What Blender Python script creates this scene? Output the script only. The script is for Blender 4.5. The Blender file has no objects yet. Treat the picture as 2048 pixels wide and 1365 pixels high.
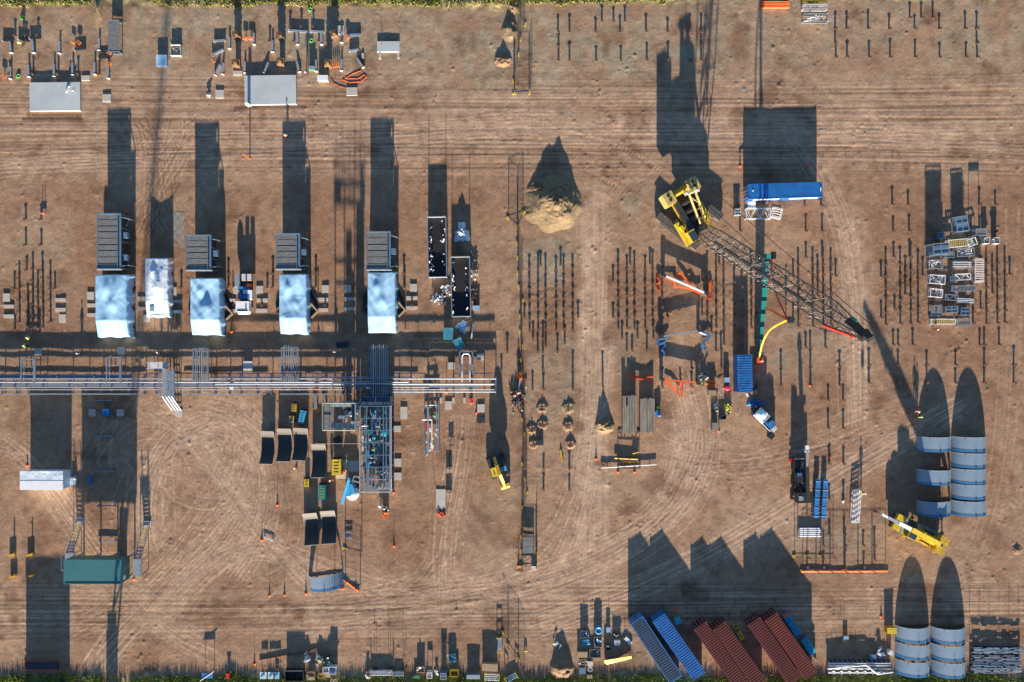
import bpy, math, random
import numpy as np
from mathutils import Vector, Matrix
random.seed(7)
R = math.radians
SC = bpy.context.scene
COL = SC.collection

# ------------------------------------------------------------ camera, sky, sun
S, CX, CY, H = 12.0, 1024.0, 682.5, 135.0      # 12 photo pixels to the metre on the ground
cam = bpy.data.cameras.new('camera')
cam_o = bpy.data.objects.new('camera', cam)
COL.objects.link(cam_o)
cam_o.location = (0, 0, H)
cam.sensor_width = 36
cam.lens = 36 * H / (2048 / S)
cam.clip_end = 6000
SC.camera = cam_o

ELEV = 11.1
world = bpy.data.worlds.new('World')
SC.world = world
world.use_nodes = True
wn = world.node_tree.nodes
sky = wn.new('ShaderNodeTexSky')
sky.sky_type = 'NISHITA'
sky.sun_disc = False
sky.sun_elevation = R(ELEV)
sky.sun_rotation = R(180)
sky.altitude = 300
sky.air_density = 1.0
sky.dust_density = 0.3
sky.ozone_density = 3.4
wn['Background'].inputs['Strength'].default_value = 0.066
world.node_tree.links.new(sky.outputs[0], wn['Background'].inputs['Color'])
sun = bpy.data.lights.new('sun', 'SUN')
sun.energy = 5.0
sun.angle = R(0.53)
sun.color = (1.0, 0.84, 0.66)
sun_o = bpy.data.objects.new('sun', sun)
COL.objects.link(sun_o)
sun_o.rotation_euler = (R(90 - ELEV), 0, 0)
sun_o.location = (0, -100, 60)
SC.view_settings.view_transform = 'Standard'
SC.view_settings.look = 'None'
SC.view_settings.exposure = 1.66
SC.view_settings.gamma = 1

# ------------------------------------------------------------ helpers
def W(px, py, z=0.0):
    return Vector(((px - CX) / S, (CY - py) / S, z))

def V(px, py, z):
    """a point at height z whose image falls near photo pixel px, py"""
    k = (H - z) / H
    return Vector(((px - CX) / S * k, (CY - py) / S * k, z))

class MB:
    def __init__(self):
        self.v, self.f = [], []
    def add(self, vs, fs):
        n = len(self.v)
        self.v.extend([tuple(p) for p in vs])
        self.f.extend([tuple(i + n for i in f) for f in fs])
        return self
    def box(self, c, s, rz=0.0, mat=None):
        hx, hy, hz = s[0] / 2, s[1] / 2, s[2] / 2
        cs, sn = math.cos(rz), math.sin(rz)
        vs = []
        for z in (-hz, hz):
            for x, y in ((-hx, -hy), (hx, -hy), (hx, hy), (-hx, hy)):
                vs.append((c[0] + x * cs - y * sn, c[1] + x * sn + y * cs, c[2] + z))
        fs = [(3, 2, 1, 0), (4, 5, 6, 7), (0, 1, 5, 4), (1, 2, 6, 5), (2, 3, 7, 6), (3, 0, 4, 7)]
        return self.add(vs, fs)
    def tube(self, p, q, r, n=8, r2=None, caps=True):
        p, q = Vector(p), Vector(q)
        r2 = r if r2 is None else r2
        d = q - p
        if d.length < 1e-6:
            return self
        d.normalize()
        a = d.orthogonal().normalized()
        b = d.cross(a)
        vs = []
        for c, rr in ((p, r), (q, r2)):
            for i in range(n):
                t = 2 * math.pi * i / n + math.pi / n
                vs.append(c + a * (rr * math.cos(t)) + b * (rr * math.sin(t)))
        fs = [(i, (i + 1) % n, n + (i + 1) % n, n + i) for i in range(n)]
        if caps:
            fs += [tuple(range(n - 1, -1, -1)), tuple(range(n, 2 * n))]
        return self.add(vs, fs)
    def path(self, pts, r, n=6):
        for a, b in zip(pts, pts[1:]):
            self.tube(a, b, r, n)
        return self
    def bar(self, p, q, w, h):
        """rectangular member from p to q, w wide, h deep"""
        p, q = Vector(p), Vector(q)
        d = (q - p)
        if d.length < 1e-6:
            return self
        d.normalize()
        up = Vector((0, 0, 1)) if abs(d.z) < .95 else Vector((0, 1, 0))
        a = d.cross(up).normalized() * (w / 2)
        b = a.cross(d).normalized() * (h / 2)
        vs = [c + x * a + y * b for c in (p, q) for x, y in ((-1, -1), (1, -1), (1, 1), (-1, 1))]
        return self.add(vs, [(3, 2, 1, 0), (4, 5, 6, 7), (0, 1, 5, 4), (1, 2, 6, 5), (2, 3, 7, 6), (3, 0, 4, 7)])
    def lathe(self, prof, c=(0, 0, 0), n=16):
        vs, fs = [], []
        m = len(prof)
        for i in range(n):
            t = 2 * math.pi * i / n
            for r, z in prof:
                vs.append((c[0] + r * math.cos(t), c[1] + r * math.sin(t), c[2] + z))
        for i in range(n):
            j = (i + 1) % n
            for k in range(m - 1):
                fs.append((i * m + k, j * m + k, j * m + k + 1, i * m + k + 1))
        return self.add(vs, fs)
    def prism(self, poly, z0, z1):
        n = len(poly)
        vs = [(x, y, z0) for x, y in poly] + [(x, y, z1) for x, y in poly]
        fs = [tuple(range(n - 1, -1, -1)), tuple(range(n, 2 * n))]
        fs += [(i, (i + 1) % n, n + (i + 1) % n, n + i) for i in range(n)]
        return self.add(vs, fs)
    def ball(self, c, r, sx=1, sy=1, sz=1, n=10, m=6):
        vs, fs = [], []
        for k in range(m + 1):
            ph = math.pi * k / m - math.pi / 2
            for i in range(n):
                t = 2 * math.pi * i / n
                vs.append((c[0] + r * sx * math.cos(ph) * math.cos(t), c[1] + r * sy * math.cos(ph) * math.sin(t), c[2] + r * sz * math.sin(ph)))
        for k in range(m):
            for i in range(n):
                j = (i + 1) % n
                fs.append((k * n + i, k * n + j, (k + 1) * n + j, (k + 1) * n + i))
        return self.add(vs, fs)
    def grid(self, fn, nu, nv):
        vs = [fn(u / nu, v / nv) for v in range(nv + 1) for u in range(nu + 1)]
        fs = [(v * (nu + 1) + u, v * (nu + 1) + u + 1, (v + 1) * (nu + 1) + u + 1, (v + 1) * (nu + 1) + u) for v in range(nv) for u in range(nu)]
        return self.add(vs, fs)
    def build(self, name, mat, parent=None, loc=None, rz=0.0, smooth=False, label=None):
        me = bpy.data.meshes.new(name)
        me.from_pydata(self.v, [], self.f)
        me.materials.append(M[mat] if isinstance(mat, str) else mat)
        if smooth:
            for p in me.polygons:
                p.use_smooth = True
        me.update()
        o = bpy.data.objects.new(name, me)
        COL.objects.link(o)
        if parent is not None:
            o.parent = parent
        if loc is not None:
            o.location = loc
        o.rotation_euler.z = rz
        if label:
            o['label'] = label
        return o

def tag(o, label, cat, group=None):
    o['label'] = label
    o['category'] = cat
    if group:
        o['group'] = group
    return o

def struct(o, kind='structure'):
    o['kind'] = kind
    return o

def thing(name, label, cat, loc=(0, 0, 0), rz=0.0, group=None):
    o = bpy.data.objects.new(name, None)
    COL.objects.link(o)
    o.empty_display_size = .3
    o.location = loc
    o.rotation_euler.z = rz
    return tag(o, label, cat, group)

KIDS = {}
def dup(root, loc, rz=0.0, label=None, group=None, scale=None):
    """copy of a thing with copies of its parts and sub-parts (mesh data shared)"""
    if not KIDS or root.name not in KIDS:
        KIDS[root.name] = [(c, list(c.children)) for c in root.children]
    r = root.copy()
    COL.objects.link(r)
    r.location = loc
    r.rotation_euler.z = rz
    if scale:
        r.scale = scale
    if label:
        r['label'] = label
    if group:
        r['group'] = group
    for ch, gs in KIDS[root.name]:
        c = ch.copy()
        COL.objects.link(c)
        c.parent = r
        for g in gs:
            d = g.copy()
            COL.objects.link(d)
            d.parent = c
    return r

# ------------------------------------------------------------ materials
M = {}
def pm(name, col, rough=.6, metal=0.0, var=.18, scale=2.0, stain=None, bump=0.0, stretch=(1, 1, 1), detail=6):
    m = bpy.data.materials.new(name)
    m.use_nodes = True
    nt = m.node_tree
    N, L = nt.nodes, nt.links
    b = N['Principled BSDF']
    b.inputs['Roughness'].default_value = rough
    b.inputs['Metallic'].default_value = metal
    tc = N.new('ShaderNodeTexCoord')
    mp = N.new('ShaderNodeMapping')
    mp.inputs['Scale'].default_value = stretch
    L.new(tc.outputs['Object'], mp.inputs['Vector'])
    nz = N.new('ShaderNodeTexNoise')
    nz.inputs['Scale'].default_value = scale
    nz.inputs['Detail'].default_value = detail
    nz.inputs['Roughness'].default_value = .65
    L.new(mp.outputs[0], nz.inputs['Vector'])
    rp = N.new('ShaderNodeValToRGB')
    rp.color_ramp.elements[0].position = .3
    rp.color_ramp.elements[1].position = .7
    lo = stain if stain else tuple(c * (1 - var) for c in col)
    hi = tuple(min(1, c * (1 + var * .6)) for c in col)
    rp.color_ramp.elements[0].color = (*lo, 1)
    rp.color_ramp.elements[1].color = (*hi, 1)
    L.new(nz.outputs['Fac'], rp.inputs['Fac'])
    L.new(rp.outputs['Color'], b.inputs['Base Color'])
    if bump:
        bp = N.new('ShaderNodeBump')
        bp.inputs['Strength'].default_value = 1
        bp.inputs['Distance'].default_value = bump
        L.new(nz.outputs['Fac'], bp.inputs['Height'])
        L.new(bp.outputs[0], b.inputs['Normal'])
    M[name] = m
    return m

pm('pipe_grey', (.31, .35, .40), .4, .3, .2, 2)
pm('galv', (.35, .40, .455), .42, .35, .25, 3)
pm('galv_blue', (.20, .28, .37), .4, .2, .25, 2)
pm('steel_dark', (.045, .05, .06), .5, .3, .3, 2)
pm('black', (.012, .013, .015), .6, 0, .3, 2)
pm('rubber', (.02, .02, .021), .85, 0, .3, 6)
pm('pile_steel', (.10, .075, .06), .7, .3, .35, 4, (.16, .07, .04))
pm('white', (.78, .80, .82), .45, 0, .12, 1.5)
pm('white_dirty', (.55, .55, .53), .6, 0, .25, 1.2)
pm('tarp', (.33, .57, .78), .26, 0, .03, .6, None, .26, (1, .55, .3), 1.2)
pm('tarp_white', (.62, .72, .80), .3, 0, .08, .5, None, .22, (1, .7, .3), 3)
pm('tarp_teal', (.06, .28, .36), .4, 0, .3, 1.5, None, .04)
pm('cooler_panel', (.20, .21, .21), .55, .15, .35, 1.2, (.10, .105, .105), 0, (1, 5, 1))
pm('cooler_frame', (.10, .20, .30), .45, .1, .2, 1)
pm('shell_blue', (.235, .325, .415), .45, .1, .12, .8)
pm('shell_rim', (.36, .42, .48), .4, .1, .1, 1)
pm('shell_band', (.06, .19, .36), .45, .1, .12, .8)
pm('lattice_grey', (.10, .105, .11), .5, .3, .3, 2)
pm('sling_orange', (.85, .36, .02), .6, 0, .15, 1)
pm('shell_inner', (.045, .040, .036), .6, 0, .25, .8)
pm('shell_tan', (.52, .46, .38), .5, 0, .15, .8)
pm('blue_box', (.005, .145, .43), .5, 0, .15, .9, (.015, .08, .27))
pm('blue_roof', (.02, .20, .52), .5, 0, .3, .8, (.03, .09, .2))
pm('navy_roof', (.025, .065, .13), .6, .1, .5, .8, (.02, .035, .06), 0, (.3, 2.5, 1))
pm('red_roof', (.125, .012, .012), .75, 0, .3, .7, (.055, .010, .009), 0, (.3, 2.5, 1))
pm('red_roof_b', (.17, .020, .012), .75, 0, .4, .7, (.06, .012, .010), 0, (.3, 2.5, 1))
pm('teal_roof', (.035, .15, .165), .55, 0, .12, .6)
pm('teal_wall', (.025, .12, .10), .6, 0, .15, .8)
pm('teal', (.012, .21, .19), .4, 0, .2, 1)
pm('cyan', (.03, .45, .58), .4, 0, .2, 1)
pm('sky_blue', (.05, .34, .62), .4, 0, .2, 1.2)
pm('yellow', (.60, .40, .02), .5, 0, .2, 1.6, (.30, .19, .03))
pm('yellow_pale', (.52, .43, .14), .5, 0, .2, 1.4, (.30, .24, .10))
pm('yellow_bright', (.68, .52, .015), .5, 0, .15, 1.6, (.42, .29, .03))
pm('orange', (.80, .14, .015), .55, 0, .15, 1)
pm('orange_deep', (.60, .10, .02), .6, 0, .3, 1)
pm('red', (.50, .02, .02), .5, 0, .2, 1)
pm('pink', (.70, .03, .10), .5, 0, .15, 1)
pm('green', (.02, .22, .10), .5, 0, .2, 1)
pm('green_cable', (.15, .50, .10), .6, 0, .2, 1)
pm('hivis', (.55, .80, .05), .7, 0, .1, 5)
pm('hivis_orange', (.85, .22, .03), .7, 0, .1, 5)
pm('navy_cloth', (.015, .02, .05), .85, 0, .2, 8)
pm('skin', (.45, .27, .18), .6, 0, .1, 8)
pm('concrete', (.44, .42, .38), .8, 0, .15, .8, None, .01)
pm('slab', (.42, .47, .49), .75, 0, .12, .35, (.36, .41, .43))
pm('slab_edge', (.66, .65, .62), .8, 0, .15, 1)
pm('timber', (.27, .25, .205), .8, 0, .5, 1.2, (.085, .075, .06), .01, (2.4, .18, 1))
pm('timber_brown', (.16, .075, .035), .8, 0, .4, 2, (.07, .03, .015))
pm('pallet', (.36, .27, .16), .8, 0, .3, 3)
pm('rust', (.20, .07, .03), .8, .1, .4, 2, (.09, .035, .02))
pm('glass', (.03, .06, .09), .08, 0, .1, 1)
pm('track', (.17, .165, .155), .6, .35, .4, 3, (.10, .09, .075))
pm('pipe_pink', (.27, .235, .24), .4, .2, .15, 1)
pm('mesh_dark', (.09, .085, .08), .7, .2, .3, 2)
pm('gravel_mat', (.24, .22, .19), .9, 0, .4, 2.5, None, .02)

# ------------------------------------------------------------ soil: one sheet, ruts and ridges as relief
rng = np.random.default_rng(11)
STEP = 0.2
X0, X1, Y0, Y1 = -92.0, 92.0, -63.0, 63.0
NX, NY = int((X1 - X0) / STEP) + 1, int((Y1 - Y0) / STEP) + 1
gx = np.linspace(X0, X1, NX)
gy = np.linspace(Y0, Y1, NY)
GX, GY = np.meshgrid(gx, gy)
PX, PY = GX * S + CX, CY - GY * S

def blur1(a, n, ax):
    n = max(1, int(n))
    if n < 2:
        return a
    k = np.concatenate([np.take(a, range(-n, 0), axis=ax), a, np.take(a, range(0, n), axis=ax)], axis=ax)
    for _ in range(2):
        c = np.cumsum(k, axis=ax)
        c = (np.roll(c, -(n // 2), axis=ax) - np.roll(c, n - n // 2, axis=ax)) / n
        k = c
    sl = [slice(None)] * 2
    sl[ax] = slice(n, -n)
    return k[tuple(sl)]

def noise(sx, sy):
    """smooth noise of unit spread with features sx by sy metres"""
    ax, ay = sx / STEP, sy / STEP
    a = rng.standard_normal((NY, NX))
    if ax > 8 and ay > 8:                        # coarse field, interpolated
        cw, ch = int(NX / ax * 2) + 4, int(NY / ay * 2) + 4
        c = rng.standard_normal((ch, cw))
        u = np.linspace(1, cw - 2.01, NX); v = np.linspace(1, ch - 2.01, NY)
        iu, iv = u.astype(int), v.astype(int)
        fu, fv = u - iu, v - iv
        fu = fu * fu * (3 - 2 * fu); fv = fv * fv * (3 - 2 * fv)
        t = c[iv][:, iu] * (1 - fu) + c[iv][:, iu + 1] * fu
        b = c[iv + 1][:, iu] * (1 - fu) + c[iv + 1][:, iu + 1] * fu
        a = t * (1 - fv[:, None]) + b * fv[:, None]
    else:
        a = blur1(blur1(a, ax, 1), ay, 0)
    a = a - a.mean()
    return a / (a.std() + 1e-9)

def fbm(s, oct=4):
    out = 0
    for i in range(oct):
        out = out + noise(s / 2 ** i, s / 2 ** i) * .6 ** i
    return out / np.std(out)

def blob(px, py, rx, ry, soft=1.0):
    d = ((PX - px) / rx) ** 2 + ((PY - py) / ry) ** 2
    return np.exp(-d * soft)

warp = fbm(14, 3)
def band(a, b, soft=14):
    y = PY + warp * 9
    return 1 / (1 + np.exp(-(y - a) / soft)) * 1 / (1 + np.exp((y - b) / soft))

hz = fbm(1.0, 2) * .004 + noise(.35, .35) * .006 + fbm(6, 3) * .012
wet = np.zeros_like(hz)          # darker, redder soil turned up by wheels
dust = np.zeros_like(hz)         # pale compacted dust
clay = np.zeros_like(hz)         # grey-green clay
# graded east-west haul roads: long fine blade and tyre lines
st1, st2, st3 = noise(16, .3), noise(30, .6), noise(9, .25)
streak = st1 * .6 + st2 * .6 + st3 * .4
road = np.clip(band(150, 345) * .95 + band(1175, 1262) * 1.0 + band(-20, 60) * .15, 0, 1)
hz += road * streak * .008
dust += road * (.55 + .28 * streak)
wet += road * np.clip(-streak, 0, 3) * .22
# north-south haul track beside the fence
sx = noise(.5, 22)
nsroad = 1 / (1 + np.exp(-(PX - 1158 + warp * 4) / 4)) * 1 / (1 + np.exp((PX - 1216 + warp * 5) / 4)) * np.clip((PY - 350) / 90, 0, 1) * np.clip((1190 - PY) / 60, 0, 1)
nsroad2 = np.exp(-((PX - 1715 + warp * 4) / 26) ** 2) * np.clip((PY - 380) / 60, 0, 1) * np.clip((860 - PY) / 60, 0, 1)
nsroad3 = np.exp(-((PX - 1365 + warp * 4) / 24) ** 2) * np.clip((PY - 640) / 60, 0, 1) * np.clip((1000 - PY) / 60, 0, 1)
ns = np.clip(nsroad + nsroad2 * .7 + nsroad3 * .7, 0, 1)
hz += ns * sx * .012
dust += ns * (1.0 + .25 * sx)
# open yards
dust += blob(420, 960, 190, 190) * .35 + blob(1420, 1010, 190, 110) * .45 + blob(1130, 1150, 230, 70) * .3
clay += blob(1110, 520, 60, 60) * .9 + blob(1290, 410, 60, 45) * .8 + blob(1120, 720, 65, 60) * .8 + blob(1230, 690, 60, 50) * .7
clay += blob(1090, 800, 60, 60) * .5 + blob(60, 470, 60, 40) * .6 + blob(1180, 110, 350, 70) * .5 + blob(1000, 190, 130, 50) * .4
clay += blob(1660, 1080, 110, 25) * .6 + blob(1640, 670, 100, 40) * .5 + blob(1560, 730, 70, 30) * .4 + blob(1880, 60, 300, 60) * .35
clay += blob(700, 60, 300, 60) * .35 + blob(300, 90, 120, 60) * .5 + blob(980, 980, 60, 120) * .4 + blob(640, 200, 60, 30) * .3
clay += np.clip((330 - PY) / 300, 0, 1) * .38
clay = np.clip(clay * (.8 + .35 * fbm(5, 3)), 0, 1)
wet += np.clip(fbm(9, 4) - .5, 0, 2) * .42 + np.clip(fbm(2.2, 3) - 1.2, 0, 2) * .35
hz += np.clip(noise(.4, .4) - 2.0, 0, 2) * .05
clods = np.clip(fbm(12, 3), 0, 2) * np.clip(noise(.45, .45) - 1.3, 0, 2)
hz += clods * .03
wet += blob(470, 1060, 160, 90) * .15 + blob(300, 1240, 150, 50) * .35 + blob(80, 620, 120, 120) * .15 + blob(880, 1250, 150, 35) * .3

def seg(a, b, w, fn):
    """call fn on the window of the sheet around segment a-b: t along in metres, d across in metres"""
    ax, ay = (a[0] - CX) / S, (CY - a[1]) / S
    bx, by = (b[0] - CX) / S, (CY - b[1]) / S
    i0 = max(0, int((min(ax, bx) - w - X0) / STEP)); i1 = min(NX, int((max(ax, bx) + w - X0) / STEP) + 2)
    j0 = max(0, int((min(ay, by) - w - Y0) / STEP)); j1 = min(NY, int((max(ay, by) + w - Y0) / STEP) + 2)
    if i1 <= i0 or j1 <= j0:
        return
    dx, dy = bx - ax, by - ay
    l = math.hypot(dx, dy) + 1e-9
    wx, wy = GX[j0:j1, i0:i1] - ax, GY[j0:j1, i0:i1] - ay
    t = (wx * dx + wy * dy) / l
    d = (wx * dy - wy * dx) / l
    fn((slice(j0, j1), slice(i0, i1)), t, d, (t > -.12) & (t <= l + .12))

def arc(cx, cy, rx, ry, a0, a1, n=26):
    return [(cx + rx * math.cos(R(a0 + (a1 - a0) * i / n)), cy + ry * math.sin(R(a0 + (a1 - a0) * i / n))) for i in range(n + 1)]

def bez(*p, n=24):
    out = []
    for i in range(n + 1):
        t = i / n
        q = [Vector(x) for x in p]
        while len(q) > 1:
            q = [a.lerp(b, t) for a, b in zip(q, q[1:])]
        out.append((q[0].x, q[0].y))
    return out

def ruts(pts, gauge=2.1, w=.45, deep=.03, pale=.5, dark=.25, cleat=0.0, rg=1.0):
    s0 = [0.0]
    for a, b in zip(pts, pts[1:]):
        def fn(sl, t, d, m):
            for off in (-gauge / 2, gauge / 2):
                e = d - off
                p = np.exp(-(e / (w * .5)) ** 2) * m * (.75 + .25 * np.sin(t * 1.7 + off * 3))
                lip = np.exp(-((np.abs(e) - w * .95) / (w * .3)) ** 2) * m
                k = 1.0
                if cleat:
                    k = .5 + .5 * np.sign(np.sin((t + s0[0]) * 2 * math.pi / .62))
                    hz[sl] += p * (k - .5) * cleat
                    dust[sl] += p * (k * .8 - .1) * .55
                hz[sl] -= p * deep
                hz[sl] += lip * deep * .45
                dust[sl] += p * pale * (0 if cleat else 1)
                wet[sl] += lip * dark
        seg(a, b, gauge / 2 + w * 2.2, fn)
        s0[0] += math.hypot(b[0] - a[0], b[1] - a[1]) / S

rr = random.Random(5)
for i in range(22):                                # vehicles turning in the west yard
    cx, cy = 410 + rr.uniform(-110, 110), 960 + rr.uniform(-120, 120)
    r = rr.uniform(60, 190)
    a0 = rr.uniform(0, 360)
    ruts(arc(cx, cy, r, r * rr.uniform(.9, 1.4), a0, a0 + rr.uniform(40, 120)), 2.0, rr.uniform(.2, .38), rr.uniform(.003, .008), rr.uniform(.35, .8), rr.uniform(.05, .25))
for i in range(8):
    x = rr.uniform(300, 560)
    ruts(bez((x, 800 + rr.uniform(-30, 90)), (x + rr.uniform(-60, 60), 950), (380 + rr.uniform(-60, 60), 1100), (250 + rr.uniform(-90, 120), 1230), (40 + rr.uniform(-60, 400), 1250 + rr.uniform(-30, 30))), 2.1, rr.uniform(.22, .4), rr.uniform(.003, .009), rr.uniform(.35, .8), .15)
for i in range(10):                                # sweeping from the south road to the east yard
    x = rr.uniform(1180, 1330)
    ruts(bez((760 + rr.uniform(-120, 200), 1225 + rr.uniform(-35, 35)), (1080 + rr.uniform(-80, 80), 1190 + rr.uniform(-25, 25)), (1290 + rr.uniform(-60, 60), 1150), (1400 + rr.uniform(-60, 90), 960 + rr.uniform(-60, 60)), (1380 + rr.uniform(-60, 60), 850)), 2.1, rr.uniform(.22, .4), rr.uniform(.003, .009), rr.uniform(.35, .8), .15)
for i in range(7):
    ruts(bez((1190 + rr.uniform(-20, 20), 700), (1185, 950), (1170 + rr.uniform(-60, 30), 1130), (1010 + rr.uniform(-80, 60), 1220 + rr.uniform(-15, 25)), (700 + rr.uniform(-200, 100), 1220 + rr.uniform(-20, 30))), 2.1, rr.uniform(.22, .4), rr.uniform(.003, .009), rr.uniform(.35, .8), .15)
for i in range(7):
    ruts(bez((880 + rr.uniform(-40, 90), 820 + rr.uniform(0, 150)), (900 + rr.uniform(-50, 50), 1000), (920 + rr.uniform(-60, 60), 1100), (820 + rr.uniform(-90, 200), 1200), (600 + rr.uniform(-100, 100), 1215 + rr.uniform(-20, 40))), 2.0, rr.uniform(.25, .5), rr.uniform(.003, .009), rr.uniform(.15, .4), .15)
for i in range(8):                                # east yard
    ruts(bez((1420 + rr.uniform(-120, 120), 880 + rr.uniform(-30, 60)), (1500 + rr.uniform(-80, 80), 960), (1640 + rr.uniform(-90, 60), 900 + rr.uniform(-60, 60)), (1800 + rr.uniform(-60, 90), 850 + rr.uniform(-60, 30))), 2.2, rr.uniform(.22, .4), rr.uniform(.003, .008), rr.uniform(.3, .7), .15)
for i in range(3):
    ruts(bez((1880 + rr.uniform(-30, 130), 1160 + rr.uniform(-20, 30)), (2000, 1120), (2010 + rr.uniform(-20, 25), 900), (2022 + rr.uniform(-15, 15), 650), (2025, 420)), 2.1, rr.uniform(.3, .5), rr.uniform(.003, .009), rr.uniform(.15, .4), .1)
for i in range(16):                                # long lines on the north road
    y = rr.uniform(175, 335)
    ruts(bez((-20, y + rr.uniform(-25, 25)), (600, y + rr.uniform(-25, 20)), (1300, y + rr.uniform(-20, 20)), (2070, y + rr.uniform(-25, 25))), 2.2, rr.uniform(.22, .4), rr.uniform(.004, .011), rr.uniform(.1, .4), .3)
for i in range(12):
    y = rr.uniform(1185, 1262)
    ruts(bez((-20, y + rr.uniform(-15, 25)), (500, y + rr.uniform(-15, 25)), (1250, y + rr.uniform(-20, 10)), (2070, y + rr.uniform(-25, 5))), 2.2, rr.uniform(.22, .4), rr.uniform(.004, .011), rr.uniform(.1, .4), .3)
for i in range(8):
    ruts(bez((330 + rr.uniform(-70, 70), 240), (330 + rr.uniform(-60, 60), 320), (310 + rr.uniform(-40, 40), 400), (330 + rr.uniform(-60, 60), 470)), 1.9, .35, .02, .3, .3)
def lanes(n, spread, *p):
    c = bez(*p)
    ww = spread / S * 1.9
    for a, b in zip(c, c[1:]):
        def fn(sl, t, d, m):
            k = np.exp(-(d / ww) ** 2) * (t > -.02) * (t < math.hypot(b[0] - a[0], b[1] - a[1]) / S)
            dust[sl] += k * .34
            wet[sl] *= 1 - .5 * k
        seg(a, b, ww * 2.4, fn)
    for i in range(n):
        ox, oy = rr.gauss(0, spread), rr.gauss(0, spread * .7)
        ruts(bez(*[(x + ox + rr.uniform(-9, 9), y + oy + rr.uniform(-9, 9)) for x, y in p]), rr.uniform(1.8, 2.3), rr.uniform(.2, .36), rr.uniform(.001, .0045), rr.uniform(.5, 1.4), rr.uniform(.1, .3))
lanes(9, 16, (190, 1350), (300, 1160), (520, 1090), (600, 900), (520, 800), (420, 790))
lanes(9, 16, (300, 1265), (420, 1060), (560, 1010), (600, 1180), (800, 1230), (1010, 1195))
lanes(6, 14, (660, 1200), (500, 1070), (430, 880), (320, 820))
lanes(7, 16, (300, 1100), (260, 850), (420, 780), (560, 800), (590, 1000), (470, 1150))
lanes(6, 10, (1010, 1195), (1140, 1190), (1180, 1060), (1185, 850), (1190, 560))
lanes(9, 18, (620, 1245), (1000, 1200), (1290, 1170), (1440, 1010), (1420, 880), (1370, 760))
lanes(7, 16, (1080, 1250), (1380, 1160), (1500, 1060), (1660, 960), (1930, 810))
lanes(6, 14, (-20, 880), (70, 880), (150, 1060), (240, 1230), (420, 1300))
lanes(5, 12, (1716, 850), (1712, 700), (1718, 520), (1700, 390), (1560, 250))
lanes(5, 14, (900, 1200), (880, 1050), (930, 950), (930, 830))
lanes(6, 16, (980, 250), (1300, 280), (1480, 230), (2060, 300))
lanes(6, 16, (-10, 330), (300, 290), (700, 300), (1060, 240))
# crawler prints
for p in (bez((1000, 243), (1050, 238), (1085, 245), (1100, 258)), bez((1120, 265), (1190, 272), (1240, 290), (1290, 318), (1325, 345)),
          bez((1140, 345), (1190, 360), (1240, 400), (1310, 450)), bez((1195, 372), (1240, 385), (1290, 432)),
          bez((300, 250), (360, 246), (420, 255)), bez((1610, 840), (1680, 815), (1760, 790), (1830, 780)),
          bez((262, 280), (282, 310), (305, 330), (330, 335)), bez((1590, 905), (1640, 895), (1720, 860)), bez((1720, 800), (1800, 790), (1960, 782))):
    ruts(p, 2.6 if rr.random() < .4 else .01, .6, .006, .3, .05, cleat=.022)
# formwork trenches by the slabs and wheel scars
for a, b, wd in (((55, 228), (162, 228), .5), ((45, 236), (165, 236), .3), ((470, 213), (608, 211), .3), ((1046, 700), (1040, 1140), .5)):
    seg(a, b, 2, lambda sl, t, d, m: (hz.__setitem__(sl, hz[sl] - np.exp(-(d / wd) ** 2) * m * .06), wet.__setitem__(sl, wet[sl] + np.exp(-(d / (wd * 1.6)) ** 2) * m * .6)))
# spoil piled between the dense pile rows
for cx0, cx1, a, b in ((1052, 1152, 560, 662), (1226, 1336, 560, 660), (1404, 1520, 560, 660), (1586, 1672, 560, 655), (1765, 1850, 540, 650), (1935, 2020, 540, 650), (0, 120, 560, 660)):
    m = 1 / (1 + np.exp(-(PX - cx0) / 4)) / (1 + np.exp((PX - cx1) / 4)) / (1 + np.exp(-(PY - a) / 5)) / (1 + np.exp((PY - b) / 5))
    hz += m * noise(.45, .45) * .012
    wet += m * .25

base_tan = np.array((.335, .220, .142))
base_red = np.array((.275, .162, .100))
base_dark = np.array((.150, .082, .048))
base_dust = np.array((.53, .375, .262))
base_clay = np.array((.305, .262, .185))
f1 = np.clip(.5 + .42 * fbm(16, 5), 0, 1)[..., None]
col = base_tan * f1 + base_red * (1 - f1)
c = np.clip(clay, 0, 1)[..., None] * .85
col = col * (1 - c) + base_clay * c
d = np.clip(dust * .62, 0, .9)[..., None]
col = col * (1 - d) + base_dust * d
w = np.clip(wet * .75, 0, .85)[..., None]
col = col * (1 - w) + base_dark * w
# grass verges: straw and green under the blades
vn = fbm(7, 3) * 4
verge = 1 / (1 + np.exp((PY - 14 + vn + np.clip(PX - 1000, 0, 900) * .018) / 2.0)) + 1 / (1 + np.exp(-(PY - 1351 + vn * .8) / 2.0))
straw = np.array((.40, .31, .16)) * (.8 + .25 * fbm(2, 3))[..., None]
vv = np.clip(verge, 0, 1)[..., None]
col = col * (1 - vv) + np.clip(straw, .05, .7) * vv
col = np.clip(col * (1 + .07 * fbm(.9, 2) + .05 * noise(.3, .3))[..., None], .02, .9)
hz -= hz.mean()
edge = np.minimum.reduce([GX - X0, X1 - GX, GY - Y0, Y1 - GY])
hz *= np.clip(edge / 1.5, 0, 1)

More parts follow.
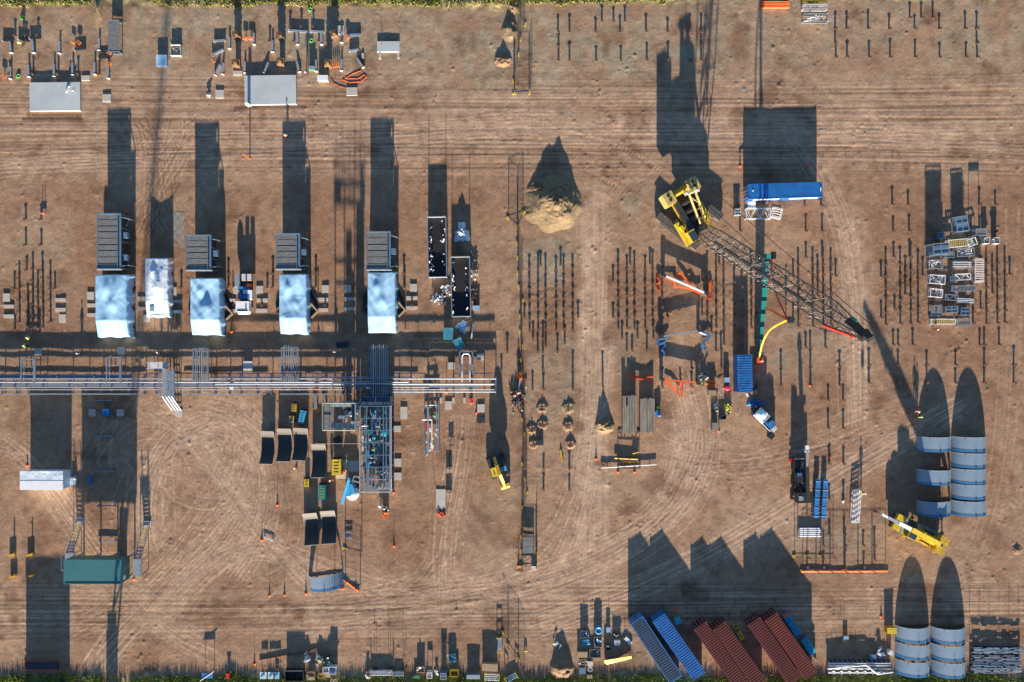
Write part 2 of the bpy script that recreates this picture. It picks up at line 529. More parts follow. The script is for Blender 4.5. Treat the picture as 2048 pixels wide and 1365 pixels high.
me = bpy.data.meshes.new('ground')
FAR = 1800.0
inner = np.stack([GX, GY, hz], -1).reshape(-1, 3)
outer = np.array([(-FAR, -FAR, 0), (FAR, -FAR, 0), (FAR, FAR, 0), (-FAR, FAR, 0)], dtype=float)
co = np.concatenate([inner, outer]).astype(np.float32)
idx = np.arange(NX * NY).reshape(NY, NX)
quads = np.stack([idx[:-1, :-1], idx[:-1, 1:], idx[1:, 1:], idx[1:, :-1]], -1).reshape(-1, 4)
c00, c10, c11, c01 = idx[0, 0], idx[0, -1], idx[-1, -1], idx[-1, 0]
o0 = NX * NY
rings = [list(idx[0, ::-1]) + [o0, o0 + 1], list(idx[::-1, -1]) + [o0 + 1, o0 + 2], list(idx[-1, :]) + [o0 + 2, o0 + 3], list(idx[:, 0]) + [o0 + 3, o0]]
nq = len(quads)
loops = np.concatenate([quads.reshape(-1)] + [np.array(r) for r in rings]).astype(np.int32)
starts = np.concatenate([np.arange(nq) * 4, nq * 4 + np.cumsum([0] + [len(r) for r in rings[:-1]])]).astype(np.int32)
me.vertices.add(len(co)); me.vertices.foreach_set('co', co.reshape(-1))
me.loops.add(len(loops)); me.loops.foreach_set('vertex_index', loops)
me.polygons.add(len(starts)); me.polygons.foreach_set('loop_start', starts)
me.polygons.foreach_set('use_smooth', np.ones(len(starts), dtype=bool))
me.update(calc_edges=True)
at = me.attributes.new('soil', 'FLOAT_COLOR', 'POINT')
rgba = np.ones((len(co), 4), dtype=np.float32)
rgba[:NX * NY, :3] = col.reshape(-1, 3)
rgba[NX * NY:, :3] = (.33, .25, .15)
at.data.foreach_set('color', rgba.reshape(-1))
gm = bpy.data.materials.new('soil')
gm.use_nodes = True
N, L = gm.node_tree.nodes, gm.node_tree.links
b = N['Principled BSDF']
b.inputs['Roughness'].default_value = .95
b.inputs['Specular IOR Level'].default_value = .15
a = N.new('ShaderNodeAttribute'); a.attribute_name = 'soil'
tc = N.new('ShaderNodeTexCoord')
nz = N.new('ShaderNodeTexNoise'); nz.inputs['Scale'].default_value = 2.8; nz.inputs['Detail'].default_value = 8; nz.inputs['Roughness'].default_value = .7
L.new(tc.outputs['Object'], nz.inputs['Vector'])
mr = N.new('ShaderNodeMapRange')
mr.inputs['From Min'].default_value = .3; mr.inputs['From Max'].default_value = .7
mr.inputs['To Min'].default_value = .76; mr.inputs['To Max'].default_value = 1.20
L.new(nz.outputs['Fac'], mr.inputs['Value'])
mx = N.new('ShaderNodeVectorMath'); mx.operation = 'SCALE'
L.new(a.outputs['Color'], mx.inputs[0]); L.new(mr.outputs[0], mx.inputs['Scale'])
L.new(mx.outputs[0], b.inputs['Base Color'])
bp = N.new('ShaderNodeBump'); bp.inputs['Strength'].default_value = 1; bp.inputs['Distance'].default_value = .026
L.new(nz.outputs['Fac'], bp.inputs['Height'])
L.new(bp.outputs[0], b.inputs['Normal'])
me.materials.append(gm)
ground = struct(bpy.data.objects.new('ground', me))
COL.objects.link(ground)

# ------------------------------------------------------------ grass verges (blades nobody could count)
def grass(name, n, place, hmin, hmax, mat):
    P = place(n)
    n = len(P)
    ang = rng.uniform(0, math.pi, n); ht = rng.uniform(hmin, hmax, n); wd = rng.uniform(.05, .12, n)
    lean = rng.normal(0, .18, (n, 2))
    dx, dy = np.cos(ang) * wd, np.sin(ang) * wd
    v = np.zeros((n, 3, 3), dtype=np.float32)
    v[:, 0] = np.stack([P[:, 0] - dx, P[:, 1] - dy, np.full(n, -.02)], -1)
    v[:, 1] = np.stack([P[:, 0] + dx, P[:, 1] + dy, np.full(n, -.02)], -1)
    v[:, 2] = np.stack([P[:, 0] + lean[:, 0], P[:, 1] + lean[:, 1], ht], -1)
    me = bpy.data.meshes.new(name)
    me.vertices.add(n * 3); me.vertices.foreach_set('co', v.reshape(-1))
    me.loops.add(n * 3); me.loops.foreach_set('vertex_index', np.arange(n * 3, dtype=np.int32))
    me.polygons.add(n); me.polygons.foreach_set('loop_start', np.arange(n, dtype=np.int32) * 3)
    me.update(calc_edges=True)
    me.materials.append(mat)
    o = struct(bpy.data.objects.new(name, me), 'stuff')
    COL.objects.link(o)
    return o

def leaf_mat(name, stops, scale):
    m = bpy.data.materials.new(name); m.use_nodes = True
    N, L = m.node_tree.nodes, m.node_tree.links
    b = N['Principled BSDF']; b.inputs['Roughness'].default_value = .7
    tc = N.new('ShaderNodeTexCoord'); nz = N.new('ShaderNodeTexNoise')
    nz.inputs['Scale'].default_value = scale; nz.inputs['Detail'].default_value = 5
    L.new(tc.outputs['Object'], nz.inputs['Vector'])
    rp = N.new('ShaderNodeValToRGB')
    e = rp.color_ramp.elements
    e[0].position, e[0].color = stops[0][0], (*stops[0][1], 1)
    e[1].position, e[1].color = stops[-1][0], (*stops[-1][1], 1)
    for p, cc in stops[1:-1]:
        k = e.new(p); k.color = (*cc, 1)
    L.new(nz.outputs['Fac'], rp.inputs['Fac']); L.new(rp.outputs['Color'], b.inputs['Base Color'])
    return m

def place_north(n):
    px = rng.uniform(-60, 1330, n); py = rng.uniform(-70, 22, n)
    lim = 12 + np.interp(px, np.linspace(-60, 1330, 60), rng.normal(0, 3.0, 60)) - np.clip(px - 900, 0, 900) * .014
    k = (py < lim) & ~((px > 185) & (px < 305) & (py > -30)) & ~((px > 880) & (px < 960) & (rng.random(n) < .7)) & ~((px > 340) & (px < 420) & (rng.random(n) < .6))
    return np.stack([(px[k] - CX) / S, (CY - py[k]) / S], -1)
def place_south(n):
    px = rng.uniform(-60, 2110, n); py = rng.uniform(1340, 1420, n)
    lim = 1352 + np.interp(px, np.linspace(-60, 2110, 80), rng.normal(0, 3.2, 80)) - np.exp(-((px - 80) / 60) ** 2) * 6
    k = (py > lim) & ~((px > 205) & (px < 262) & (rng.random(n) < .85))
    return np.stack([(px[k] - CX) / S, (CY - py[k]) / S], -1)
grass('verge_grass', 60000, place_north, .15, .55, leaf_mat('grass_straw', [(.3, (.30, .25, .08)), (.5, (.16, .20, .035)), (.7, (.42, .36, .15))], .35))
grass('verge_grass', 60000, place_south, .2, .65, leaf_mat('grass_green', [(.3, (.10, .17, .02)), (.5, (.24, .30, .035)), (.7, (.06, .10, .015))], .3))
# ============================================================ large structures
def seen_box(x0, y0, x1, y1, z):
    """centre and size (metres) of something whose top at height z is seen in that pixel rectangle"""
    a, b = V(x0, y0, z), V(x1, y1, z)
    return (a.x + b.x) / 2, (a.y + b.y) / 2, abs(b.x - a.x), abs(a.y - b.y)

# ---- air cooler modules
def cooler(x0, y0, x1, y1, n, label):
    h = 3.45 if n > 7 else 3.72
    cx, cy, w, l = seen_box(x0, y0, x1, y1, h)
    t = thing('air_cooler_module', label, 'cooler', (cx, cy, 0), 0, 'air coolers in the row of modules')
    MB().box((0, 0, 2.1), (w - .25, l - .3, 2.2)).build('casing', 'steel_dark', t)
    pl = l / n
    for i in range(n):
        yy = -l / 2 + pl * (i + .5)
        g = MB().box((-.12, yy, h - .09 + (i % 2) * .02), (w - .5, pl - (.10 if i % 3 else .24), .12))
        g.build('roof_panel', 'cooler_panel', t)
    f = MB()
    for sx in (-1, 1):
        f.bar((sx * (w / 2 - .05), -l / 2, h - .09), (sx * (w / 2 - .05), l / 2, h - .09), .12 if sx < 0 else .3, .2)
    f.bar((w / 2 - .45, -l / 2, h - .02), (w / 2 - .45, l / 2, h - .02), .09, .2)
    for sy in (-1, 1):
        f.bar((-w / 2, sy * (l / 2 - .07), h - .03), (w / 2, sy * (l / 2 - .07), h - .03), .16, .26)
    f.build('top_frame', 'cooler_frame', t)
    k = int(l / 1.9)
    for sx in (-1, 1):
        for i in range(k + 1):
            yy = -l / 2 + .15 + (l - .3) * i / k
            MB().bar((sx * (w / 2 - .1), yy, 0), (sx * (w / 2 - .1), yy, h - .2), .16, .16).build('leg', 'galv_blue', t)
    for sx in (1,):
        for yy in (-l / 2 + .6, l / 2 - .6):
            s = 1 if yy < 0 else -1
            b = MB()
            b.bar((w / 2, yy, 3.1), (w / 2 + .85, yy + .15 * s, 2.3), .1, .1)
            b.bar((w / 2 + .85, yy + .15 * s, 2.3), (w / 2, yy + s * 1.1, 1.4), .1, .1)
            b.bar((w / 2 + .85, yy + .15 * s, 2.3), (w / 2 + .85, yy + .15 * s, 0), .08, .08)
            b.build('side_brace', 'galv', t)
    m = MB()
    for yy in ([0] if l < 7 else [l * .12, -l * .28]):
        m.box((w / 2 + .42, yy, 2.35), (.75, .95, .8))
    m.build('motor_box', 'cooler_frame', t)
    MB().bar((-w / 2, -l / 2 - .06, h + .0), (w / 2 + .3, -l / 2 - .06, h + .0), .12, .16).build('end_beam', 'white_dirty', t)
    return t
cooler(194, 427, 241, 539, 9, 'long grey slatted air cooler module, longest of the four, beside the leftmost white wrapped module')
cooler(372, 470, 421, 541, 6, 'grey slatted air cooler module behind the wrapped module next to the stair bridge')
cooler(552, 467, 599, 539, 6, 'grey slatted air cooler module, third along the row, between two open yard gaps')
cooler(733, 463, 780, 540, 6, 'grey slatted air cooler module nearest the open black troughs')

# ---- shrink wrapped process modules
def drape(w, l, h, seed, ridge, sag, flare=.12, nub=None):
    r = random.Random(seed)
    ph = [(r.uniform(.5, 2.2), r.uniform(.3, 1.1), r.uniform(0, 6.3), r.uniform(.3, 1)) for _ in range(9)]
    cr = [(r.uniform(-1, 1), r.uniform(-1, 1), r.uniform(-1, 1), r.uniform(.05, .16)) for _ in range(10)]
    def fn(u, v):
        x, y = (u - .5) * 2, (v - .5) * 2
        ex, ey = max(0, abs(x) - .86) / .14, max(0, abs(y) - .93) / .07
        tx = math.copysign(min(abs(x), .86) / .86, x); ty = math.copysign(min(abs(y), .93) / .93, y)
        z = h
        z += ridge * math.exp(-((tx - .15 - .25 * ty) / .34) ** 2) * (.6 + .4 * math.sin(ty * 3 + seed))
        z -= sag * (1 - tx * tx) * (.5 + .5 * math.sin(ty * 4.2 + seed * 2))
        z -= max(0, -ty - .48) * h * .78 * (1 - .3 * tx * tx)
        z += .26 * math.exp(-((tx - .12) / .3) ** 2 - ((ty - .02) / .22) ** 2) * (1 if ridge > .3 else .5)
        z += .22 * math.exp(-((tx + .35) / .25) ** 2 - ((ty - .55) / .2) ** 2)
        for a, b, c, k in ph:
            z += .007 * k * math.sin(a * tx * 6 + b * ty * 14 + c)
        for a, b, c, k in cr:
            dd = (tx - a) * math.cos(c * 3) + (ty - b) * 2.2 * math.sin(c * 3)
            z += .025 * math.exp(-(dd / k) ** 2) * math.exp(-((tx - a) ** 2 + (ty - b) ** 2 * 3) * 2)
        d = max(ex, ey)
        zz = z * (1 - d) + .12 * d
        fl = 1 + (.05 + .05 * math.sin(v * 21 + seed) + .03 * math.sin(v * 47 + seed) + .04 * math.sin(u * 17)) * d
        return (tx * w / 2 * fl, ty * l / 2 * (1 + .022 * d * math.sin(u * 13 + seed) + .02 * d), zz)
    return fn
def wrapped(x0, y0, x1, y1, h, seed, label, wings=True, mat='tarp', ridge=.31, sag=.18):
    cx, cy, w, l = seen_box(x0, y0, x1, y1, h)
    t = thing('wrapped_module', label, 'wrapped module', (cx, cy, 0), 0, 'shrink wrapped modules')
    MB().grid(drape(w, l, h, seed, ridge, sag), 46, 70).build('plastic_wrap', mat, t, smooth=True)
    if seed in (1, 2):
        tv = MB()
        tv.grid(lambda u, v: (-w * .24 + (u - .5) * (.5 if seed == 1 else .75), -l * .36 + (v - .5) * (2.6 if seed == 1 else .9), h * (.86 - .28 * (1 - v) if seed == 1 else .82 - .1 * (1 - v)) + .12), 3, 5)
        tv.build('torn_opening', 'timber_brown' if seed == 1 else 'cooler_frame', t)
    MB().box((0, 0, .18), (w * .96, l * .97, .3)).build('skid_base', 'steel_dark', t)
    s = MB()
    for yy in (-l * .32, 0, l * .33):
        s.bar((-w / 2 - .03, yy, 1.0), (w / 2 + .03, yy, 1.0), .04, .06)
    s.build('strap', 'white_dirty', t)
    if wings:
        for sx in (-1, 1):
            MB().prism([(sx * (w / 2 + .1), l * .28), (sx * (w / 2 + 1.25), l * .12), (sx * (w / 2 + 1.25), -l * .10), (sx * (w / 2 + .1), -l * .22)], .02, .16).build('shadow_plate', 'black', t)  # black plates standing in for the shadow shapes beside the module
            b = MB()
            b.bar((sx * (w / 2 + .1), l * .02, .5), (sx * (w / 2 + 1.3), -l * .12, .28), .22, .18)
            b.bar((sx * (w / 2 + 1.3), -l * .12, .28), (sx * (w / 2 + .2), -l * .23, .28), .3, .18)
            b.build('support_beam', 'timber_brown' if sx < 0 else 'pallet', t)
        for i in range(7):
            yy = l / 2 - l * i / 6.5
            MB().tube((w / 2 + 1.3, yy, -.05), (w / 2 + 1.3, yy, .3), .09).build('foundation_stub', 'pile_steel', t)
    return t
wrapped(190, 549, 252, 674, 3.0, 1, 'largest white shrink wrapped module with torn corner, far left of the row', False)
wrapped(290, 516, 335, 634, 2.2, 2, 'narrow white wrapped load with crumpled silvery plastic between two larger modules', False, 'tarp_white', .2, .3)
wrapped(380, 556, 438, 670, 2.9, 3, 'white wrapped module with a bare frame showing at its north end')
wrapped(558, 548, 612, 668, 2.9, 4, 'white wrapped module with two timber braces, right of the parked generator truck')
wrapped(735, 544, 790, 666, 2.9, 5, 'smooth white wrapped module rightmost of the row, opposite the compressor skid')

# ---- open black troughs (uncovered skid decks)
def trough(x0, y0, x1, y1, label, seed):
    h = 1.75
    cx, cy, w, l = seen_box(x0, y0, x1, y1, h)
    t = thing('open_skid', label, 'skid', (cx, cy, 0), R(1.0), 'open black skids')
    MB().box((0, 0, .5), (w - .3, l - .3, .9)).build('floor', 'black', t)
    for sx in (-1, 1):
        MB().box((sx * (w / 2 - .06), 0, h / 2), (.12, l, h)).build('side_wall', 'galv_blue', t)
    for sy in (-1, 1):
        MB().box((0, sy * (l / 2 - .06), h / 2), (w - .24, .12, h)).build('end_wall', 'galv', t)
    g = MB()
    for x in (-.05, .42):
        g.bar((x, -l / 2 + .3, 1.02), (x, l / 2 - .3, 1.02), .05, .1)
    g.build('guide_rail', 'steel_dark', t)
    r = random.Random(seed)
    j = MB()
    for i in range(26):
        s = r.choice((-1, -1, 1))
        a = Vector((s * (w / 2 - r.uniform(.15, .8)), r.uniform(-l / 2, l / 2), r.uniform(1.0, 1.7)))
        b = a + Vector((r.uniform(-.4, .4), r.uniform(-.5, .5), r.uniform(-.1, .3)))
        j.bar(a, b, r.uniform(.05, .2), .08)
    j.build('fitting', 'white', t)
    for sx in (-1, 1):
        MB().bar((sx * (w / 2 - .15), l / 2 - .2, 1.7), (sx * (w / 2 - .15), l / 2 - .2, 3.5), .1, .1).build('corner_post', 'galv_blue', t)
trough(855, 433, 893, 555, 'long open black skid with galvanised walls, upper of the two', 3)
trough(902, 513, 941, 634, 'long open black skid lying lower and to the right of its twin', 4)

# ---- pipe rack
def pipe_rack():
    t = thing('pipe_rack', 'long low galvanised pipe rack carrying bright parallel pipes across the west yard', 'pipe rack', W(500, 768))
    x0, x1 = -43.5, 41.0
    def Y(py):
        return (768 - py) / S
    n = 36
    for i in range(n + 1):
        x = x0 + (x1 - x0) * i / n + (.4 if i % 3 else 0)
        if i % 9 == 5:
            continue
        f = MB()
        for py in (749, 787):
            f.bar((x, Y(py), 0), (x, Y(py), 1.25), .16, .16)
        f.bar((x, Y(747), .72), (x, Y(789), .72), .16, .14)
        f.bar((x, Y(753), 1.3), (x, Y(781), 1.3), .14, .14)
        f.build('trestle', 'galv_blue', t)
    for a, b in ((-43.5, -17.3), (-16, -14), (-11.0, 3.0), (5.2, 17.2), (19.0, 28.0)):
        MB().bar((a, Y(788), .82), (b, Y(788), .82), .18, .16).build('side_beam', 'galv', t)
    for a, b in ((-17, -3), (-12, 18), (20, 29), (34, 40.5)):
        MB().bar((a, Y(746.5), .85), (b, Y(746.5), .85), .14, .14).build('side_beam', 'galv_blue', t)
    MB().box(((x0 + x1) / 2 - 1, Y(771), 1.02), (x1 - x0 - 3, .7, .05)).build('cable_tray', 'galv_blue', t)
    def pipe(py, z, r, a=x0, b=x1, mat='white', name='pipe'):
        m = MB().tube((a, Y(py), z), (b, Y(py), z), r, 10)
        k = int((b - a) / 5)
        for i in range(1, k):
            x = a + (b - a) * i / k
            m.tube((x, Y(py), z), (x + .12, Y(py), z), r * 1.45, 10)
        m.build(name, mat, t, smooth=False)
    pipe(757, 1.42, .12, mat='pipe_grey')
    pipe(763.5, 1.45, .14, x0, 26.6, 'pipe_grey')
    pipe(770, 1.45, .06, x0, 40.6, 'pipe_pink')
    pipe(774, 1.47, .09, x0, 30, 'pipe_pink')
    pipe(778.5, 1.45, .07, x0, 40.8, 'pipe_grey')
    pipe(752, 1.15, .28, x0, -19.2, 'cooler_frame')
    pipe(783, 1.44, .10, 22, 41, 'pipe_grey')
    pipe(754, 1.2, .09, -5, 27, 'pipe_grey')
    pipe(767, 2.15, .13, -5, 40.8, 'pipe_grey')
    for x in (-4, 4, 12, 20, 28, 36, 40):
        MB().bar((x, Y(767), 1.3), (x, Y(767), 2.05), .1, .1).build('pipe_post', 'galv', t)
    for x in (-2.5, 11.5, 20):
        MB().box((x, Y(775), 1.62), (.6, .35, .3)).tube((x, Y(775), 1.6), (x, Y(775), 2.0), .12).build('valve', 'red' if x == 11.5 else 'white', t)
pipe_rack()

def branch_rack(x0, y0, x1, y1, h, pipes, cross, label, mat='galv', post=True):
    cx, cy, w, l = seen_box(x0, y0, x1, y1, h)
    t = thing('branch_rack', label, 'pipe rack', (cx, cy, 0), 0, 'branch racks joining the main pipe rack')
    for sx in (-1, 1):
        MB().bar((sx * (w / 2 - .1), -l / 2, h - .1), (sx * (w / 2 - .1), l / 2, h - .1), .18, .22).build('side_beam', 'galv_blue' if mat == 'galv' else mat, t)
        for yy in (-l / 2 + .4, 0, l / 2 - .2):
            MB().bar((sx * (w / 2 - .1), yy, 0), (sx * (w / 2 - .1), yy, h - .2), .15, .15).build('post', 'galv_blue', t)
    for i in range(cross):
        yy = -l / 2 + .1 + (l - .2) * i / (cross - 1)
        MB().bar((-w / 2, yy, h - .22), (w / 2, yy, h - .22), .12, .14).build('cross_beam', mat, t)
    r = random.Random(int(x0))
    for i in range(pipes):
        x = -w / 2 + .45 + (w - .9) * (i + .2 * r.random()) / max(1, pipes - 1)
        rad = r.choice((.05, .07, .1))
        e = l / 2 + r.uniform(-.2, .35)
        m = MB().tube((x, -l / 2 - .2, h), (x, e, h), rad, 8)
        m.tube((x, e, h), (x, e, h - .9), rad, 8)
        m.build('pipe', r.choice(('galv', 'pipe_grey', 'galv')), t)
    return t
branch_rack(41, 718, 71, 766, 1.6, 2, 4, 'short branch rack with two pipes at the far left end of the main rack')
branch_rack(212, 714, 243, 766, 1.6, 2, 4, 'short branch rack below the largest wrapped module')
branch_rack(385, 697, 417, 762, 1.7, 6, 5, 'branch rack with six pipes just right of the stair bridge')
branch_rack(562, 695, 597, 762, 1.7, 6, 5, 'branch rack with a blue middle pipe between the generator truck and compressor skid')
branch_rack(741, 693, 776, 790, 2.0, 7, 6, 'widest blue grey branch rack running down to the compressor skid', 'galv_blue')
def hairpin():
    cx, cy, w, l = seen_box(919, 704, 945, 755, 1.6)
    t = thing('branch_rack', 'branch rack with a hairpin bend of bright pipe below the black skids', 'pipe rack', (cx, cy, 0), 0, 'branch racks joining the main pipe rack')
    for sx in (-1, 1):
        MB().bar((sx * w / 2, -l / 2, 1.3), (sx * w / 2, l / 2, 1.3), .16, .2).build('side_beam', 'galv_blue', t)
        for yy in (-l / 2 + .3, l / 2 - .3):
            MB().bar((sx * w / 2, yy, 0), (sx * w / 2, yy, 1.2), .14, .14).build('post', 'galv_blue', t)
    for yy in (-1.2, .4, l / 2):
        MB().bar((-w / 2, yy, 1.25), (w / 2, yy, 1.25), .1, .12).build('cross_beam', 'galv', t)
    MB().path([(-.65, -l / 2 - .8, 1.55), (-.65, l / 2 - .7, 1.55), (-.4, l / 2 - .35, 1.55), (.4, l / 2 - .35, 1.55), (.65, l / 2 - .7, 1.55), (.65, -l / 2 - .8, 1.55)], .11, 8).build('pipe', 'white', t)
hairpin()

# ---- stair bridge over the rack
def stair_bridge():
    t = thing('stair_bridge', 'galvanised stair bridge crossing over the pipe rack with white stair flight', 'stair', W(349, 765))
    d = MB().box((-.55, 0, 2.35), (1.0, 4.6, .06))
    d.build('walkway', 'galv', t)
    MB().box((.55, -.2, 2.33), (.9, 4.4, .05)).build('grating', 'galv_blue', t)
    for sx in (-1.15, .0, 1.15):
        r = MB()
        for z in (2.9, 3.4):
            r.tube((sx, -2.3, z), (sx, 2.3, z), .035, 6)
        for i in range(5):
            yy = -2.3 + 4.6 * i / 4
            r.tube((sx, yy, 2.35), (sx, yy, 3.4), .035, 6)
        r.build('handrail', 'galv', t)
    for sx in (-1.1, 1.1):
        for yy in (-2.2, 2.2):
            MB().bar((sx, yy, 0), (sx, yy, 2.3), .14, .14).build('post', 'galv_blue', t)
    MB().box((-1.9, 2.9, 1.9), (3.2, 1.1, .06)).build('landing', 'white_dirty', t)
    for yy in (2.4, 3.4):
        m = MB()
        for x in (-3.3, -1.9, -.6):
            m.tube((x, yy, 0), (x, yy, 2.9), .05, 6)
        m.tube((-3.4, yy, 2.9), (-.4, yy, 2.9), .04, 6).build('landing_rail', 'galv', t)
    for x in (-.9, -.35, .15, .6):
        MB().bar((x - .15, -2.1, 2.35), (x + .55, -4.6, .2), .09, .2).build('stringer', 'white', t)
    tr = MB()
    for i in range(11):
        k = i / 10
        tr.box((-.1 + .7 * k, -2.25 - 2.3 * k, 2.25 - 2.0 * k), (1.0, .24, .04))
    tr.build('tread', 'galv', t)
    MB().box((.75, -5.1, .06), (1.25, 1.1, .12)).build('footing', 'concrete', t)
stair_bridge()

# ---- green electrical house on legs with two stairs
def e_house():
    zb, zt = 2.55, 5.45
    a, b = V(127, 1120, zt), V(243, 1169, zt)
    cx, cy, w, l = (a.x + b.x) / 2, (a.y + b.y) / 2, b.x - a.x, a.y - b.y
    t = thing('switch_house', 'green flat roofed switch house raised on legs with a stair at each end', 'building', (cx, cy, 0))
    MB().box((0, 0, (zb + zt - .12) / 2), (w - .16, l - .16, zt - .12 - zb)).build('wall', 'teal_wall', t)
    rf = MB().box((0, 0, zt - .06), (w, l, .12)).build('roof', 'teal_roof', t)
    MB().bar((-w / 2 + .2, -l / 2 + .12, zt + .03), (w / 2 - .2, -l / 2 + .12, zt + .03), .12, .06).build('gutter', 'teal_wall', rf)
    MB().box((w / 2 - .05, 0, zt + .015), (.08, l, .05)).build('flashing', 'sky_blue', rf)
    for sx in (-1, 1):
        d = MB().box((sx * (w / 2 - .06), .25, zb + 1.05), (.06, 1.0, 2.05)).build('door', 'teal_roof', t)
        MB().box((sx * (w / 2 - .02), -.1, zb + 1.0), (.05, .05, .2)).build('handle', 'black', d)
    MB().box((w / 2 - .06, -1.2, zb + 1.7), (.05, .7, .7)).build('vent', 'white_dirty', t)
    MB().box((0, 0, zb - .12), (w - .3, l - .3, .24)).build('base_frame', 'steel_dark', t)
    for i in range(4):
        for sy in (-1, 1):
            x = -w / 2 + .4 + (w - .8) * i / 3
            MB().bar((x, sy * (l / 2 - .35), 0), (x, sy * (l / 2 - .35), zb - .2), .24, .24).build('leg', 'galv_blue', t)
    MB().box((2.3, .6, .8), (1.3, 1.2, 1.6)).build('cable_riser', 'steel_dark', t)
    for sx, x, run in ((-1, -w / 2 - .05, 5.0), (1, w / 2 + 1.2, 5.4)):
        wide = 1.25
        xa = x + (-.62 if sx < 0 else 0)
        y0 = l / 2 - (.2 if sx < 0 else 1.2)
        p = MB().box((xa, y0 - .8, zb), (1.5, 2.6, .08)).build('platform', 'galv', t)
        for dx in (-.65, .65):
            for dy in (.4, -2.0):
                MB().bar((xa + dx, y0 + dy, 0), (xa + dx, y0 + dy, zb), .1, .1).build('platform_leg', 'galv_blue', t)
        r = MB()
        for dx in (-.72,) if sx < 0 else (.72,):
            for z in (zb + .55, zb + 1.1):
                r.tube((xa + dx, y0 - 2.0, z), (xa + dx, y0 + .4, z), .035, 6)
            for k in range(4):
                r.tube((xa + dx, y0 - 2.0 + .8 * k, zb), (xa + dx, y0 - 2.0 + .8 * k, zb + 1.1), .035, 6)
        r.tube((xa - .7, y0 - 2.05, zb + 1.1), (xa + .7, y0 - 2.05, zb + 1.1), .035, 6)
        r.build('platform_rail', 'galv', t)
        ys, ye = y0 + .5, y0 + run
        xs = xa
        for dx in (-.5, .5):
            MB().bar((xs + dx, ys, zb), (xs + dx + .45, ye, .15), .06, .22).build('stringer', 'galv_blue', t)
            h = MB()
            for k in range(5):
                q = k / 4
                xx, yy, zz = xs + dx + .45 * q, ys + (ye - ys) * q, zb * (1 - q) + .15 * q
                h.tube((xx, yy, zz), (xx, yy, zz + 1.0), .035, 6)
            h.tube((xs + dx, ys, zb + 1), (xs + dx + .45, ye, 1.15), .035, 6)
            h.build('handrail', 'galv', t)
        for k in range(10):
            q = (k + .5) / 10
            MB().box((xs + .45 * q, ys + (ye - ys) * q, zb * (1 - q) + .18 * q), (1.0, .26, .05)).build('tread', 'yellow_pale' if k > 3 else 'galv', t)
        MB().box((xs + .5, ye + .35, .08), (1.3, .9, .16)).build('footing', 'concrete', t)
        MB().box((xs + .5 + sx * -.2, ye + .35, 1.0), (1.3, .08, .1)).build('gate_bar', 'galv_blue', t)
e_house()

# ---- tall vent tower and compressor skid
pm('rail_pale', (.42, .46, .33), .5, 0, .2, 1)
def vent_tower():
    zt = 7.2
    a, b = V(648, 806, zt), V(713, 860, zt)
    cx, cy, w, l = (a.x + b.x) / 2, (a.y + b.y) / 2, b.x - a.x, a.y - b.y
    t = thing('vent_tower', 'tall open steel vent tower with pale green railings left of the compressor skid', 'tower', (cx, cy, 0))
    for sx in (-1, -.35, .35, 1):
        for sy in (-1, 1):
            MB().bar((sx * (w / 2 - .2), sy * (l / 2 - .25), 0), (sx * (w / 2 - .2), sy * (l / 2 - .25), zt), .2, .2).build('column', 'galv_blue', t)
    MB().box((-w / 2 + .6, 0, zt), (1.1, l, .08)).build('west_deck', 'cooler_panel', t)
    MB().box((w / 2 - .4, 0, zt), (.7, l, .08)).build('east_deck', 'navy_roof', t)
    MB().box((0, -l / 2 + .65, zt - .03), (w, .9, .08)).build('south_deck', 'navy_roof', t)
    MB().box((0, l / 2 - .35, zt - .03), (w, .6, .08)).build('north_deck', 'galv', t)
    for z in (zt + .55, zt + 1.1):
        m = MB()
        for s in (-1, 1):
            m.tube((s * w / 2, -l / 2, z), (s * w / 2, l / 2, z), .05, 6)
            m.tube((-w / 2, s * l / 2, z), (w / 2, s * l / 2, z), .05, 6)
        m.build('railing', 'rail_pale', t)
    rp = MB()
    for i in range(7):
        for s in (-1, 1):
            rp.tube((-w / 2 + w * i / 6, s * l / 2, zt), (-w / 2 + w * i / 6, s * l / 2, zt + 1.1), .04, 6)
    rp.build('railing_post', 'galv', t)
    MB().lathe([(.55, 2.2), (.62, 2.3), (.62, 4.4), (.5, 4.5), (.5, 2.3)], (.25, .35, 0), 18).build('fan_stack', 'black', t)
    fb = MB()
    for k in range(8):
        an = k * math.pi / 4
        fb.bar((.25, .35, 4.2), (.25 + .5 * math.cos(an), .35 + .5 * math.sin(an), 4.25), .16, .03)
    fb.build('fan_blade', 'white_dirty', t)
    MB().lathe([(0, 4.9), (.3, 4.8), (.42, 4.3), (.42, .3), (.42, 0)], (1.5, .3, 2.0), 18).tube((1.5, .3, 0), (1.5, .3, 2.1), .3, 12).build('silencer', 'tarp_white', t, smooth=True)
    br = MB()
    for s in (-1, 1):
        for z in (2.2, 4.6):
            br.bar((s * (w / 2 - .2), -l / 2 + .2, z - 1.6), (s * (w / 2 - .2), l / 2 - .2, z + .8), .09, .09)
            br.bar((-w / 2 + .2, s * (l / 2 - .25), z), (w / 2 - .2, s * (l / 2 - .25), z), .12, .14)
    br.build('brace', 'galv_blue', t)
    MB().box((-.1, -.3, 3.0), (1.0, .5, 6.0)).build('shadow_duct', 'galv_blue', t)  # added upright block, thickens the tower's long shadow
    MB().tube((2.1, -.9, 0), (2.1, -.9, 8.3), .24, 12).build('shadow_stack', 'galv', t)  # likewise added for a denser column shadow
    st = MB()
    for x in (-2.2, -1.2, .9, 1.9):
        st.tube((x, l / 2 - .3, zt), (x, l / 2 - .3, zt + 2.0), .05, 6)
    st.build('vent_pipe', 'galv', t)
vent_tower()

